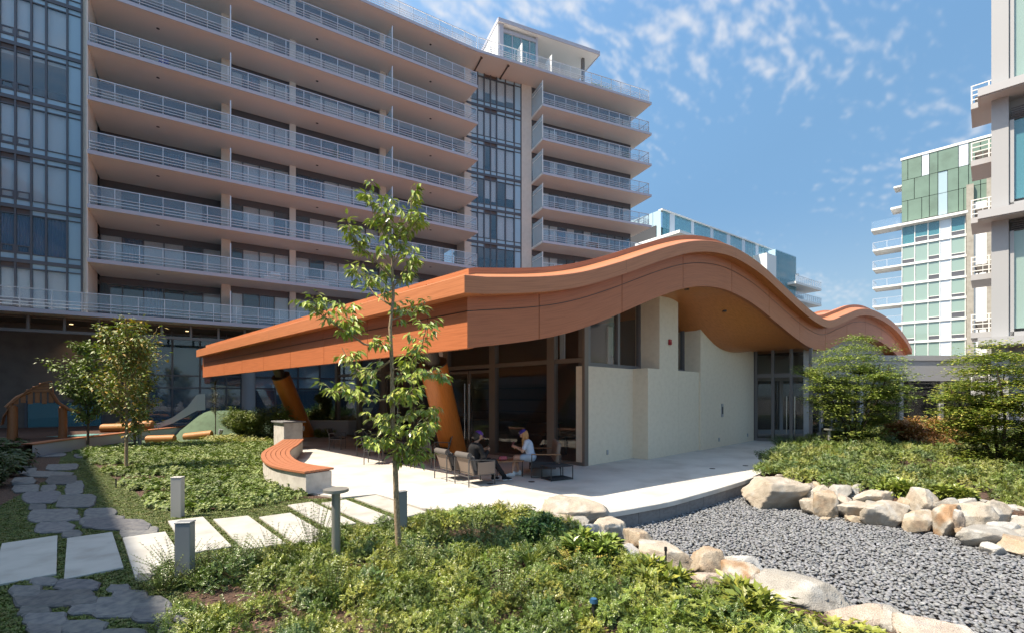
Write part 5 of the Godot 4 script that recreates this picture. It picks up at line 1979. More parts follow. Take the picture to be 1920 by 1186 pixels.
# a rock: a rough convex stone cut by a few planes, then worn by noise
func rock_mesh(seed_: int, size: Vector3, tone: Color, rust: float, nu := 46, nv := 28) -> ArrayMesh:
	var r := RandomNumberGenerator.new()
	r.seed = seed_
	var fn := FastNoiseLite.new()
	fn.seed = seed_
	fn.frequency = 1.1
	fn.fractal_octaves = 4
	var pl := []
	for i in 17:
		var d := Vector3(r.randfn(), r.randfn() * 0.8, r.randfn()).normalized()
		pl.append([d, r.randf_range(0.5, 0.88)])
	pl.append([Vector3(r.randf_range(-0.2, 0.2), 1, r.randf_range(-0.2, 0.25)).normalized(), r.randf_range(0.7, 0.85)])
	var mb := MB.new()
	var rows := []
	var facets := []
	for i in nu + 1:
		var row := []
		for j in nv + 1:
			var an := TAU * (i % nu) / nu
			var la := PI * (float(j) / nv - 0.5)
			var d := Vector3(cos(la) * cos(an), sin(la), cos(la) * sin(an))
			var best := 1.12
			var facet := d
			for p in pl:
				var c: float = d.dot(p[0])
				if c > 0.05 and p[1] / c < best:
					best = p[1] / c
					facet = p[0]
			facets.append((facet / size).normalized())
			var ly := fn.get_noise_2d(d.y * 9.0 + d.x * 2.0, float(seed_))
			best += fn.get_noise_3dv(d * 1.6) * 0.05 + fn.get_noise_3dv(d * 7.0) * 0.03 + ly * 0.02
			row.append(d * best * size * 0.56)
		rows.append(row)
	mb.grid(rows, true)
	for i in mb.v.size():
		var p := mb.v[i]
		var a := fn.get_noise_3dv(p * 2.3 + Vector3(5, 1, 2))
		var b := fn.get_noise_3dv(p * 5.0 + Vector3(1, 7, 3))
		var c := tone * (1.0 + b * 0.25)
		c = c.lerp(Color(0.38, 0.21, 0.1), clampf((a + rust * 0.4 - 0.25) * 2.6, 0.0, 0.85) * minf(rust, 0.9))
		c = c.lerp(Color(0.62, 0.63, 0.63), clampf((-a - 0.12) * 2.0, 0.0, 0.5))
		c.a = 1.0
		mb.c[i] = c
		mb.n[i] = (mb.n[i] * 0.25 + facets[i] * 0.85 + Vector3(fn.get_noise_3dv(p * 9.0), fn.get_noise_3dv(p * 9.0 + Vector3.ONE * 9), fn.get_noise_3dv(p * 9.0 + Vector3.ONE * 5)) * 0.38).normalized()
	return mb.mesh()

func boulders() -> void:
	# x, depth, height of the middle, width, height, thickness, turn, tone (0 beige, 1 grey, 2 tan, 3 white, 4 rust, 5 pink), label
	var far_ := [
		[6.33, 12.3, -0.06, 0.42, 0.36, 0.4, 0.2, 2, "small rounded tan stone tucked against the terrace end"],
		[6.2, 11.3, -0.12, 1.34, 0.8, 1.1, 0.15, 0, "huge flat topped beige boulder beside the terrace kerb"],
		[6.78, 11.0, 0.12, 0.3, 0.16, 0.26, 0.4, 5, "little pinkish stone on top right behind the huge flat boulder"],
		[6.78, 10.85, -0.03, 0.24, 0.26, 0.26, 0.1, 3, "small white block wedged right of the huge flat boulder"],
		[6.6, 10.55, -0.22, 0.52, 0.36, 0.46, 0.5, 0, "low beige stone half buried in pebbles by the huge flat boulder"],
		[6.85, 10.6, 0.0, 0.44, 0.42, 0.4, 0.3, 0, "rounded beige stone behind the upright split stone"],
		[6.76, 10.2, -0.09, 0.46, 0.64, 0.36, -0.1, 2, "upright split tan stone standing in the rock wall"],
		[7.25, 10.65, 0.09, 0.58, 0.26, 0.4, 0.25, 1, "grey lavender stone at the top beside the upright split stone"],
		[7.15, 10.35, -0.01, 0.34, 0.2, 0.3, 0.0, 5, "oval pink stone under the grey lavender one"],
		[7.18, 10.0, -0.17, 0.88, 0.46, 0.6, 0.12, 0, "broad sloping beige boulder right of the upright split stone"],
		[7.64, 10.65, 0.06, 0.24, 0.32, 0.24, 0.0, 1, "small standing grey stone at the planting edge"],
		[7.7, 10.1, 0.06, 0.86, 0.32, 0.5, 0.1, 0, "long flat capstone of pale beige on the wall top"],
		[7.43, 9.9, -0.05, 0.34, 0.16, 0.3, 0.2, 1, "flat oval stone squeezed under the long capstone"],
		[7.02, 9.85, -0.33, 0.38, 0.2, 0.36, 0.5, 2, "low tan stone sunk at the pebble edge"],
		[7.47, 9.65, -0.22, 0.86, 0.54, 0.62, 0.2, 0, "big grey and buff boulder below the long capstone"],
		[6.52, 10.0, -0.39, 0.26, 0.14, 0.24, 0.0, 2, "loose little stone lying out in the pebbles"],
		[8.05, 9.8, -0.06, 0.34, 0.3, 0.34, 0.3, 2, "squarish buff stone between two boulders of the wall"],
		[8.24, 9.6, 0.07, 0.48, 0.48, 0.44, 0.35, 0, "tall angular beige block rising above the wall"],
		[7.83, 9.6, -0.22, 0.22, 0.2, 0.24, 0.0, 2, "dark buff filler stone in a gap of the wall"],
		[7.75, 9.2, -0.22, 0.6, 0.44, 0.5, 0.2, 2, "yellowish rounded boulder on the pebbles"],
		[7.97, 9.25, -0.16, 0.18, 0.22, 0.2, 0.0, 1, "thin grey chip left of the rust streaked boulder"],
		[8.03, 8.9, -0.13, 0.5, 0.64, 0.48, 0.1, 4, "upright boulder streaked with orange rust"],
		[8.51, 9.4, 0.09, 0.46, 0.22, 0.36, 0.3, 1, "slanted grey slab on top behind the rust streaked boulder"],
		[8.82, 9.35, 0.12, 0.46, 0.16, 0.34, 0.1, 3, "pale thin stones along the wall top"],
		[8.55, 8.9, -0.02, 1.0, 0.46, 0.56, 0.15, 0, "wide pale boulder with a rusty corner right of the rust streaked one"],
		[8.02, 8.6, 0.03, 0.2, 0.24, 0.2, 0.0, 5, "small pale upright stone beside the rust streaked boulder"],
		[8.03, 8.6, -0.17, 0.2, 0.18, 0.22, 0.0, 2, "small tan stone at the foot of the rust streaked boulder"],
		[8.98, 8.95, 0.0, 0.76, 0.5, 0.5, 0.25, 0, "tall brownish boulder near the right edge of the picture"],
		[8.22, 8.3, -0.22, 1.04, 0.38, 0.6, 0.12, 1, "long flat grey green boulder lying on the pebbles"],
		[7.87, 7.9, -0.32, 0.34, 0.22, 0.32, 0.0, 3, "small white stone under the long grey green boulder"],
		[8.3, 7.85, -0.31, 0.6, 0.36, 0.5, 0.3, 2, "chunky brown stone at the low right end of the wall"],
		[8.7, 8.5, -0.14, 0.34, 0.22, 0.3, 0.1, 3, "white wedge stone above the long grey green boulder"],
		[9.16, 8.6, -0.1, 0.4, 0.3, 0.36, 0.0, 1, "grey rounded stone cut by the right picture edge"],
		[8.86, 8.25, -0.2, 0.5, 0.2, 0.4, 0.2, 1, "flat grey step stone at the right picture edge"],
		[9.43, 9.0, 0.08, 0.22, 0.14, 0.2, 0.0, 1, "little grey stone topmost at the right edge"],
		[9.56, 9.0, -0.03, 0.44, 0.16, 0.3, 0.0, 0, "flat buff stone below the topmost grey one at the right edge"]]
	var near_ := [
		[1.08, 9.2, -0.02, 1.08, 0.52, 0.8, -0.3, 0, "large cream boulder at the corner where terrace and pebbles meet"],
		[0.9, 8.85, -0.1, 0.78, 0.34, 0.5, -0.2, 2, "tan boulder in front of the large cream one"],
		[1.15, 8.0, -0.12, 0.7, 0.42, 0.55, -0.5, 3, "bluish white angular rock among the shrubs"],
		[1.22, 8.6, -0.07, 0.36, 0.22, 0.34, -0.4, 1, "small flat grey rock between cream and white boulders"],
		[1.56, 7.95, -0.06, 0.72, 0.38, 0.6, -0.7, 0, "long cream boulder along the pebble edge"],
		[1.5, 7.1, -0.08, 0.54, 0.3, 0.44, -0.5, 2, "tan slanted slab below the long cream boulder"],
		[1.64, 6.7, -0.08, 0.52, 0.42, 0.46, -0.4, 3, "pale grey block with a flat sunlit face"],
		[1.9, 7.3, 0.0, 0.42, 0.34, 0.4, -0.6, 2, "buff lump right above the pale grey block"],
		[2.17, 6.7, -0.06, 0.82, 0.38, 0.56, -0.75, 0, "long pinkish beige boulder behind the irrigation stake"],
		[1.84, 6.3, -0.06, 0.26, 0.24, 0.26, 0.0, 1, "small pale stone left of the irrigation stake"],
		[1.4, 6.2, -0.08, 0.24, 0.26, 0.26, 0.0, 3, "small whitish stone half hidden in leaves"],
		[1.67, 6.0, -0.06, 0.36, 0.18, 0.3, -0.3, 0, "low flat stone nearly covered by shrubs"],
		[2.6, 6.3, -0.04, 0.48, 0.42, 0.46, -0.5, 2, "cream and tan boulder with a humped top"],
		[2.85, 6.02, -0.05, 0.48, 0.28, 0.4, -0.6, 4, "boulder with a band of orange stain on its top"],
		[3.04, 6.35, -0.05, 0.54, 0.28, 0.36, -0.6, 3, "white slab beside the orange stained boulder"],
		[2.4, 5.8, -0.08, 0.52, 0.42, 0.42, -0.4, 5, "pinkish grey boulder in front of the humped cream one"],
		[2.58, 5.6, -0.08, 0.34, 0.3, 0.32, -0.3, 1, "small grey wedge under the orange stained boulder"],
		[3.3, 5.5, -0.1, 1.1, 0.4, 0.44, -0.62, 1, "long pale grey kerb rock by the pebbles"],
		[3.55, 4.95, -0.09, 0.6, 0.28, 0.42, -0.6, 5, "speckled granite rock near the bottom edge"],
		[3.76, 4.8, -0.08, 0.24, 0.26, 0.3, -0.4, 1, "small grey rock next to the speckled granite"],
		[3.98, 4.55, -0.06, 0.74, 0.34, 0.5, -0.5, 5, "pink granite block at the bottom edge of the picture"]]
	var tones := [Color(0.5, 0.445, 0.375), Color(0.39, 0.375, 0.35), Color(0.47, 0.395, 0.305), Color(0.54, 0.53, 0.515), Color(0.48, 0.4, 0.31), Color(0.5, 0.43, 0.375)]
	var k := 0
	for set_ in [[far_, "stones of the rock wall behind the pebbles"], [near_, "boulders between shrubs and pebbles"]]:
		for b in set_[0]:
			k += 1
			var low: float = b[2] - b[4] * 0.5
			var sy: float = b[4] + maxf(0.0, low + 0.4) * 0.25
			var m := rock_mesh(900 + k, Vector3(b[3], sy, b[5]) * (1.2 if set_[0] == far_ else 1.14), tones[b[7]], [0.2, 0.08, 0.4, 0.03, 1.1, 0.25][b[7]])
			var o := inst("boulder", m, M.boulder, self, Transform3D(Basis(Vector3.UP, b[6]), W(b[0], b[1], b[2] - (sy - b[4]) * 0.4)))
			tag(o, b[8], "boulder", set_[1])
	# small stones packed between the boulders of the wall
	rg.seed = 404
	var line := [Vector2(6.4, 11.9), Vector2(6.95, 10.95), Vector2(7.55, 10.25), Vector2(8.1, 9.7), Vector2(8.55, 9.2), Vector2(9.1, 8.8), Vector2(9.6, 8.55)]
	for i in 56:
		var f := rf(0.0, 5.99)
		var p: Vector2 = line[int(f)].lerp(line[int(f) + 1], f - int(f))
		var dn := rf(-0.25, 0.5)
		p += Vector2(0.66, 0.75) * dn
		var y := clampf(-0.16 + dn * 0.6, -0.36, 0.1) + rf(-0.05, 0.05)
		var s := rf(0.2, 0.38)
		var tn := rg.randi() % 6
		var best := 1e9
		var by := ""
		for b in far_:
			var dd := Vector2(b[0], b[1]).distance_to(p)
			if dd < best:
				best = dd
				by = b[8]
		var o := inst("filler_stone", rock_mesh(2000 + i, Vector3(s, s * rf(0.6, 0.9), s * 0.9), tones[tn], 0.2, 22, 14), M.boulder, self, Transform3D(Basis(Vector3.UP, rf(0, TAU)), W(p.x, p.y, y)))
		var words := by.split(" ")
		tag(o, ("tiny " if s < 0.25 else "chunky " if s > 0.32 else "") + ["beige", "grey", "tan", "white", "brownish", "pinkish"][tn] + " filler stone " + ("behind" if dn > 0.12 else "beside") + " the " + " ".join(words.slice(0, mini(10, words.size()))), "stone", "filler stones of the rock wall")
	# hidden packing behind and below both rows so that no gap shows soil hanging in the air
	var fill := MB.new()
	fill.prism(PackedVector2Array([Vector2(0.2, 9.0), Vector2(0.75, 8.9), Vector2(1.0, 8.0), Vector2(1.3, 7.0), Vector2(1.7, 6.1), Vector2(2.4, 5.5), Vector2(3.1, 4.7), Vector2(3.6, 4.2), Vector2(3.3, 3.9), Vector2(1.4, 5.6), Vector2(0.6, 7.4)]), -0.44, -0.05)
	struct("soil_bank", fill, M.soil)

func play_area() -> void:
	# raised play surface with its wood topped edge wall
	var edge_ := [Vector2(-17.6, 17.4), Vector2(-18.15, 19.5), Vector2(-18.5, 22.0), Vector2(-18.85, 25.0), Vector2(-19.05, 28.2)]
	var pg := MB.new()
	pg.prism(PackedVector2Array([Vector2(-17.7, 17.4), Vector2(-18.2, 19.5), Vector2(-18.6, 22.0), Vector2(-18.95, 25.0), Vector2(-19.1, 28.3), Vector2(-24, 32.5), Vector2(-40, 30), Vector2(-40, 15), Vector2(-24, 15)]), -0.05, 0.4)
	struct("play_ground", pg, M.play_ground)
	var cv := Curve2D.new()
	for i in edge_.size():
		var tn: Vector2 = (edge_[mini(i + 1, 4)] - edge_[maxi(i - 1, 0)]) / 6.0
		cv.add_point(edge_[i], -tn, tn)
	var wl := MB.new()
	var tops := []
	for side in [-0.2, 0.2]:
		var rows := []
		for i in 30:
			var p := cv.sample_baked(cv.get_baked_length() * i / 29.0, true)
			rows.append([W(p.x + side, p.y, -0.05), W(p.x + side, p.y, 0.42)])
		wl.grid(rows, side < 0)
	var wt := thing("edge_wall", "curved low wall with a wooden top edging the play area", "bench", Vector3.ZERO)
	part("wall", wl, M.link_grey, wt)
	for off in [-0.165, -0.055, 0.055, 0.165]:
		var sl := MB.new()
		var rows := []
		var rl := []
		var rr := []
		for i in 30:
			var p := cv.sample_baked(cv.get_baked_length() * i / 29.0, true)
			rows.append([W(p.x + off - 0.05, p.y, 0.475), W(p.x + off + 0.05, p.y, 0.475)])
			rl.append([W(p.x + off - 0.05, p.y, 0.425), W(p.x + off - 0.05, p.y, 0.475)])
			rr.append([W(p.x + off + 0.05, p.y, 0.425), W(p.x + off + 0.05, p.y, 0.475)])
		sl.grid(rows, true)
		sl.grid(rl, true)
		sl.grid(rr, false)
		part("slat", sl, M.bench_wood, wt)
	# teal pad in the play area and green pad outside it
	var tp := MB.new()
	tp.prism(PackedVector2Array([Vector2(-20.6, 21.2), Vector2(-18.9, 21.4), Vector2(-18.95, 22.8), Vector2(-20.2, 22.9)]), 0.4, 0.415)
	struct("play_mat", tp, M.rubber_teal)
	var gp := MB.new()
	gp.prism(PackedVector2Array([Vector2(-18.4, 21.6), Vector2(-14.9, 22.2), Vector2(-14.2, 24.6), Vector2(-15.0, 27.6), Vector2(-18.8, 28.0)]), -0.05, 0.02)
	struct("play_mat", gp, M.rubber_green)
	# mound
	var mound := MB.new()
	var rows2 := []
	for i in 33:
		var row := []
		for j in 13:
			var a := TAU * i / 32.0
			var r := j / 12.0
			var y := 1.42 * (1.0 - smoothstep(0.3, 1.0, r)) - 0.05
			row.append(W(-16.4 + cos(a) * r * 3.4, 28.0 + sin(a) * r * 2.5, y))
		rows2.append(row)
	mound.grid(rows2, true)
	var mo := struct("rubber_mound", mound, M.rubber_green)
	# slide
	var sl2 := thing("slide", "grey steel slide with tall side wings running down the green mound", "slide", W(-18.2, 28.0), 0.55)
	var path := [Vector3(0.25, 1.5, 0.1), Vector3(-0.15, 1.48, 0.1), Vector3(-0.6, 1.2, 0.15), Vector3(-1.3, 0.78, 0.2), Vector3(-1.9, 0.56, 0.25), Vector3(-2.5, 0.5, 0.3)]
	var bed := MB.new()
	var b_rows := []
	for p in path:
		b_rows.append([p + Vector3(0, 0, -0.3), p + Vector3(0, -0.02, 0.0), p + Vector3(0, 0, 0.3)])
	bed.grid(b_rows, false)
	part("chute", bed, M.slide_bed, sl2)
	for s in [-0.34, 0.34]:
		var wg := MB.new()
		var hs := [0.85, 0.82, 0.4, 0.22, 0.16, 0.1]
		for i in path.size() - 1:
			var p: Vector3 = path[i] + Vector3(0, 0, s)
			var q: Vector3 = path[i + 1] + Vector3(0, 0, s)
			for dz in [-0.04, 0.04]:
				wg.quad(p + Vector3(0, -0.1, dz), q + Vector3(0, -0.1, dz), q + Vector3(0, hs[i + 1], dz), p + Vector3(0, hs[i], dz), Vector3(0, 0, dz))
			wg.quad(p + Vector3(0, hs[i], -0.04), q + Vector3(0, hs[i + 1], -0.04), q + Vector3(0, hs[i + 1], 0.04), p + Vector3(0, hs[i], 0.04), Vector3.UP)
		var p0: Vector3 = path[0] + Vector3(0, 0, s)
		wg.quad(p0 + Vector3(0, -0.1, -0.04), p0 + Vector3(0, -0.1, 0.04), p0 + Vector3(0, 0.85, 0.04), p0 + Vector3(0, 0.85, -0.04), Vector3.RIGHT)
		part("wing", wg, M.slide_metal, sl2)
	var br := MB.new()
	br.tube([Vector3(0.2, 2.2, -0.24), Vector3(0.2, 2.2, 0.44)], [0.025], 8)
	part("grab_bar", br, M.slide_metal, sl2)
	# little playhouse with a sail shaped roof
	var ph := thing("playhouse", "small timber play arch with a curved sail roof and upright boards", "play house", W(-20.0, 20.2, 0.4), 0.72)
	for x in [-0.75, 0.78]:
		var pm := MB.new()
		pm.tube([Vector3(x, -0.05, 0), Vector3(x + 0.02, 0.7, 0), Vector3(x, 1.42 if x < 0 else 1.3, 0)], [0.15, 0.14, 0.145], 14)
		part("post", pm, M.play_wood, ph)
		var pb := MB.new()
		pb.tube([Vector3(x, -0.05, -0.72), Vector3(x, 1.35, -0.72)], [0.13], 12)
		part("post", pb, M.play_wood, ph)
	var cl := [Vector2(-1.05, 0.62), Vector2(-0.98, 1.0), Vector2(-0.72, 1.55), Vector2(-0.3, 2.05), Vector2(0.2, 2.4), Vector2(0.42, 2.46)]
	var cr := [Vector2(0.42, 2.46), Vector2(0.48, 1.95), Vector2(0.68, 1.5), Vector2(1.0, 1.22), Vector2(1.4, 1.08)]
	for c in [cl, cr]:
		var sh := MB.new()
		var ro := []
		for p in c:
			ro.append([Vector3(p.x, p.y, 0.18), Vector3(p.x, p.y, -0.85)])
		sh.grid(ro, false)
		var ro2 := []
		for p in c:
			ro2.append([Vector3(p.x, p.y - 0.05, 0.18), Vector3(p.x, p.y, 0.18)])
		sh.grid(ro2, false)
		part("roof_sheet", sh, M.play_wood, ph)
	for i in 6:
		var x := -0.62 + i * 0.21
		var mb := MB.new()
		var yt := 1.98 if i > 1 else 1.65 + i * 0.18
		mb.cbox(Vector3(x, (1.5 + yt) * 0.5 + (0.05 if i % 2 else 0.0), 0.06), Vector3(0.15, yt - 1.5 + 0.05, 0.04), 0.01)
		part("board", mb, M.play_wood, ph)
	for y in [2.03, 2.16, 2.29]:
		var mb := MB.new()
		var x0: float = -0.33 + (y - 2.03) * 1.5
		mb.cbox(Vector3((x0 + 0.42) * 0.5, y, 0.09), Vector3(0.42 - x0, 0.12, 0.05), 0.012)
		part("gable_board", mb, M.play_wood, ph)
	var rl2 := MB.new()
	rl2.tube([Vector3(0.42, 2.0, 0.08), Vector3(0.62, 1.55, 0.08), Vector3(0.95, 1.25, 0.08), Vector3(1.3, 1.1, 0.08)], [0.06], 8)
	rl2.tube([Vector3(-0.9, 1.35, 0.08), Vector3(-0.6, 1.75, 0.08), Vector3(-0.2, 2.0, 0.08)], [0.06], 8)
	part("rafter", rl2, M.play_wood, ph)
	# logs
	for l in [[-16.55, 22.6, 0.18, 1.25, 0.19, 0.25, "honey coloured log on the green mat, nearer one in the sun"], [-15.9, 24.3, 0.2, 1.35, 0.2, 0.32, "honey coloured log on the green mat, tilted one in the sun"], [-20.6, 26.2, 0.6, 1.9, 0.24, 0.12, "shaded log lying by the glass wall in the play area"], [-19.9, 24.2, 0.6, 1.5, 0.22, 0.3, "shaded log near the wood topped wall"]]:
		var mb := MB.new()
		var tilt: float = 0.1 if l[6].contains("tilted") else 0.02
		var d := Vector3(cos(l[5]), tilt, -sin(l[5]) * 0.4)
		mb.tube([-d * l[3] * 0.5, -d * l[3] * 0.5 + d * 0.05, d * l[3] * 0.5 - d * 0.05, d * l[3] * 0.5], [l[4] * 0.9, l[4], l[4] * 1.04, l[4] * 0.94], 16)
		tag(inst("log", mb.mesh(), M.log_wood, self, Transform3D(Basis.IDENTITY, W(l[0], l[1], l[2]))), l[6], "log", "play logs")

# ---------------------------------------------------------------- terrace furniture
func ribbon(mb: MB, cv: Curve2D, off0: float, off1: float, y0: float, y1: float, s0 := 0.0, s1 := 1.0) -> void:
	var n := 40
	var total := cv.get_baked_length()
	var r := [[], [], [], []]
	for i in n + 1:
		var f := lerpf(s0, s1, float(i) / n) * total
		var p := cv.sample_baked(clampf(f, 0, total), true)
		var q := cv.sample_baked(clampf(f + 0.04, 0, total), true)
		var o := cv.sample_baked(clampf(f - 0.04, 0, total), true)
		var nn := Vector2((q - o).y, -(q - o).x).normalized()
		var a := p + nn * off0
		var b := p + nn * off1
		r[0].append([W(a.x, a.y, y1), W(b.x, b.y, y1)])
		r[1].append([W(b.x, b.y, y1), W(b.x, b.y, y0)])
		r[2].append([W(b.x, b.y, y0), W(a.x, a.y, y0)])
		r[3].append([W(a.x, a.y, y0), W(a.x, a.y, y1)])
	for k in 4:
		mb.grid(r[k], true)
	for e in [0, n]:
		mb.quad(r[0][e][0], r[0][e][1], r[2][e][0], r[2][e][1])

func terrace_things() -> void:
	# ---- curved bench
	var pts := [Vector2(-4.42, 11.02), Vector2(-5.0, 11.42), Vector2(-5.6, 11.95), Vector2(-6.25, 12.85), Vector2(-6.92, 14.05), Vector2(-7.42, 15.25), Vector2(-7.85, 16.7), Vector2(-8.6, 18.9)]
	var cv := Curve2D.new()
	for i in pts.size():
		var tn: Vector2 = (pts[mini(i + 1, pts.size() - 1)] - pts[maxi(i - 1, 0)]) / 6.0
		cv.add_point(pts[i], -tn, tn)
	var bench := thing("curved_bench", "long curved bench of pale concrete with reddish wooden slats on top", "bench")
	var body := MB.new()
	ribbon(body, cv, -0.33, 0.33, 0.0, 0.45, 0.004, 0.985)
	part("base", body, M.bench_concrete, bench)
	rg.seed = 31
	for i in 6:
		for seg in [[0.0, 0.32], [0.321, 0.66], [0.661, 0.985]]:
			var mb := MB.new()
			mb.shift = Vector2(rf(0, 9), rf(0, 9))
			var a := -0.38 + i * 0.128
			ribbon(mb, cv, a, a + 0.113, 0.472, 0.52, seg[0], seg[1])
			part("slat", mb, M.bench_wood, bench)
	var sup := MB.new()
	ribbon(sup, cv, -0.3, 0.3, 0.448, 0.474, 0.01, 0.97)
	part("seat_support", sup, M.dark_steel, bench)
	# ---- serving counter at its end
	var ct := thing("serving_counter", "square pale counter with a dark stone top at the far end of the curved bench", "counter", W(-9.32, 19.6), 0.0)
	var bb := Basis(W(FP.x, FP.y), Vector3.UP, W(-FQ.x, -FQ.y))
	var c1 := MB.new()
	c1.box(W(0.375 * FP.x + 0.58 * FQ.x, 0.375 * FP.y + 0.58 * FQ.y, 0.55), Vector3(0.75, 1.1, 1.16), bb)
	part("body", c1, M.bench_concrete, ct)
	var c2 := MB.new()
	c2.cbox(W(0.39 * FP.x + 0.58 * FQ.x, 0.39 * FP.y + 0.58 * FQ.y, 1.13), Vector3(0.95, 0.06, 1.34), 0.008, bb)
	part("worktop", c2, M.slate, ct)
	var c3 := MB.new()
	c3.cbox(W(0.82 * FP.x + 0.1 * FQ.x, 0.82 * FP.y + 0.1 * FQ.y, 0.85), Vector3(0.06, 0.22, 0.12), 0.01, bb)
	part("socket_cover", c3, M.handle_metal, ct)

	# ---- dining chairs and tables
	var dc := [
		[-7.3, 20.0, 90, "dark metal dining chair at the far left of the leftmost table, under the eave"],
		[-6.5, 22.0, 5, "dark dining chair behind the leftmost table, its back to the shrubs"],
		[-5.45, 17.9, 80, "dark dining chair with a hooped back, behind the sunlit one"],
		[-4.55, 15.7, 92, "metal dining chair whose arms catch the sun at the edge of the shade"],
		[-5.5, 21.6, -80, "dark dining chair right of the leftmost table"],
		[-2.72, 14.95, 176, "dining chair seen from behind between the tree trunk and the leaning column"],
		[-3.7, 17.4, 10, "dark dining chair facing out from behind the middle table"],
		[-2.3, 16.2, -95, "dark dining chair in the gloom beside the foot of the near column"]]
	var proto: Node3D = null
	for d in dc:
		var ch: Node3D
		if proto == null:
			ch = dining_chair()
			proto = ch
		else:
			ch = proto.duplicate()
			ch.name = numbered("dining_chair")
			add_child(ch)
		ch.position = W(d[0], d[1])
		ch.rotation.y = deg_to_rad(d[2])
		tag(ch, d[3], "chair", "dining chairs under the eave")
	for t in [[-6.35, 20.7, "dark square table farthest left under the eave"], [-4.55, 18.3, "dark square table in the middle, behind the young tree"], [-3.45, 15.9, "dark square table nearest the leaning column"]]:
		var tb := thing("dining_table", t[2], "table", W(t[0], t[1]), 0.6, "dining tables under the eave")
		var tp := MB.new()
		tp.cbox(Vector3(0, 0.725, 0), Vector3(0.82, 0.035, 0.82), 0.008)
		part("tabletop", tp, M.cushion_dark, tb)
		var pd := MB.new()
		pd.box(Vector3(0, 0.38, 0), Vector3(0.1, 0.66, 0.1))
		part("pedestal", pd, M.dark_steel, tb)
		var bs := MB.new()
		bs.cbox(Vector3(0, 0.025, 0), Vector3(0.52, 0.05, 0.52), 0.01)
		part("base", bs, M.dark_steel, tb)
	# ---- lounge seats round the low table
	for l in [[-1.56, 12.86, "brown lounge chair, left one of the pair with backs to the sun"], [-0.92, 12.08, "brown lounge chair with a side panel, nearer one, occupied by the person in black"]]:
		var lc := thing("lounge_chair", l[2], "lounge chair", W(l[0], l[1]), deg_to_rad(127), "lounge chairs on the terrace")
		var back := MB.new()
		back.cbox(Vector3(0, 0.5, -0.3), Vector3(0.62, 0.5, 0.035), 0.01, Basis(Vector3.RIGHT, -0.3))
		part("backrest", back, M.chair_fabric, lc)
		var seat := MB.new()
		seat.cbox(Vector3(0, 0.33, 0.05), Vector3(0.62, 0.12, 0.62), 0.03)
		part("seat_cushion", seat, M.cushion_dark, lc)
		var cu := MB.new()
		cu.cbox(Vector3(0, 0.52, -0.2), Vector3(0.6, 0.46, 0.13), 0.04, Basis(Vector3.RIGHT, -0.3))
		cu.tube([Vector3(-0.3, 0.75, -0.36), Vector3(0.3, 0.75, -0.36)], [0.075], 12)
		part("back_cushion", cu, M.cushion, lc)
		var fr := MB.new()
		for sx in [-0.33, 0.33]:
			fr.box(Vector3(sx, 0.33, -0.4), Vector3(0.022, 0.66, 0.022))
			fr.box(Vector3(sx, 0.3, 0.36), Vector3(0.022, 0.6, 0.022))
			fr.bar(Vector3(sx, 0.66, -0.4), Vector3(sx, 0.6, 0.36), 0.022, 0.022)
			fr.bar(Vector3(sx, 0.26, -0.4), Vector3(sx, 0.26, 0.36), 0.02, 0.02)
		fr.box(Vector3(0, 0.25, -0.4), Vector3(0.64, 0.02, 0.02))
		fr.box(Vector3(0, 0.25, 0.36), Vector3(0.64, 0.02, 0.02))
		part("frame", fr, M.chair_metal, lc)
		for sx in [-0.335, 0.335]:
			var arm := MB.new()
			arm.cbox(Vector3(sx, 0.43, 0.1), Vector3(0.03, 0.3, 0.5), 0.008)
			part("side_panel", arm, M.chair_fabric, lc)
	var so := thing("sofa", "dark two seat outdoor sofa with a wooden arm, beside the glass wall", "sofa", W(0.95, 13.7), deg_to_rad(-90))
	var sb := MB.new()
	sb.cbox(Vector3(0, 0.34, 0.1), Vector3(1.5, 0.16, 0.66), 0.03)
	part("seat_cushion", sb, M.cushion_dark, so)
	var sk := MB.new()
	sk.cbox(Vector3(0, 0.66, -0.3), Vector3(1.5, 0.54, 0.1), 0.03, Basis(Vector3.RIGHT, -0.12))
	part("backrest", sk, M.chair_fabric, so)
	var sf := MB.new()
	for sx in [-0.8, 0.8]:
		for sz in [-0.36, 0.42]:
			sf.box(Vector3(sx, 0.31, sz), Vector3(0.025, 0.62, 0.025))
		sf.box(Vector3(sx, 0.012, 0.03), Vector3(0.025, 0.024, 0.75))
	for sz in [-0.36, 0.42]:
		sf.box(Vector3(0, 0.25, sz), Vector3(1.6, 0.025, 0.025))
	part("frame", sf, M.dark_steel, so)
	for sx in [-0.8, 0.8]:
		var am := MB.new()
		am.cbox(Vector3(sx, 0.635, 0.03), Vector3(0.06, 0.025, 0.8), 0.006)
		part("armrest", am, M.arm_wood, so)
	var side := thing("side_table", "low black wire side table standing in front of the sofa", "table", W(1.2, 12.75), 0.5)
	var st := MB.new()
	st.cbox(Vector3(0, 0.36, 0), Vector3(0.72, 0.02, 0.5), 0.005)
	part("tabletop", st, M.cushion_dark, side)
	var sg := MB.new()
	for sx in [-0.34, 0.34]:
		for sz in [-0.23, 0.23]:
			sg.box(Vector3(sx, 0.18, sz), Vector3(0.018, 0.36, 0.018))
	for sz in [-0.23, 0.23]:
		sg.box(Vector3(0, 0.02, sz), Vector3(0.68, 0.018, 0.018))
	part("frame", sg, M.dark_steel, side)
	var sh := MB.new()
	sh.cbox(Vector3(0, 0.04, 0), Vector3(0.66, 0.02, 0.44), 0.005)
	part("shelf", sh, M.cushion_dark, side)
	var cf := thing("coffee_table", "low wooden table between the two seated people", "table", W(-0.12, 13.25), 0.3)
	var cft := MB.new()
	cft.cbox(Vector3(0, 0.43, 0), Vector3(0.8, 0.035, 0.5), 0.008)
	part("tabletop", cft, M.arm_wood, cf)
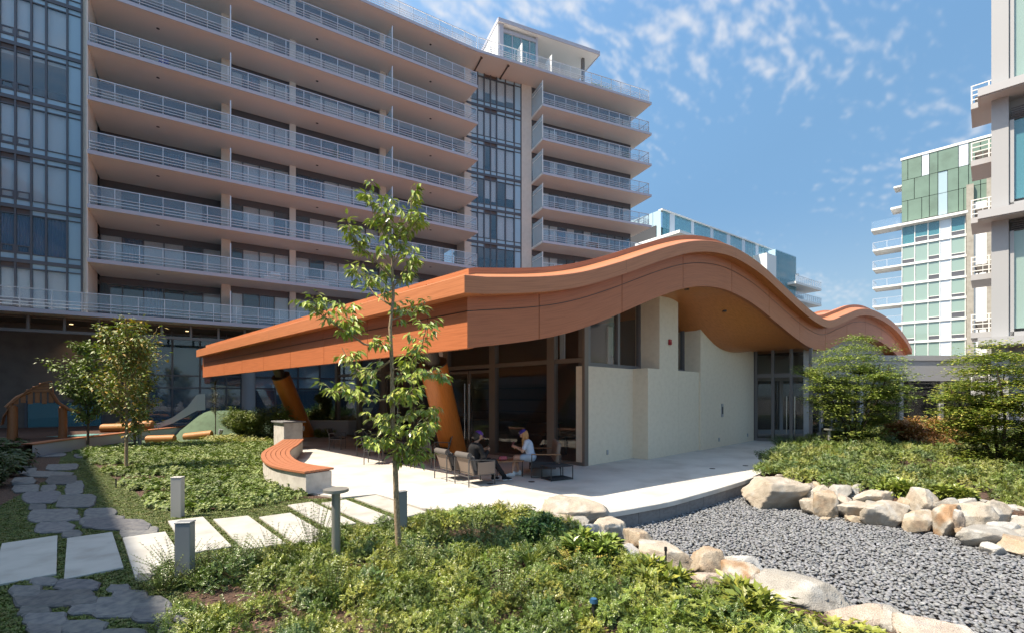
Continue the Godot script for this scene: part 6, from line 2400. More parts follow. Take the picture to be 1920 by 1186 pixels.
	var cfl := MB.new()
	for sx in [-0.36, 0.36]:
		for sz in [-0.21, 0.21]:
			cfl.box(Vector3(sx, 0.21, sz), Vector3(0.025, 0.41, 0.025))
	part("legs", cfl, M.dark_steel, cf)
	var bag := thing("pink_pouch", "pink pouch lying on the low wooden table", "pouch", W(-0.25, 13.1, 0.45), 0.4)
	var bm := MB.new()
	bm.cbox(Vector3(0, 0.06, 0), Vector3(0.24, 0.11, 0.13), 0.035)
	part("body", bm, M.bag_pink, bag)
	var bz := MB.new()
	bz.box(Vector3(0, 0.118, 0), Vector3(0.18, 0.008, 0.012))
	part("zip", bz, M.cloth_black, bag)

func dining_chair() -> Node3D:
	var ch := thing("dining_chair", "chair", "chair")
	var seat := MB.new()
	seat.cbox(Vector3(0, 0.44, 0.02), Vector3(0.46, 0.025, 0.46), 0.01)
	part("seat", seat, M.mesh_seat, ch)
	var bk := MB.new()
	var rows := []
	for i in 7:
		var f := i / 6.0
		var z := -0.22 - 0.1 * f
		rows.append([Vector3(-0.22, 0.52 + 0.32 * f, z + 0.03), Vector3(-0.1, 0.52 + 0.32 * f, z), Vector3(0.1, 0.52 + 0.32 * f, z), Vector3(0.22, 0.52 + 0.32 * f, z + 0.03)])
	bk.grid(rows, false)
	part("backrest", bk, M.mesh_seat, ch)
	for sx in [-0.26, 0.26]:
		for sz in [-0.22, 0.26]:
			var lg := MB.new()
			lg.box(Vector3(sx, 0.33, sz), Vector3(0.03, 0.66, 0.024))
			part("leg", lg, M.chair_metal, ch)
		var ar := MB.new()
		ar.box(Vector3(sx, 0.668, 0.02), Vector3(0.036, 0.02, 0.52))
		part("armrest", ar, M.chair_metal, ch)
		var fr := MB.new()
		fr.bar(Vector3(sx * 0.9, 0.44, -0.2), Vector3(sx * 0.88, 0.86, -0.33), 0.024, 0.024)
		fr.bar(Vector3(sx, 0.43, -0.22), Vector3(sx, 0.43, 0.26), 0.02, 0.024)
		part("back_post", fr, M.chair_metal, ch)
	var tr := MB.new()
	tr.bar(Vector3(-0.24, 0.86, -0.33), Vector3(0.24, 0.86, -0.33), 0.024, 0.024)
	tr.bar(Vector3(-0.26, 0.43, 0.26), Vector3(0.26, 0.43, 0.26), 0.024, 0.024)
	part("rail", tr, M.chair_metal, ch)
	return ch

# ---------------------------------------------------------------- people
# bones: [a, b, radius at a, radius at b]; meshed as surface nets
func blob(bones: Array, cell: float, k: float) -> MB:
	var lo := Vector3.ONE * 1e9
	var hi := -lo
	for b in bones:
		for e in 2:
			var r: float = b[2 + e] + cell * 3.0
			lo = lo.min(b[e] - Vector3.ONE * r)
			hi = hi.max(b[e] + Vector3.ONE * r)
	var nx := int((hi.x - lo.x) / cell) + 2
	var ny := int((hi.y - lo.y) / cell) + 2
	var nz := int((hi.z - lo.z) / cell) + 2
	var f := PackedFloat32Array()
	f.resize(nx * ny * nz)
	f.fill(9.0)
	for b in bones:
		var a: Vector3 = b[0]
		var ab: Vector3 = b[1] - a
		var l2 := maxf(ab.length_squared(), 1e-8)
		var rm: float = maxf(b[2], b[3]) + cell * 2.5 + k
		var p0: Vector3 = (a.min(b[1]) - Vector3.ONE * rm - lo) / cell
		var p1: Vector3 = (a.max(b[1]) + Vector3.ONE * rm - lo) / cell
		for z in range(maxi(0, int(p0.z)), mini(nz, int(p1.z) + 2)):
			for y in range(maxi(0, int(p0.y)), mini(ny, int(p1.y) + 2)):
				var base := (z * ny + y) * nx
				for x in range(maxi(0, int(p0.x)), mini(nx, int(p1.x) + 2)):
					var p := lo + Vector3(x, y, z) * cell
					var t := clampf((p - a).dot(ab) / l2, 0.0, 1.0)
					var d := (p - a - ab * t).length() - lerpf(b[2], b[3], t)
					var o := f[base + x]
					var h := maxf(k - absf(o - d), 0.0) / k
					f[base + x] = minf(o, d) - h * h * k * 0.25
	var mb := MB.new()
	var at := {}
	for z in nz - 1:
		for y in ny - 1:
			for x in nx - 1:
				var i := (z * ny + y) * nx + x
				var m := 0
				var c := [f[i], f[i + 1], f[i + nx], f[i + nx + 1], f[i + nx * ny], f[i + nx * ny + 1], f[i + nx * ny + nx], f[i + nx * ny + nx + 1]]
				for q in 8:
					if c[q] < 0.0:
						m += 1
				if m == 0 or m == 8:
					continue
				var s := Vector3.ZERO
				var n := 0
				for e in [[0, 1], [2, 3], [4, 5], [6, 7], [0, 2], [1, 3], [4, 6], [5, 7], [0, 4], [1, 5], [2, 6], [3, 7]]:
					var u: float = c[e[0]]
					var w: float = c[e[1]]
					if (u < 0.0) != (w < 0.0):
						var t := u / (u - w)
						var pa := Vector3(e[0] & 1, (e[0] >> 1) & 1, e[0] >> 2)
						var pb := Vector3(e[1] & 1, (e[1] >> 1) & 1, e[1] >> 2)
						s += pa.lerp(pb, t)
						n += 1
				var nr := Vector3(c[1] - c[0] + c[3] - c[2] + c[5] - c[4] + c[7] - c[6], c[2] - c[0] + c[3] - c[1] + c[6] - c[4] + c[7] - c[5], c[4] - c[0] + c[5] - c[1] + c[6] - c[2] + c[7] - c[3]).normalized()
				at[i] = mb.put(lo + (Vector3(x, y, z) + s / n) * cell, nr, Vector2(x, y) * cell)
	var sy := nx
	var sz := nx * ny
	for i in at.keys():
		for e in [[1, sy, sz], [sy, sz, 1], [sz, 1, sy]]:
			if i + e[0] >= f.size():
				continue
			var ins := f[i] < 0.0
			if ins == (f[i + e[0]] < 0.0):
				continue
			var q0 = at.get(i - e[1] - e[2])
			var q1 = at.get(i - e[2])
			var q2 = at.get(i)
			var q3 = at.get(i - e[1])
			if q0 == null or q1 == null or q2 == null or q3 == null:
				continue
			if ins:
				mb.ix.append_array([q0, q2, q1, q0, q3, q2])
			else:
				mb.ix.append_array([q0, q1, q2, q0, q2, q3])
	return mb

func hand_bones(w: Vector3, d: Vector3, up: Vector3, s: float) -> Array:
	# wrist, pointing direction, back of the hand, side of the thumb
	var side := d.cross(up).normalized() * s
	var r := []
	r.append([w, w + d * 0.075, 0.019, 0.017])
	r.append([w + side * 0.02, w + d * 0.08 + side * 0.024, 0.015, 0.012])
	r.append([w - side * 0.018, w + d * 0.076 - side * 0.022, 0.014, 0.011])
	for i in 4:
		var off := side * (0.03 - i * 0.019)
		var l: float = [0.042, 0.047, 0.044, 0.034][i]
		var k := w + d * 0.082 + off
		var m := k + (d * 0.75 - up * 0.55).normalized() * l
		r.append([k, m, 0.0088, 0.0082])
		r.append([m, m + (d * 0.1 - up * 1.0).normalized() * l * 0.8, 0.0082, 0.0074])
	var t := w + d * 0.02 + side * 0.028
	var t2 := t + (d * 0.5 + side * 0.8 - up * 0.3).normalized() * 0.042
	r.append([t, t2, 0.012, 0.0098])
	r.append([t2, t2 + (d * 0.8 + side * 0.1 - up * 0.5).normalized() * 0.03, 0.0096, 0.0082])
	return r

func grown(b: Array, e: float) -> Array:
	var r := []
	for q in b:
		r.append([q[0], q[1], q[2] + e, q[3] + e])
	return r

func head_bones(h: Vector3, f: Vector3) -> Array:
	var up := (Vector3.UP - f * f.y).normalized()
	var sd := f.cross(up)
	return [[h + up * 0.035 - f * 0.02, h + up * 0.03 + f * 0.02, 0.092, 0.086], [h - up * 0.03 + f * 0.02, h - up * 0.075 + f * 0.055, 0.062, 0.035], [h + f * 0.098 - up * 0.005, h + f * 0.118 - up * 0.03, 0.009, 0.013],
		[h + sd * 0.088 - up * 0.005, h + sd * 0.09 - up * 0.03, 0.016, 0.01], [h - sd * 0.088 - up * 0.005, h - sd * 0.09 - up * 0.03, 0.016, 0.01], [h + sd * 0.03 + f * 0.08 - up * 0.03, h - sd * 0.03 + f * 0.08 - up * 0.03, 0.022, 0.022]]

func face_parts(pn: Node3D, h: Vector3, f: Vector3) -> void:
	var up := (Vector3.UP - f * f.y).normalized()
	var sd := f.cross(up)
	for s in [-1.0, 1.0]:
		var e := MB.new()
		e.tube([h + sd * 0.033 * s + f * 0.09 + up * 0.004, h + sd * 0.033 * s + f * 0.098 + up * 0.004], [0.009, 0.007], 8)
		part("eye", e, M.eye_dark, pn)
	var m := MB.new()
	m.tube([h - sd * 0.024 + f * 0.092 - up * 0.058, h + f * 0.1 - up * 0.059, h + sd * 0.024 + f * 0.092 - up * 0.058], [0.004, 0.0065, 0.004], 6)
	part("mouth", m, M.lip, pn)

func cap_on(pn: Node3D, h: Vector3, f: Vector3, m: Material) -> void:
	var up := (Vector3.UP - f * f.y).normalized()
	var sd := f.cross(up)
	var mb := MB.new()
	var rows := []
	for i in 8:
		var la := PI * 0.5 * i / 7.0
		var row := []
		for j in 21:
			var an := TAU * j / 20.0
			row.append(h + up * (0.038 + 0.1 * sin(la)) + (f * cos(an) * 1.12 + sd * sin(an)) * 0.104 * cos(la) - f * 0.004)
		rows.append(row)
	mb.grid(rows, false)
	var c := part("cap", mb, m, pn)
	var br := MB.new()
	var r2 := []
	for i in 7:
		var an := -1.05 + 2.1 * i / 6.0
		var o := h + up * 0.04 + (f * cos(an) * 1.1 + sd * sin(an)) * 0.104
		r2.append([o, o + f * 0.075 * (0.35 + 0.65 * cos(an)) - up * 0.018])
	br.grid(r2, false)
	part("peak", br, m, c)
	var lg := MB.new()
	lg.tube([h + up * 0.085 + f * 0.103, h + up * 0.086 + f * 0.109], [0.017, 0.016], 10)
	part("badge", lg, M.white_paint, c)

func shoe(pn: Node3D, a: Vector3, d: Vector3, upper: Material) -> void:
	var s := blob([[a - d * 0.05 + Vector3(0, 0.055, 0), a + d * 0.08 + Vector3(0, 0.04, 0), 0.043, 0.04], [a + d * 0.08 + Vector3(0, 0.035, 0), a + d * 0.16 + Vector3(0, 0.03, 0), 0.041, 0.032], [a - d * 0.04 + Vector3(0, 0.06, 0), a - d * 0.04 + Vector3(0, 0.1, 0), 0.042, 0.04]], 0.009, 0.03)
	var o := part("shoe", s, upper, pn)
	var so := MB.new()
	var w := d.cross(Vector3.UP).normalized()
	so.cbox(a + d * 0.05 + Vector3(0, 0.014, 0), Vector3(0.088, 0.027, 0.27), 0.012, Basis(w, Vector3.UP, -d))
	part("sole", so, M.shoe_white, o)

func people() -> void:
	# ---- person with long fair hair, seated on the sofa and facing left
	var b := thing("person", "person with long fair hair, blue cap and pale tee, looking at a phone", "person", W(0.52, 13.3), deg_to_rad(-98))
	var torso := [[Vector3(-0.07, 0.52, 0.0), Vector3(0.07, 0.52, 0.0), 0.115, 0.115], [Vector3(0, 0.55, 0.0), Vector3(0, 0.86, 0.07), 0.105, 0.115], [Vector3(-0.12, 0.93, 0.1), Vector3(0.12, 0.93, 0.1), 0.062, 0.062]]
	var neck := [[Vector3(0, 0.94, 0.1), Vector3(0, 1.05, 0.15), 0.048, 0.045]]
	var arms := []
	var legs := []
	for s in [-1.0, 1.0]:
		arms.append([Vector3(0.165 * s, 0.92, 0.1), Vector3(0.2 * s, 0.7, 0.2), 0.046, 0.037])
		arms.append([Vector3(0.2 * s, 0.7, 0.2), Vector3(0.055 * s, 0.79, 0.41), 0.036, 0.026])
		legs.append([Vector3(0.085 * s, 0.51, 0.03), Vector3(0.1 * s, 0.5, 0.42), 0.088, 0.06])
	legs.append([Vector3(-0.1, 0.5, 0.42), Vector3(-0.12, 0.1, 0.36), 0.056, 0.036])
	legs.append([Vector3(0.1, 0.5, 0.42), Vector3(0.12, 0.1, 0.5), 0.056, 0.036])
	part("body", blob(torso + neck + arms + legs, 0.016, 0.05), M.skin, b)
	var sleeve := []
	for s in [-1.0, 1.0]:
		sleeve.append([Vector3(0.15 * s, 0.935, 0.1), Vector3(0.19 * s, 0.78, 0.165), 0.056, 0.06])
	part("tee_shirt", blob(grown(torso, 0.016) + sleeve, 0.016, 0.05), M.shirt_pale, b)
	var sh := []
	for s in [-1.0, 1.0]:
		sh.append([Vector3(0.085 * s, 0.51, 0.0), Vector3(0.095 * s, 0.505, 0.22), 0.108, 0.095])
	part("shorts", blob(sh + [[Vector3(-0.07, 0.52, -0.02), Vector3(0.07, 0.52, -0.02), 0.135, 0.135]], 0.016, 0.05), M.denim_pale, b)
	var h := Vector3(0, 1.15, 0.2)
	var f := Vector3(0, -0.45, 0.9).normalized()
	part("head", blob(head_bones(h, f) + [[Vector3(0, 1.0, 0.125), Vector3(0, 1.08, 0.17), 0.045, 0.045]], 0.008, 0.03), M.skin, b)
	face_parts(b, h, f)
	cap_on(b, h, f, M.cap_blue)
	var hr := [[h + Vector3(0, 0.02, -0.03), h + Vector3(0, -0.05, -0.06), 0.1, 0.085]]
	for s in [-1.0, 1.0]:
		hr.append([h + Vector3(0.085 * s, 0.02, -0.01), h + Vector3(0.1 * s, -0.16, 0.0), 0.035, 0.035])
		hr.append([h + Vector3(0.1 * s, -0.16, 0.0), h + Vector3(0.1 * s, -0.32, 0.02), 0.035, 0.016])
		hr.append([h + Vector3(0.05 * s, -0.05, -0.08), h + Vector3(0.06 * s, -0.34, -0.11), 0.05, 0.02])
	part("hair", blob(hr, 0.011, 0.03), M.hair_blonde, b)
	for s in [-1.0, 1.0]:
		part("hand", blob(hand_bones(Vector3(0.055 * s, 0.79, 0.41), Vector3(-0.35 * s, 0.25, 0.9).normalized(), Vector3(0.9 * s, 0.0, 0.35).normalized(), -s), 0.006, 0.008), M.skin, b)
	shoe(b, Vector3(-0.12, 0.0, 0.36), Vector3(0, 0, 1), M.shoe_white)
	shoe(b, Vector3(0.12, 0.0, 0.5), Vector3(0.1, 0, 1).normalized(), M.shoe_white)
	var phn := thing("phone", "pink phone held up in both hands by the person with fair hair", "phone", b.transform * Vector3(0, 0.86, 0.5), deg_to_rad(-98))
	var pm := MB.new()
	pm.cbox(Vector3.ZERO, Vector3(0.08, 0.15, 0.012), 0.003, Basis(Vector3.RIGHT, -0.5))
	part("case", pm, M.phone_pink, phn)
	var ps := MB.new()
	ps.box(Vector3(0, 0.003, -0.0065), Vector3(0.07, 0.135, 0.001), Basis(Vector3.RIGHT, -0.5))
	part("screen", ps, M.phone_black, phn)

	# ---- person in black in the nearer lounge chair, seen from behind
	var a := thing("person", "person in black clothes and violet cap, slouched in the nearer lounge chair with a phone", "person", W(-0.9, 12.1), deg_to_rad(125))
	var t2 := [[Vector3(-0.08, 0.48, -0.05), Vector3(0.08, 0.48, -0.05), 0.125, 0.125], [Vector3(0, 0.52, -0.06), Vector3(0, 0.88, -0.05), 0.12, 0.14], [Vector3(-0.15, 0.95, -0.03), Vector3(0.15, 0.95, -0.03), 0.07, 0.07]]
	var ar2 := []
	var lg2 := []
	for s in [-1.0, 1.0]:
		ar2.append([Vector3(0.2 * s, 0.93, -0.02), Vector3(0.26 * s, 0.68, 0.08), 0.054, 0.045])
		ar2.append([Vector3(0.26 * s, 0.68, 0.08), Vector3(0.09 * s, 0.84, 0.3), 0.042, 0.03])
		lg2.append([Vector3(0.1 * s, 0.47, 0.0), Vector3(0.13 * s, 0.52, 0.45), 0.1, 0.07])
	lg2.append([Vector3(-0.13, 0.52, 0.45), Vector3(-0.12, 0.12, 0.78), 0.066, 0.045])
	lg2.append([Vector3(0.13, 0.52, 0.45), Vector3(0.15, 0.12, 0.62), 0.066, 0.045])
	var nk := [[Vector3(0, 0.97, -0.02), Vector3(0, 1.08, 0.02), 0.052, 0.05]]
	part("body", blob(t2 + nk + ar2 + lg2, 0.018, 0.05), M.skin_dark, a)
	part("sweatshirt", blob(grown(t2 + [ar2[0], ar2[1], ar2[2], [ar2[1][0], ar2[1][0].lerp(ar2[1][1], 0.75), 0.042, 0.036], [ar2[3][0], ar2[3][0].lerp(ar2[3][1], 0.75), 0.042, 0.036]].filter(func(q): return q != ar2[1]), 0.016), 0.018, 0.05), M.cloth_black, a)
	part("trousers", blob(grown(lg2 + [t2[0]], 0.012), 0.018, 0.05), M.cloth_black, a)
	var h2 := Vector3(0, 1.2, 0.06)
	var f2 := Vector3(0, -0.4, 0.92).normalized()
	part("head", blob(head_bones(h2, f2) + [[Vector3(0, 1.03, 0.0), Vector3(0, 1.1, 0.03), 0.05, 0.05]], 0.009, 0.03), M.skin_dark, a)
	face_parts(a, h2, f2)
	cap_on(a, h2, f2, M.cap_violet)
	part("hair", blob([[h2 + Vector3(0, 0.02, -0.03), h2 + Vector3(0, -0.04, -0.06), 0.099, 0.08]], 0.011, 0.03), M.hair_dark, a)
	for s in [-1.0, 1.0]:
		part("hand", blob(hand_bones(Vector3(0.09 * s, 0.84, 0.3), Vector3(-0.5 * s, 0.5, 0.7).normalized(), Vector3(0.85 * s, 0.2, 0.4).normalized(), -s), 0.006, 0.008), M.skin_dark, a)
	shoe(a, Vector3(-0.12, 0.02, 0.8), Vector3(-0.15, 0, 1).normalized(), M.cloth_black)
	shoe(a, Vector3(0.15, 0.0, 0.63), Vector3(0.2, 0, 1).normalized(), M.cloth_black)
	var p2 := thing("phone", "black phone in the hands of the person in black", "phone", a.transform * Vector3(0, 0.93, 0.37), deg_to_rad(125))
	var pm2 := MB.new()
	pm2.cbox(Vector3.ZERO, Vector3(0.08, 0.15, 0.011), 0.003, Basis(Vector3.RIGHT, -0.6))
	part("case", pm2, M.phone_black, p2)

# ---------------------------------------------------------------- path lights and small garden hardware
func square_bollard(x: float, d: float, h: float, w: float, turn: float, m: Material, label: String, y := 0.0) -> void:
	var b := thing("bollard_light", label, "bollard light", W(x, d, y), turn, "square bollard lights")
	var mb := MB.new()
	mb.cbox(Vector3(0, h * 0.5 - 0.05, 0), Vector3(w, h + 0.1, w * 0.72), 0.006)
	part("post", mb, m, b)
	var lp := MB.new()
	lp.box(Vector3(0, h - 0.1, -w * 0.362), Vector3(w * 0.8, 0.07, 0.004))
	part("lens", lp, M.slide_metal, b)
	var tp := MB.new()
	tp.cbox(Vector3(0, h + 0.012, 0), Vector3(w + 0.008, 0.02, w * 0.72 + 0.008), 0.004)
	part("top_plate", tp, m, b)

func disc_light(x: float, d: float, h: float, dia: float, pole: float, label: String, y := 0.0) -> void:
	var b := thing("disc_light", label, "path light", W(x, d, y), 0.0, "disc topped path lights")
	var mb := MB.new()
	mb.tube([Vector3(0, -0.1, 0), Vector3(0, h - 0.04, 0)], [pole], 20)
	part("pole", mb, M.bollard_pole, b)
	var t := MB.new()
	t.tube([Vector3(0, h - 0.045, 0), Vector3(0, h - 0.035, 0), Vector3(0, h - 0.01, 0), Vector3(0, h, 0)], [dia * 0.42, dia * 0.5, dia * 0.5, dia * 0.485], 36)
	part("disc", t, M.bollard_pole, b)

func bollards() -> void:
	square_bollard(-6.19, 8.88, 0.69, 0.18, 0.1, M.bollard_light, "pale square bollard light between the sunlit bed and the slab path")
	square_bollard(-3.9, 5.72, 0.69, 0.17, 0.12, M.bollard_dark, "dark square bollard light rising out of the foreground shrubs at left")
	square_bollard(-1.74, 7.55, 0.69, 0.15, 0.7, M.bollard_dark, "grey square bollard light half hidden behind the young tree trunk")
	square_bollard(11.7, 18.1, 0.6, 0.3, 0.1, M.bollard_dark, "grey square bollard light by the entrance at the right", 0.2)
	disc_light(-2.36, 6.43, 0.96, 0.33, 0.056, "tall disc topped path light in the foreground shrubs")
	disc_light(-16.3, 21.0, 1.0, 0.4, 0.07, "disc topped path light among the left hand trees")
	disc_light(11.25, 17.0, 0.85, 0.34, 0.05, "thin disc topped path light in the right hand bed", 0.2)
	var sp := thing("uplight", "small grey garden uplight on the pale ground cover", "uplight", W(-15.4, 25.3))
	var sm := MB.new()
	sm.tube([Vector3(0, 0, 0), Vector3(0, 0.25, 0)], [0.03], 10)
	sm.tube([Vector3(0, 0.22, 0), Vector3(0.06, 0.45, 0)], [0.1, 0.11], 14)
	part("housing", sm, M.slide_metal, sp)
	var st := thing("irrigation_stake", "thin black irrigation stake standing before the pinkish boulder", "stake", W(1.98, 6.18, -0.05))
	var s1 := MB.new()
	s1.tube([Vector3(0, -0.1, 0), Vector3(0, 0.26, 0)], [0.014], 10)
	part("pipe", s1, M.dark_steel, st)
	var s2 := MB.new()
	s2.tube([Vector3(0, 0.26, 0), Vector3(0, 0.31, 0)], [0.02, 0.018], 10)
	part("nozzle", s2, M.cloth_black, st)
	var st2 := thing("irrigation_stake", "short black irrigation stake at the shade line by the sunlit bed", "stake", W(-9.7, 11.75, -0.03))
	var s3 := MB.new()
	s3.tube([Vector3(0, -0.05, 0), Vector3(0, 0.22, 0)], [0.016], 10)
	part("pipe", s3, M.dark_steel, st2)
	var tap := thing("hose_cap", "small blue hose cap down in the foreground shrubs", "hose cap", W(0.8, 4.7, -0.02))
	var t1 := MB.new()
	t1.tube([Vector3(0, 0, 0), Vector3(0, 0.2, 0)], [0.02], 10)
	part("pipe", t1, M.dark_steel, tap)
	var t2 := MB.new()
	t2.tube([Vector3(0, 0.2, 0), Vector3(0, 0.225, 0), Vector3(0, 0.24, 0)], [0.04, 0.042, 0.03], 14)
	part("cap", t2, M.blue_plastic, tap)

# ---------------------------------------------------------------- trees
func limb(mb: MB, pts: Array, r0: float, r1: float, sides := 6) -> void:
	var rad := []
	for i in pts.size():
		rad.append(lerpf(r0, r1, float(i) / (pts.size() - 1)))
	mb.tube(pts, rad, sides, false)

func bend(a: Vector3, d: Vector3, l: float, lift: float, n := 4) -> Array:
	var r := [a]
	var p := a
	var dir := d.normalized()
	for i in n:
		dir = (dir + Vector3(rf(-0.14, 0.14), lift / n + rf(-0.06, 0.06), rf(-0.14, 0.14))).normalized()
		p += dir * l / n
		r.append(p)
	return r

# grows branches and gathers places for leaves: [place, direction]
func grow(mb: MB, spots: Array, a: Vector3, d: Vector3, l: float, r: float, level: int, lift: float, forks: int) -> void:
	var pts := bend(a, d, l, lift)
	limb(mb, pts, r, r * 0.55, 6 if level > 1 else 4)
	if level <= 1:
		for i in range(1, pts.size()):
			spots.append([pts[i], (pts[i] - pts[i - 1]).normalized()])
			spots.append([pts[i].lerp(pts[i - 1], 0.5), (pts[i] - pts[i - 1]).normalized()])
	if level == 0:
		return
	for k in forks:
		var f := rf(0.35, 1.0) if k > 0 else 1.0
		var i := clampi(int(f * 4.0), 1, 4)
		var dir: Vector3 = (pts[i] - pts[i - 1]).normalized()
		var o := Vector3(rf(-1, 1), rf(-0.35, 0.6), rf(-1, 1)).normalized()
		grow(mb, spots, pts[i], (dir + o * 0.85).normalized(), l * rf(0.5, 0.72), r * 0.55, level - 1, lift, forks)

func vary(c: Color, a := 0.25) -> Color:
	var v := rf(1.0 - a, 1.0 + a)
	return Color(c.r * v * rf(0.92, 1.1), c.g * v, c.b * v * rf(0.85, 1.15))

func leaves_at(mb: MB, spots: Array, per: int, l: float, w: float, cols: Array, reach: float, droop: float, fine := false) -> void:
	for s in spots:
		for k in per:
			var o := Vector3(rf(-1, 1), rf(-0.7, 0.8), rf(-1, 1))
			var p: Vector3 = s[0] + o * reach
			var d: Vector3 = (s[1] * 0.4 + o + Vector3(0, -droop, 0)).normalized()
			mb.col = vary(pick(cols))
			var nr := Vector3(rf(-0.5, 0.5), 1.0, rf(-0.5, 0.5)).normalized()
			if absf(d.dot(nr)) > 0.95:
				nr = Vector3(1, 0.2, 0)
			var sc := rf(0.7, 1.2)
			if fine:
				mb.leaf2(p, d, nr, l * sc, w * sc)
			else:
				mb.leaf(p, d, nr, l * sc, w * sc, 0.18, 0.18)

func trees() -> void:
	rg.seed = 1234
	# ---- young tree in the foreground: drawn branch by branch
	var yt := thing("young_tree", "slender young tree with drooping bright leaves standing in the foreground bed", "tree", W(-1.6, 6.8, -0.03))
	var wood := MB.new()
	var spots := []
	var br := [
		[[Vector3(0, -0.05, 0), Vector3(-0.03, 0.6, 0.02), Vector3(-0.055, 1.25, 0), Vector3(-0.09, 1.9, 0.02), Vector3(-0.1, 2.6, 0.0), Vector3(-0.12, 3.2, 0.03), Vector3(-0.08, 3.65, 0.0), Vector3(-0.1, 4.2, 0.02)], 0.044, 0.016],
		[[Vector3(-0.1, 4.2, 0.02), Vector3(-0.2, 4.5, 0.05), Vector3(-0.34, 4.75, 0.04), Vector3(-0.42, 5.05, 0.02)], 0.016, 0.006],
		[[Vector3(-0.2, 4.5, 0.05), Vector3(-0.16, 4.8, -0.05), Vector3(-0.2, 5.0, -0.1)], 0.01, 0.005],
		[[Vector3(-0.09, 4.1, 0), Vector3(0.08, 4.45, -0.08), Vector3(0.16, 4.85, -0.05), Vector3(0.17, 5.2, -0.02)], 0.015, 0.005],
		[[Vector3(0.08, 4.4, -0.08), Vector3(0.2, 4.6, 0.05), Vector3(0.26, 4.7, 0.1)], 0.008, 0.004],
		[[Vector3(-0.1, 3.9, 0), Vector3(-0.35, 4.15, 0.1), Vector3(-0.55, 4.35, 0.2), Vector3(-0.62, 4.5, 0.2)], 0.012, 0.005],
		[[Vector3(-0.09, 3.75, 0), Vector3(0.12, 3.95, 0.15), Vector3(0.26, 4.15, 0.25)], 0.012, 0.005],
		[[Vector3(-0.1, 3.5, 0), Vector3(-0.4, 3.7, -0.2), Vector3(-0.62, 4.0, -0.3), Vector3(-0.7, 4.05, -0.3)], 0.013, 0.005],
		[[Vector3(-0.11, 3.3, 0.02), Vector3(0.1, 3.45, -0.25), Vector3(0.22, 3.5, -0.4)], 0.012, 0.005],
		[[Vector3(-0.11, 2.9, 0.02), Vector3(-0.45, 2.95, 0.15), Vector3(-0.8, 3.2, 0.25), Vector3(-1.02, 3.35, 0.3), Vector3(-1.12, 3.5, 0.3)], 0.016, 0.005],
		[[Vector3(-0.6, 3.05, 0.2), Vector3(-0.72, 3.35, 0.05), Vector3(-0.78, 3.5, 0.0)], 0.008, 0.004],
		[[Vector3(-0.1, 2.75, 0), Vector3(-0.5, 2.5, -0.15), Vector3(-0.78, 2.7, -0.25), Vector3(-0.92, 2.95, -0.3)], 0.015, 0.005],
		[[Vector3(-0.1, 2.6, 0), Vector3(0.2, 2.65, 0.25), Vector3(0.38, 2.85, 0.35), Vector3(0.46, 3.2, 0.4)], 0.014, 0.005],
		[[Vector3(-0.1, 2.45, 0), Vector3(0.2, 2.5, -0.25), Vector3(0.4, 2.55, -0.35), Vector3(0.5, 2.5, -0.4)], 0.013, 0.005],
		[[Vector3(-0.09, 2.2, 0), Vector3(-0.4, 2.15, 0.25), Vector3(-0.66, 2.3, 0.35), Vector3(-0.78, 2.25, 0.4)], 0.014, 0.005],
		[[Vector3(-0.09, 2.1, 0), Vector3(0.15, 2.2, 0.3), Vector3(0.3, 2.35, 0.4)], 0.012, 0.005],
		[[Vector3(-0.08, 1.9, 0), Vector3(0.2, 1.95, -0.2), Vector3(0.42, 2.05, -0.25), Vector3(0.52, 1.95, -0.25)], 0.012, 0.005],
		[[Vector3(-0.07, 1.75, 0), Vector3(-0.3, 1.8, -0.25), Vector3(-0.42, 1.85, -0.35)], 0.011, 0.005],
		[[Vector3(-0.07, 1.7, 0), Vector3(0.15, 1.7, 0.15), Vector3(0.35, 1.75, 0.25), Vector3(0.5, 1.78, 0.25)], 0.011, 0.005],
		[[Vector3(-0.05, 1.25, 0), Vector3(0.06, 1.4, 0.06), Vector3(0.17, 1.55, 0.1), Vector3(0.24, 1.62, 0.1)], 0.012, 0.005],
		[[Vector3(0.12, 1.48, 0.08), Vector3(0.2, 1.42, 0.0), Vector3(0.27, 1.38, 0.0)], 0.006, 0.003],
		[[Vector3(-0.07, 1.55, 0), Vector3(-0.2, 1.62, 0.2), Vector3(-0.3, 1.6, 0.25)], 0.009, 0.004]]
	for i in br.size():
		var b: Array = br[i][0]
		limb(wood, b, br[i][1], br[i][2], 10 if i == 0 else 6)
		if i == 0:
			continue
		for k in range(1, b.size()):
			var dd: Vector3 = (b[k] - b[k - 1]).normalized()
			for q in 5:
				var p: Vector3 = b[k - 1].lerp(b[k], rf(0.15, 1.0))
				var side := (Vector3(rf(-1, 1), rf(-0.2, 0.7), rf(-1, 1))).normalized()
				var tw := bend(p, dd * 0.5 + side, rf(0.1, 0.24), 0.1, 2)
				limb(wood, tw, 0.004, 0.002, 4)
				spots.append([tw[2], side])
				spots.append([tw[1], side])
	part("trunk", wood, M.bark_pale, yt)
	var lm := []
	var greens := [Color(0.26, 0.33, 0.055), Color(0.32, 0.385, 0.07), Color(0.2, 0.27, 0.05), Color(0.38, 0.42, 0.1)]
	for k in 8:
		var mb := MB.new()
		mb.col = greens[k % 4] * [1.0, 0.85][k / 4]
		mb.leaf(Vector3.ZERO, Vector3.FORWARD, Vector3.UP, 1.0, 0.42, 0.2 + 0.1 * (k % 3), 0.12 + 0.1 * (k % 2))
		lm.append(mb.mesh())
	var foliage := inst("crown", lm[0], M.leaf_gloss, yt, Transform3D(Basis.IDENTITY.scaled(Vector3.ONE * 0.12), Vector3(-0.1, 4.2, 0.1)))
	var rest := MB.new()
	var count := 0
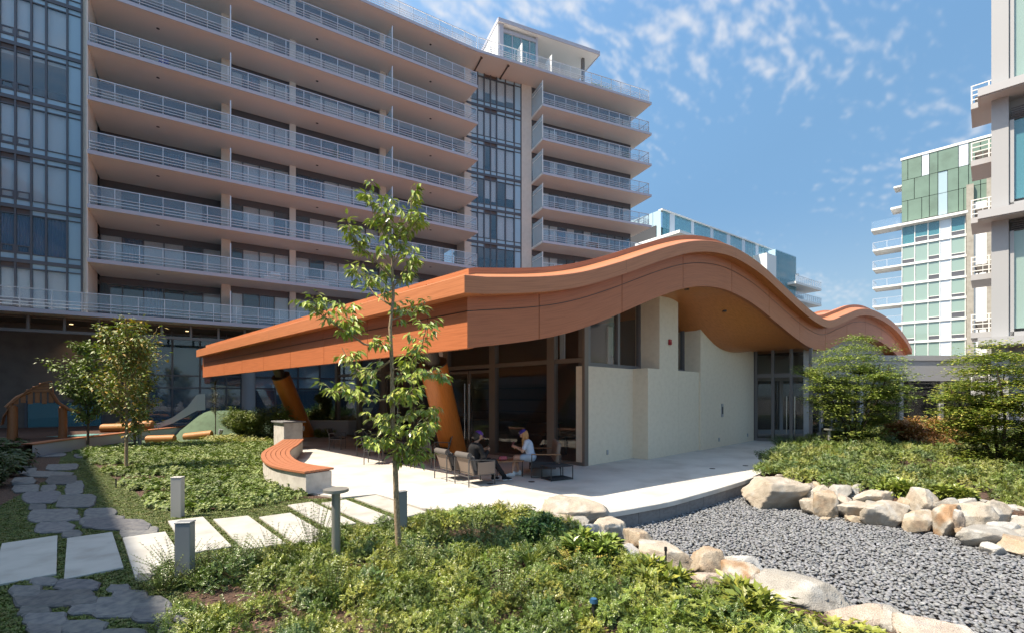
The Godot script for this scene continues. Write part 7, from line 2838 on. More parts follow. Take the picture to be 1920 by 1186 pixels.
	for pass_ in 10:
		for s in spots:
			var o := Vector3(rf(-1, 1), rf(-0.3, 0.5), rf(-1, 1)).normalized()
			var p: Vector3 = s[0] + o * rf(0.0, 0.08)
			var d: Vector3 = (s[1] * 0.5 + o * 0.8 + Vector3(0, -0.75, 0)).normalized()
			var nr := (Vector3(rf(-0.6, 0.6), 1, rf(-0.6, 0.6)) + o * 0.5).normalized()
			var l := rf(0.085, 0.14)
			if pass_ < 2 and count < 290 and rg.randf() < 0.75:
				count += 1
				var z := -d
				var x := nr.cross(z).normalized()
				inst("leaf", pick(lm), M.leaf_gloss, yt, Transform3D(Basis(x, z.cross(x), z).scaled_local(Vector3(l, l, l)), p))
			elif rg.randf() < 0.55:
				rest.col = vary(pick(greens), 0.2)
				rest.leaf(p, d, nr, l, l * 0.42, 0.25, 0.2)
	tag(part("foliage", rest, M.leaf_gloss, yt), "", "", "", "stuff")

	# ---- three young trees at the left
	var left := [
		[-11.5, 14.3, 4.75, 1.05, 210, "leafy young tree nearest in the sunlit left hand bed", [Color(0.19, 0.235, 0.05), Color(0.15, 0.19, 0.042), Color(0.23, 0.26, 0.065), Color(0.18, 0.215, 0.055), Color(0.38, 0.25, 0.05)], 0.095],
		[-16.2, 20.6, 5.0, 1.1, 180, "young tree with some yellowing leaves behind the nearest left hand one", [Color(0.17, 0.21, 0.05), Color(0.14, 0.17, 0.045), Color(0.34, 0.25, 0.05)], 0.11],
		[-17.95, 20.3, 4.5, 1.1, 170, "leftmost young tree, rising between the play arch and the others", [Color(0.15, 0.2, 0.05), Color(0.12, 0.165, 0.042), Color(0.18, 0.22, 0.06)], 0.115]]
	for t in left:
		var th := thing("young_tree", t[5], "tree", W(t[0], t[1], 0.0 if t[0] > -17.5 else 0.2), 0.0, "young trees of the left hand bed")
		var wm := MB.new()
		var sp := []
		var h: float = t[2]
		var w: float = t[3]
		var trunk := [Vector3(0, -0.05, 0), Vector3(0.02, h * 0.3, 0.02), Vector3(-0.03, h * 0.6, 0.0), Vector3(0.0, h * 0.93, 0.03)]
		limb(wm, trunk, 0.05, 0.012, 8)
		sp.append([trunk[3], Vector3.UP])
		for k in 34:
			var f := rf(0.22, 0.95)
			var a := trunk[int(f * 3)] as Vector3
			a = a.lerp(trunk[mini(int(f * 3) + 1, 3)], f * 3 - int(f * 3))
			var an := rf(0, TAU)
			var reach := w * (1.0 - pow(absf(f - 0.5) * 1.75, 2.0)) * rf(0.6, 1.05)
			grow(wm, sp, a, Vector3(cos(an), rf(0.35, 0.9), sin(an)), maxf(0.25, reach), 0.014, 1, 0.5, 3)
		part("trunk", wm, M.bark_dark if t[0] < -15 else M.bark_pale, th)
		var lv := MB.new()
		leaves_at(lv, sp, 4, t[7] * 1.25, t[7] * 0.75, t[6], 0.15, 0.55)
		part("crown", lv, M.leaf_soft, th)

	# ---- thin columnar tree by the slide
	var ct := thing("thin_tree", "very thin young tree with sparse dark leaves beside the slide", "tree", W(-15.9, 25.7))
	var cm := MB.new()
	var csp := []
	limb(cm, [Vector3(0, -0.05, 0), Vector3(0.02, 1.5, 0), Vector3(0, 3.1, 0)], 0.03, 0.008, 7)
	for k in 30:
		var y := rf(1.1, 3.0)
		grow(cm, csp, Vector3(0, y, 0), Vector3(rf(-1, 1), 1.4, rf(-1, 1)), 0.32, 0.006, 0, 0.3, 0)
		csp.append([Vector3(rf(-0.25, 0.25), y + 0.2, rf(-0.25, 0.25)), Vector3.UP])
	part("trunk", cm, M.bark_dark, ct)
	var clv := MB.new()
	leaves_at(clv, csp, 2, 0.075, 0.04, [Color(0.1, 0.1, 0.05), Color(0.13, 0.11, 0.06), Color(0.16, 0.17, 0.08)], 0.07, 0.3)
	part("crown", clv, M.leaf_soft, ct)

	# ---- two maples at the right, leaves held in level layers
	var maples := [
		[12.3, 17.2, 0.2, 4.15, 1.75, "leafy maple left of the two right hand trees, before the second roof wave", [Color(0.24, 0.3, 0.065), Color(0.18, 0.235, 0.05), Color(0.3, 0.34, 0.085)], 11],
		[12.75, 12.45, 0.2, 3.45, 1.5, "broad layered maple at the right edge of the garden, on several stems", [Color(0.23, 0.285, 0.045), Color(0.17, 0.225, 0.04), Color(0.34, 0.33, 0.065)], 23]]
	for t in maples:
		rg.seed = t[7]
		var th := thing("maple_tree", t[5], "tree", W(t[0], t[1], t[2]), 0.0, "")
		var wm := MB.new()
		var sp := []
		var h: float = t[3]
		var w: float = t[4]
		var lv := MB.new()
		var stems := 5
		for s in stems:
			var an0 := TAU * s / stems + rf(-0.3, 0.3)
			var st := bend(Vector3(0, -0.1, 0), Vector3(cos(an0) * 0.35, 1.0, sin(an0) * 0.35), h * rf(0.75, 0.92), 0.3, 6)
			limb(wm, st, 0.055, 0.012, 8)
			for k in 15:
				var f := rf(0.14, 1.0)
				var i := clampi(int(f * 6), 1, 6)
				var an := an0 + rf(-1.5, 1.5)
				var l := w * rf(0.25, 0.5) * (1.1 - f * 0.4)
				grow(wm, sp, st[i], Vector3(cos(an), rf(0.1, 0.55), sin(an)), l, 0.013, 1, -0.1, 4)
		part("trunk", wm, M.bark_dark, th)
		var fn := FastNoiseLite.new()
		fn.seed = t[7]
		fn.frequency = 0.75
		var tries := 0
		while tries < 8000:
			tries += 1
			var u := Vector3(rf(-1, 1), rf(-1, 1), rf(-1, 1))
			if u.length() > 1.0 or u.length() < 0.25:
				continue
			var yl := u.y * h * 0.42 + h * 0.6
			yl = lerpf(yl, roundf(yl / 0.34) * 0.34, 0.45) + rf(-0.05, 0.05)
			var p0 := Vector3(u.x * w, yl - 0.12 * Vector2(u.x, u.z).length(), u.z * w)
			if fn.get_noise_3dv(p0) < -0.2 + 0.4 * maxf(0.0, u.length() - 0.7):
				continue
			sp.append([p0, Vector3(u.x, 0, u.z)])
		for q in sp:
			for k in 6:
				var p: Vector3 = q[0] + Vector3(rf(-0.17, 0.17), rf(-0.06, 0.07), rf(-0.17, 0.17))
				lv.col = vary(pick(t[6]), 0.22)
				var d := Vector3(rf(-1, 1), rf(-0.4, 0.1), rf(-1, 1)).normalized()
				var side := d.cross(Vector3.UP).normalized()
				var up := Vector3(rf(-0.45, 0.45), 1, rf(-0.45, 0.45)).normalized()
				var s := rf(0.05, 0.085)
				for a in [-0.85, 0.0, 0.85]:
					lv.leaf2(p, (d * cos(a) + side * sin(a)).normalized(), up, s * (1.0 if a == 0.0 else 0.8), s * 0.45)
		part("crown", lv, M.leaf_soft, th)

# ---------------------------------------------------------------- shrubs and beds
func spray(mb: MB, a: Vector3, d: Vector3, l: float, pairs: int, leaf_l: float, c0: Color, c1: Color, droop := 0.5) -> void:
	var p := a
	var dir := d.normalized()
	var stem := [a]
	for i in pairs:
		dir = (dir + Vector3(0, -droop / pairs, 0)).normalized()
		p += dir * l / pairs
		if i % 3 == 2 or i == pairs - 1:
			stem.append(p)
		var side := dir.cross(Vector3.UP)
		if side.length() < 0.1:
			side = Vector3.RIGHT
		side = side.normalized()
		var f := float(i) / pairs
		if f < 0.12:
			continue
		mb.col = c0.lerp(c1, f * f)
		var up := side.cross(dir).normalized()
		var sc := leaf_l * (1.0 - f * 0.35)
		for s in [-1.0, 1.0]:
			mb.leaf2(p, (dir * 0.3 + side * s + up * rf(-0.25, 0.5)).normalized(), (up * 0.6 + Vector3(rf(-0.5, 0.5), 0.7, rf(-0.5, 0.5))).normalized(), sc, sc * 0.62)
	mb.col = Color(0.1, 0.07, 0.04)
	mb.tube(stem, [0.0022, 0.0015], 3, false)

func rosette(mb: MB, a: Vector3, h: float, n: int, leaf_l: float, c0: Color, c1: Color) -> void:
	for r in 2:
		for i in n:
			var an := TAU * i / n + r * 0.4 + rf(-0.2, 0.2)
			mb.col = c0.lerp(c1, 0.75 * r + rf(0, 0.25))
			var d := Vector3(cos(an), (0.12 if r == 0 else 0.55) + rf(-0.15, 0.15), sin(an)).normalized()
			mb.leaf(a + Vector3(0, h * (0.72 + 0.28 * r), 0), d, Vector3(-d.x, 2.0, -d.z).normalized(), leaf_l * (1.0 - 0.25 * r), leaf_l * 0.42, 0.15, 0.25)
	mb.col = Color(0.12, 0.13, 0.05)
	mb.tube([a, a + Vector3(0, h, 0)], [0.003], 3, false)

func blades(mb: MB, a: Vector3, n: int, h: float, spread: float, c0: Color, c1: Color, w := 0.01) -> void:
	for i in n:
		var an := rf(0, TAU)
		var d := Vector3(cos(an) * spread * rf(0.2, 1.0), 1.0, sin(an) * spread * rf(0.2, 1.0)).normalized()
		var l := h * rf(0.7, 1.1)
		var side := d.cross(Vector3(rf(-1, 1), 0.2, rf(-1, 1))).normalized()
		var p := a + Vector3(rf(-1, 1), 0, rf(-1, 1)) * 0.03
		var m := p + d * l * 0.55
		var tip := m + (d + Vector3(d.x, -0.5 * spread, d.z) * 0.9).normalized() * l * 0.5
		mb.col = c0.lerp(c1, rf(0, 1))
		var nr := side.cross(d).normalized()
		var s := mb.v.size()
		mb.put(p - side * w * 0.5, nr, Vector2.ZERO)
		mb.put(p + side * w * 0.5, nr, Vector2.ZERO)
		mb.put(m - side * w * 0.42, nr, Vector2.ZERO)
		mb.put(m + side * w * 0.42, nr, Vector2.ZERO)
		mb.put(tip, nr, Vector2.ZERO)
		mb.ix.append_array([s, s + 2, s + 1, s + 1, s + 2, s + 3, s + 2, s + 4, s + 3])

# one shrub of its own, by kind
func shrub(x: float, d: float, y: float, kind: String, w: float, h: float, c0: Color, c1: Color, label: String, group := "") -> void:
	var th := thing({"feather": "feathery_shrub", "round": "leafy_shrub", "grass": "grass_tuft", "fern": "fern", "cone": "pointed_shrub", "broad": "broadleaf_shrub"}[kind], label, {"grass": "grass tuft", "fern": "fern"}.get(kind, "shrub"), W(x, d, y), rf(0, TAU), group)
	var mb := MB.new()
	match kind:
		"feather":
			for i in int(55 * w / 0.5):
				var an := rf(0, TAU)
				var r := rf(0, 1)
				spray(mb, Vector3(cos(an), 0, sin(an)) * r * w * 0.2, Vector3(cos(an) * r * w * 0.9, h * rf(0.6, 1.2), sin(an) * r * w * 0.9), h * rf(0.75, 1.15), 13, 0.03, c0, c1, 0.45)
		"fern":
			for i in 16:
				var an := TAU * i / 16 + rf(-0.2, 0.2)
				spray(mb, Vector3.ZERO, Vector3(cos(an) * rf(0.3, 1), 1.0, sin(an) * rf(0.3, 1)), h * rf(0.8, 1.2), 16, 0.05, c0, c1, 1.1)
		"grass":
			blades(mb, Vector3.ZERO, int(260 * w), h, 0.75, c0, c1, 0.014)
		_:
			var wood := MB.new()
			var sp := []
			for i in 9:
				var an := rf(0, TAU)
				var f := rf(0.4, 1.0)
				if kind == "cone":
					grow(wood, sp, Vector3(0, h * 0.08 * i, 0), Vector3(cos(an), 0.9, sin(an)), w * 0.55 * (1.05 - i / 10.0) + 0.1, 0.02, 2, 0.3, 3)
				else:
					grow(wood, sp, Vector3(cos(an), 0, sin(an)) * w * 0.1, Vector3(cos(an) * w * 0.8, h * f, sin(an) * w * 0.8), h * 0.55, 0.012, 2, 0.2, 3)
			if kind == "cone":
				for k in 26:
					sp.append([Vector3(rf(-0.12, 0.12), h * rf(0.5, 1.0), rf(-0.12, 0.12)), Vector3.UP])
			part("stem", wood, M.bark_dark, th)
			var l := 0.12 if kind == "broad" else (0.1 if h > 1.0 else 0.06)
			leaves_at(mb, sp, (3 if kind == "broad" else 5) * (3 if h > 1.0 else 1), l, l * 0.5, [c0, c1, c0.lerp(c1, 0.5)], 0.17 if h > 1.0 else 0.07, 0.25)
	part("foliage", mb, M.leaf_gloss if kind == "feather" or kind == "broad" else M.leaf_soft, th)

func bed(label: String, poly: PackedVector2Array, gap: float, shapes: Array, cols: Array, size: Vector2, tilt: float, per: int, skip: Array, height: Callable, m: Material, kind := "ground cover") -> void:
	var xf := []
	var cl := []
	for s in shapes:
		xf.append([])
		cl.append([])
	var r := bounds(poly)
	var ny := int(r.size.y / gap) + 1
	var nx := int(r.size.x / gap) + 1
	var fn := FastNoiseLite.new()
	fn.seed = int(gap * 1000)
	fn.frequency = 0.45
	for iy in ny:
		for ix in nx:
			var p := r.position + Vector2(ix + rf(-0.45, 0.45), iy + rf(-0.45, 0.45)) * gap
			if not inside(p, poly) or absf(p.x) > p.y * 1.2 + 0.6:
				continue
			var out := false
			for k in skip:
				var q: Vector2 = (p - k[0]) / k[1]
				if q.length() < rf(0.8, 1.05):
					out = true
			if out:
				continue
			var nv := fn.get_noise_2d(p.x, p.y)
			var base := cols[clampi(int((nv + 0.5) * cols.size()), 0, cols.size() - 1)] as Color
			var cs := rf(0.75, 1.2) * (1.0 + nv * 0.35)
			for k in per:
				var an := rf(0, TAU)
				var t := sqrt(rf(0.0, 1.0)) * tilt
				var d := Vector3(cos(an) * sin(t), cos(t), sin(an) * sin(t))
				var s := rg.randi() % shapes.size()
				var sc := rf(size.x, size.y) * cs * (1.0 - 0.25 * t / maxf(tilt, 0.01))
				var o := p + Vector2(d.x, -d.z) * 0.07
				xf[s].append(Transform3D(up_basis(d, rf(0, TAU), sc), W(o.x, o.y, height.call(p) - 0.01)))
				cl[s].append(vary(base, 0.22))
	for s in shapes.size():
		if xf[s].size():
			tag(copies("ground_cover", shapes[s], m, self, xf[s], cl[s]), label, kind, label)

# low rounded shrubs that touch: twigs stand out from the surface of each mound
func mounds(label: String, poly: PackedVector2Array, gap: float, shapes: Array, cols: Array, radius: Vector2, per: int, twig: float, skip: Array, height: Callable) -> void:
	var xf := []
	var cl := []
	for s in shapes:
		xf.append([])
		cl.append([])
	var r := bounds(poly)
	for iy in int(r.size.y / gap) + 1:
		for ix in int(r.size.x / gap) + 1:
			var p := r.position + Vector2(ix + rf(-0.4, 0.4), iy + rf(-0.4, 0.4)) * gap
			if not inside(p, poly) or absf(p.x) > p.y * 1.2 + 0.6:
				continue
			var out := false
			for k in skip:
				if ((p - k[0]) / k[1]).length() < rf(0.8, 1.1):
					out = true
			if out:
				continue
			var base := vary(pick(cols), 0.12)
			var rr := rf(radius.x, radius.y)
			var hh := rr * rf(0.8, 1.25)
			for k in per:
				var an := rf(0, TAU)
				var ct := rf(0.0, 1.0)
				var d := Vector3(cos(an) * sqrt(1.0 - ct * ct), ct, sin(an) * sqrt(1.0 - ct * ct))
				var q := d * rf(0.55, 0.95)
				var o := W(p.x, p.y, height.call(p)) + Vector3(q.x * rr, q.y * hh, q.z * rr)
				var s := rg.randi() % shapes.size()
				xf[s].append(Transform3D(up_basis((d + Vector3(rf(-0.5, 0.5), rf(0, 0.6), rf(-0.5, 0.5))).normalized(), rf(0, TAU), twig * rf(0.7, 1.25)), o))
				cl[s].append(vary(base, 0.22))
	for s in shapes.size():
		if xf[s].size():
			tag(copies("ground_cover", shapes[s], M.leaf_gloss, self, xf[s], cl[s]), label, "ground cover", label)

func flat(_p: Vector2) -> float:
	return -0.04

func planting() -> void:
	rg.seed = 99
	var sprays := []
	for k in 4:
		var mb := MB.new()
		# base colours are carried by the copies; shapes hold only light and dark within the spray
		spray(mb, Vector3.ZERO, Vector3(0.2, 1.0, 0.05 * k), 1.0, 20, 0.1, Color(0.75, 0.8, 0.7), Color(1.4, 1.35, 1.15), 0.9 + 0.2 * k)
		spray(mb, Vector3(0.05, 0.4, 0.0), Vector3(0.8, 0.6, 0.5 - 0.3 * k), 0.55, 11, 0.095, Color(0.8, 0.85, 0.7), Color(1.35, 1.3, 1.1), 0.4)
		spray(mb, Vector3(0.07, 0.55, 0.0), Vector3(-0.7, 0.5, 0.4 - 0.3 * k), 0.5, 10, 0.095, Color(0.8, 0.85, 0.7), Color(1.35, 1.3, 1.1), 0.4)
		sprays.append(mb.mesh())
	var whorls := []
	for k in 3:
		var mb := MB.new()
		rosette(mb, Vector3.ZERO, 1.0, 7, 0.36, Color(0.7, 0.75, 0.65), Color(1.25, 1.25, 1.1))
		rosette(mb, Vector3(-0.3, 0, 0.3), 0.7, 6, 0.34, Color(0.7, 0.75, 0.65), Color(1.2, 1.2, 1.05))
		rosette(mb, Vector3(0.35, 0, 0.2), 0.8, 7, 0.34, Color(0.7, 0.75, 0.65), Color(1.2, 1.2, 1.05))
		whorls.append(mb.mesh())
	var tufts := []
	for k in 2:
		var mb := MB.new()
		blades(mb, Vector3.ZERO, 14, 1.0, 0.8, Color(0.8, 0.8, 0.7), Color(1.2, 1.2, 1.0), 0.03)
		tufts.append(mb.mesh())
	var mosses := []
	for k in 2:
		var mb := MB.new()
		for i in 12:
			var an := rf(0, TAU)
			mb.col = Color(1, 1, 1) * rf(0.75, 1.25)
			mb.leaf2(Vector3(rf(-1, 1), 0, rf(-1, 1)) * 0.8, Vector3(cos(an), rf(0.3, 1.4), sin(an)).normalized(), Vector3.UP, 0.75, 0.5)
		mosses.append(mb.mesh())
	var bare := [[Vector2(-0.62, 7.75), Vector2(0.85, 0.42)], [Vector2(-2.9, 5.15), Vector2(0.6, 0.3)], [Vector2(-2.2, 4.75), Vector2(0.5, 0.2)], [Vector2(-1.25, 4.6), Vector2(0.3, 0.14)], [Vector2(0.3, 7.0), Vector2(0.3, 0.2)], [Vector2(-3.7, 5.2), Vector2(0.5, 0.4)], [Vector2(-0.2, 5.6), Vector2(0.3, 0.14)], [Vector2(-1.9, 6.2), Vector2(0.3, 0.16)], [Vector2(0.6, 5.2), Vector2(0.24, 0.12)], [Vector2(-0.4, 4.55), Vector2(0.36, 0.12)], [Vector2(-1.0, 6.9), Vector2(0.34, 0.2)]]
	# foreground bed: mounds of short leafy twigs, with longer sprays arching out of them
	var twigs := []
	for k in 4:
		var mb := MB.new()
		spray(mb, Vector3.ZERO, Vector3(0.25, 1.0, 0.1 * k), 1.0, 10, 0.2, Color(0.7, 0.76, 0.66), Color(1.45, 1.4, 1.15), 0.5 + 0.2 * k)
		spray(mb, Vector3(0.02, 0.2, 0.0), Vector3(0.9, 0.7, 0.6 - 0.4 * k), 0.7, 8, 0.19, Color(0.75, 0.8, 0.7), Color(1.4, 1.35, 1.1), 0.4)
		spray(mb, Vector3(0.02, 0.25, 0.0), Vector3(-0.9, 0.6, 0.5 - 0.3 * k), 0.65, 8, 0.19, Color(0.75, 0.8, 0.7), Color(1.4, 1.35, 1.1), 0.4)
		twigs.append(mb.mesh())
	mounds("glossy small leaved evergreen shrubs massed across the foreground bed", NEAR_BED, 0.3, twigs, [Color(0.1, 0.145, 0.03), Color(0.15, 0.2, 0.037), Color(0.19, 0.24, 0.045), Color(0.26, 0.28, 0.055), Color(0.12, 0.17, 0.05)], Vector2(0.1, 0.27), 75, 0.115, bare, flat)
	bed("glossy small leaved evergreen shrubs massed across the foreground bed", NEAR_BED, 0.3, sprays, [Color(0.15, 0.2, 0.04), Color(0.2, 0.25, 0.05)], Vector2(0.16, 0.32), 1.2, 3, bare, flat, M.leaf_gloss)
	# far rim of it: fresh broad leaved plants along the terrace
	var rim := PackedVector2Array([Vector2(-1.75, 8.15), Vector2(-1.1, 8.9), Vector2(0.0, 9.1), Vector2(0.6, 8.9), Vector2(0.6, 8.2), Vector2(-0.2, 8.45), Vector2(-1.0, 8.35)])
	bed("fresh green leafy plants along the terrace edge of the foreground bed", rim, 0.17, whorls, [Color(0.15, 0.21, 0.045), Color(0.2, 0.26, 0.06)], Vector2(0.12, 0.24), 0.7, 3, [], flat, M.leaf_soft)
	var lime := PackedVector2Array([Vector2(1.75, 5.2), Vector2(2.15, 5.3), Vector2(2.85, 4.7), Vector2(3.4, 4.15), Vector2(2.3, 3.9), Vector2(1.6, 4.6)])
	bed("yellow green leafy plants by the near boulders at the bottom right", lime, 0.16, whorls, [Color(0.2, 0.24, 0.04), Color(0.27, 0.29, 0.05)], Vector2(0.16, 0.3), 0.8, 3, [], flat, M.leaf_soft)
	# sunlit bed at the left
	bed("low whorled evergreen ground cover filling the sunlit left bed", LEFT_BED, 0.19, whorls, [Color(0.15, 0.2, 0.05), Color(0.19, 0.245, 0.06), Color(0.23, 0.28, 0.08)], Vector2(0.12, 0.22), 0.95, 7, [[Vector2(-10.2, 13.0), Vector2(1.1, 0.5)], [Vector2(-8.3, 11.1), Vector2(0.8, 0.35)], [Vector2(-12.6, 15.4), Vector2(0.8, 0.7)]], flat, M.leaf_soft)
	var gold := PackedVector2Array([Vector2(-11.2, 22.4), Vector2(-13.2, 25.4), Vector2(-15.6, 25.6), Vector2(-15.4, 23.8), Vector2(-13.4, 22.0)])
	bed("pale yellow ground cover at the foot of the green mound", gold, 0.24, whorls, [Color(0.3, 0.31, 0.09), Color(0.38, 0.37, 0.12)], Vector2(0.2, 0.3), 0.8, 4, [], flat, M.leaf_soft)
	# shaded bed along the left picture edge
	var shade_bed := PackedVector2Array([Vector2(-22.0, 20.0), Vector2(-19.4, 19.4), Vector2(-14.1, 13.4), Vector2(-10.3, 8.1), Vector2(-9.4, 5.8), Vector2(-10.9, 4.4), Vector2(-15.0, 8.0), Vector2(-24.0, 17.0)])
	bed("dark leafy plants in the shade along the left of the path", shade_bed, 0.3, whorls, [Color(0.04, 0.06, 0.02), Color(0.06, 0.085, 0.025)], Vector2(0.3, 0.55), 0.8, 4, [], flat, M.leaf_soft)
	# moss and creeping thyme between the stones
	var stones := []
	var boxes := []
	for f in FLAGS + SLABS:
		stones.append(PackedVector2Array(f))
		boxes.append(bounds(stones[stones.size() - 1]))
	var mx := [[], []]
	var mc := [[], []]
	for i in 60000:
		var d := 3.6 + 13.0 * pow(rg.randf(), 1.5)
		var p := Vector2(rf(-1.12, -0.1) * d, d)
		if not inside(p, MOSS):
			continue
		var hit := false
		for s in stones.size():
			if boxes[s].has_point(p) and inside(p, stones[s]):
				hit = true
				break
		if hit and rg.randf() > 0.004:
			continue
		var k := rg.randi() % 2
		var sc := rf(0.018, 0.04)
		mx[k].append(Transform3D(up_basis(Vector3(rf(-0.2, 0.2), 1, rf(-0.2, 0.2)), rf(0, TAU), sc), W(p.x, p.y, -0.036)))
		mc[k].append(vary(pick([Color(0.11, 0.15, 0.03), Color(0.15, 0.18, 0.04), Color(0.18, 0.18, 0.06)]), 0.25))
	for k in 2:
		tag(copies("moss", mosses[k], M.leaf_matt, self, mx[k], mc[k]), "mossy creeping plants in the joints of the stone paths", "moss", "moss in the path joints")
	# bark chips on the bare soil
	var chip := MB.new()
	chip.box(Vector3.ZERO, Vector3(1.0, 0.16, 0.34))
	var bx := []
	var bc := []
	for i in 9000:
		var d := 4.2 + 10.0 * pow(rg.randf(), 1.4)
		var p := Vector2(rf(-0.95, 0.3) * d, d)
		if inside(p, MOSS) or inside(p, TERRACE) or inside(p, PIT):
			continue
		bx.append(Transform3D(Basis(Vector3(rf(-1, 1), rf(-1, 1), rf(-1, 1)).normalized(), rf(-0.5, 0.5)) * Basis(Vector3.UP, rf(0, TAU)).scaled(Vector3.ONE * rf(0.02, 0.05)), W(p.x, p.y, -0.035)))
		var v := rf(0.5, 1.5)
		bc.append(Color(v, v * rf(0.85, 1.05), v * rf(0.75, 1.05)))
	tag(copies("bark_chips", chip.mesh(), M.bark_chip, self, bx, bc), "brown bark chips strewn over the bare soil", "bark mulch")
	# right hand bed
	var rb := PackedVector2Array([Vector2(6.5, 12.6), Vector2(6.75, 11.5), Vector2(7.5, 10.75), Vector2(8.4, 9.9), Vector2(9.2, 9.35), Vector2(9.9, 9.0), Vector2(14.0, 8.8), Vector2(14.0, 12.0), Vector2(12.2, 12.3), Vector2(12.9, 14.6), Vector2(22.0, 14.0), Vector2(24.0, 22.0), Vector2(18.0, 26.0), Vector2(15.0, 22.0), Vector2(10.3, 17.4), Vector2(7.9, 14.4)])
	mounds("mixed low green shrubs in the bed behind the rock wall", rb, 0.45, twigs, [Color(0.1, 0.14, 0.035), Color(0.14, 0.185, 0.042), Color(0.19, 0.23, 0.055), Color(0.24, 0.26, 0.07), Color(0.12, 0.17, 0.06)], Vector2(0.16, 0.32), 60, 0.15, [[Vector2(10.8, 12.6), Vector2(1.3, 0.5)], [Vector2(10.0, 10.0), Vector2(0.9, 0.35)], [Vector2(13.2, 15.8), Vector2(1.6, 0.6)]], right_height)
	var strip_ := PackedVector2Array([Vector2(6.6, 12.4), Vector2(7.0, 12.9), Vector2(8.2, 12.2), Vector2(9.2, 11.2), Vector2(8.6, 10.2), Vector2(7.5, 10.85)])
	bed("bright grassy tufts just behind the rock wall", strip_, 0.19, tufts, [Color(0.16, 0.21, 0.04), Color(0.21, 0.25, 0.05)], Vector2(0.18, 0.32), 0.5, 3, [], right_height, M.leaf_soft)
	var greyg := PackedVector2Array([Vector2(6.5, 12.7), Vector2(7.0, 13.2), Vector2(8.6, 13.3), Vector2(8.4, 12.2), Vector2(7.2, 11.9)])
	bed("soft pale green mat of plants beside the terrace end", greyg, 0.16, whorls, [Color(0.17, 0.22, 0.075), Color(0.22, 0.27, 0.1)], Vector2(0.14, 0.24), 0.8, 4, [], right_height, M.leaf_soft)

	# ---- shrubs that stand out singly
	var g0 := Color(0.075, 0.125, 0.03)
	var g1 := Color(0.14, 0.19, 0.045)
	shrub(-4.2, 6.0, -0.05, "feather", 0.55, 0.5, g0, g1, "feathery shrub at the left tip of the foreground bed, left of the dark bollard")
	shrub(-4.0, 5.5, -0.05, "feather", 0.45, 0.42, g0, g1, "feathery shrub in front of the dark bollard, hiding its foot")
	shrub(-3.6, 5.7, -0.05, "feather", 0.45, 0.45, g0, g1, "feathery shrub at the right foot of the dark bollard")
	shrub(-3.55, 6.15, -0.05, "feather", 0.5, 0.42, g0, g1, "feathery shrub right beside the dark bollard, over the slab path")
	shrub(-2.78, 6.75, -0.05, "feather", 0.45, 0.78, g0, g1, "tallest feathery sprays, reaching over the slabs left of the tall disc light")
	shrub(-3.2, 6.45, -0.05, "feather", 0.45, 0.5, g0, g1, "feathery shrub with dark tips in front of the third sunlit slab")
	shrub(-1.2, 5.9, -0.05, "feather", 0.5, 0.48, Color(0.13, 0.18, 0.04), Color(0.24, 0.28, 0.07), "yellow green feathery shrub right of the young tree trunk")
	shrub(-0.1, 5.1, -0.05, "feather", 0.5, 0.5, Color(0.09, 0.14, 0.035), Color(0.17, 0.22, 0.06), "taller dark feathery shrub near the bottom middle")
	shrub(-2.0, 5.3, -0.05, "feather", 0.5, 0.46, Color(0.1, 0.15, 0.035), Color(0.2, 0.25, 0.06), "feathery shrub below the tall disc topped light")
	shrub(0.25, 6.2, -0.05, "grass", 0.5, 0.42, Color(0.2, 0.25, 0.05), Color(0.28, 0.31, 0.07), "grassy tuft between the two ferns of the foreground bed")
	shrub(-0.62, 7.45, -0.05, "feather", 0.3, 0.42, Color(0.11, 0.16, 0.035), Color(0.18, 0.23, 0.05), "small upright shrub alone on the bare mulch patch")
	shrub(0.42, 7.35, -0.05, "round", 0.5, 0.42, Color(0.05, 0.11, 0.03), Color(0.09, 0.15, 0.04), "dark green leafy clump left of the bluish white rock")
	shrub(1.1, 6.45, -0.05, "broad", 0.5, 0.4, Color(0.14, 0.2, 0.04), Color(0.2, 0.25, 0.05), "fresh broad leaved shrub against the pale grey block")
	shrub(0.78, 6.05, -0.05, "fern", 0.4, 0.42, Color(0.3, 0.26, 0.05), Color(0.36, 0.28, 0.06), "yellowing fern among the foreground shrubs")
	shrub(0.72, 6.75, -0.05, "fern", 0.4, 0.36, Color(0.17, 0.22, 0.05), Color(0.21, 0.25, 0.05), "light green fern beside the dark leafy clump")
	shrub(1.72, 5.6, -0.05, "broad", 0.4, 0.3, Color(0.15, 0.19, 0.035), Color(0.24, 0.26, 0.05), "yellow green broad leaved shrub right of the irrigation stake")
	shrub(2.35, 4.85, -0.05, "broad", 0.45, 0.32, Color(0.16, 0.2, 0.04), Color(0.27, 0.28, 0.06), "lime shrub leaning on the long pale kerb rock")
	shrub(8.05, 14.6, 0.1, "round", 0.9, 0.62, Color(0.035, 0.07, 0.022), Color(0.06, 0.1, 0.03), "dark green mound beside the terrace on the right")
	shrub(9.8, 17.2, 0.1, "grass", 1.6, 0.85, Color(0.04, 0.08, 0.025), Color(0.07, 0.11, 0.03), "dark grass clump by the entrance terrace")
	shrub(12.9, 18.6, 0.25, "grass", 2.2, 0.95, Color(0.2, 0.24, 0.09), Color(0.3, 0.33, 0.14), "pale feather grass clump under the left maple")
	shrub(11.8, 15.6, 0.25, "grass", 1.5, 0.6, Color(0.18, 0.22, 0.07), Color(0.26, 0.29, 0.11), "pale green grass clump in front of the left maple")
	shrub(14.3, 17.4, 0.3, "round", 0.9, 1.02, Color(0.36, 0.13, 0.05), Color(0.34, 0.19, 0.06), "rusty red barberry, left one before the low glazed building")
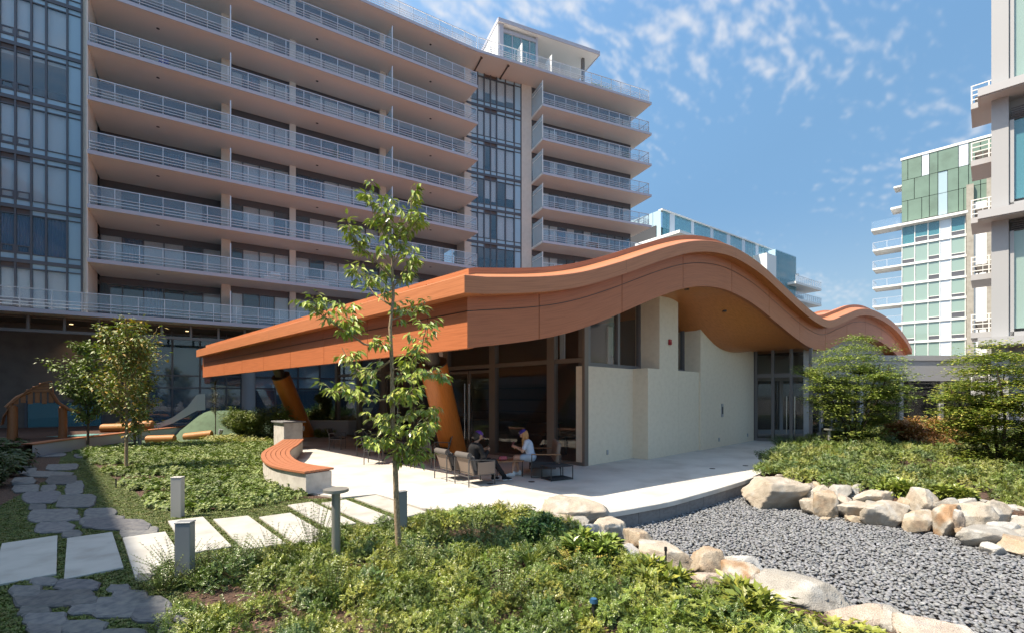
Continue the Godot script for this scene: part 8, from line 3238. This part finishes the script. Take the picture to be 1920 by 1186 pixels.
	shrub(15.4, 17.9, 0.3, "round", 1.0, 1.05, Color(0.27, 0.22, 0.05), Color(0.36, 0.16, 0.05), "rusty and green barberry in the middle before the low glazed building")
	shrub(16.7, 18.4, 0.3, "round", 1.0, 1.02, Color(0.24, 0.25, 0.055), Color(0.33, 0.17, 0.05), "olive barberry on the right before the low glazed building")
	shrub(14.2, 15.9, 0.3, "round", 0.6, 0.6, Color(0.4, 0.17, 0.06), Color(0.32, 0.2, 0.06), "small orange barberry nearest the bare soil of the right bed")
	shrub(8.15, 10.25, 0.1, "broad", 0.4, 0.3, Color(0.2, 0.25, 0.05), Color(0.26, 0.3, 0.06), "small lime plant in the rock wall beside the tall angular block")
	shrub(9.0, 9.75, 0.1, "broad", 0.5, 0.28, Color(0.2, 0.25, 0.05), Color(0.27, 0.3, 0.07), "low lime cushion above the rust streaked boulder")
	# behind the terrace and round the mound
	shrub(-12.6, 24.8, -0.05, "round", 1.5, 1.9, Color(0.15, 0.19, 0.05), Color(0.22, 0.25, 0.08), "big rounded shrub left of the far leaning column")
	shrub(-13.9, 25.4, -0.05, "round", 1.3, 1.6, Color(0.14, 0.18, 0.05), Color(0.2, 0.24, 0.075), "rounded shrub beside the green mound")
	shrub(-10.9, 27.6, -0.05, "cone", 1.1, 2.9, Color(0.13, 0.17, 0.05), Color(0.2, 0.22, 0.08), "pointed shrub behind the terrace, right of the far leaning column")
	shrub(-12.9, 28.6, -0.05, "broad", 1.2, 1.5, Color(0.13, 0.2, 0.04), Color(0.17, 0.24, 0.05), "bright green shrub seen just right of the far leaning column")
	shrub(-9.9, 29.4, -0.05, "broad", 1.4, 1.4, Color(0.12, 0.19, 0.04), Color(0.18, 0.25, 0.05), "bright green shrub seen through the corner glazing")
	shrub(-11.6, 31.0, 0.3, "broad", 1.6, 1.6, Color(0.11, 0.18, 0.04), Color(0.16, 0.22, 0.05), "bright green shrub farthest back against the block")
	shrub(-10.2, 26.0, -0.05, "round", 0.9, 0.6, Color(0.2, 0.24, 0.06), Color(0.26, 0.29, 0.08), "low lime shrub at the back edge of the terrace")
	shrub(-11.9, 25.6, -0.05, "round", 0.8, 0.6, Color(0.1, 0.14, 0.04), Color(0.16, 0.19, 0.05), "low dark shrub behind the serving counter")
	# planter wall behind the terrace
	var pw := thing("planter_wall", "low pale planter wall behind the terrace", "wall", W(-12.9, 27.2), deg_to_rad(-8))
	var pm := MB.new()
	pm.box(Vector3(3.0, 0.4, 0), Vector3(7.0, 0.8, 0.25))
	part("wall", pm, M.link_grey, pw)
	var pc := MB.new()
	pc.cbox(Vector3(3.0, 0.83, 0), Vector3(7.1, 0.06, 0.36), 0.01)
	part("coping", pc, M.terrace_concrete, pw)
	var fill := MB.new()
	fill.prism(PackedVector2Array([Vector2(-13.3, 27.2), Vector2(-5.8, 28.3), Vector2(-5.8, 33), Vector2(-14.5, 33)]), -0.05, 0.7)
	struct("planter_soil", fill, M.soil)
	var pol := PackedVector2Array([Vector2(-13.0, 27.5), Vector2(-5.9, 28.5), Vector2(-5.9, 31.8), Vector2(-13.8, 31.8)])
	bed("orange tinted ground cover in the planter behind the terrace", pol, 0.4, whorls, [Color(0.22, 0.2, 0.06), Color(0.26, 0.17, 0.06)], Vector2(0.25, 0.4), 0.8, 4, [], func(_p): return 0.68, M.leaf_soft)
	# dark shrubs at the left edge
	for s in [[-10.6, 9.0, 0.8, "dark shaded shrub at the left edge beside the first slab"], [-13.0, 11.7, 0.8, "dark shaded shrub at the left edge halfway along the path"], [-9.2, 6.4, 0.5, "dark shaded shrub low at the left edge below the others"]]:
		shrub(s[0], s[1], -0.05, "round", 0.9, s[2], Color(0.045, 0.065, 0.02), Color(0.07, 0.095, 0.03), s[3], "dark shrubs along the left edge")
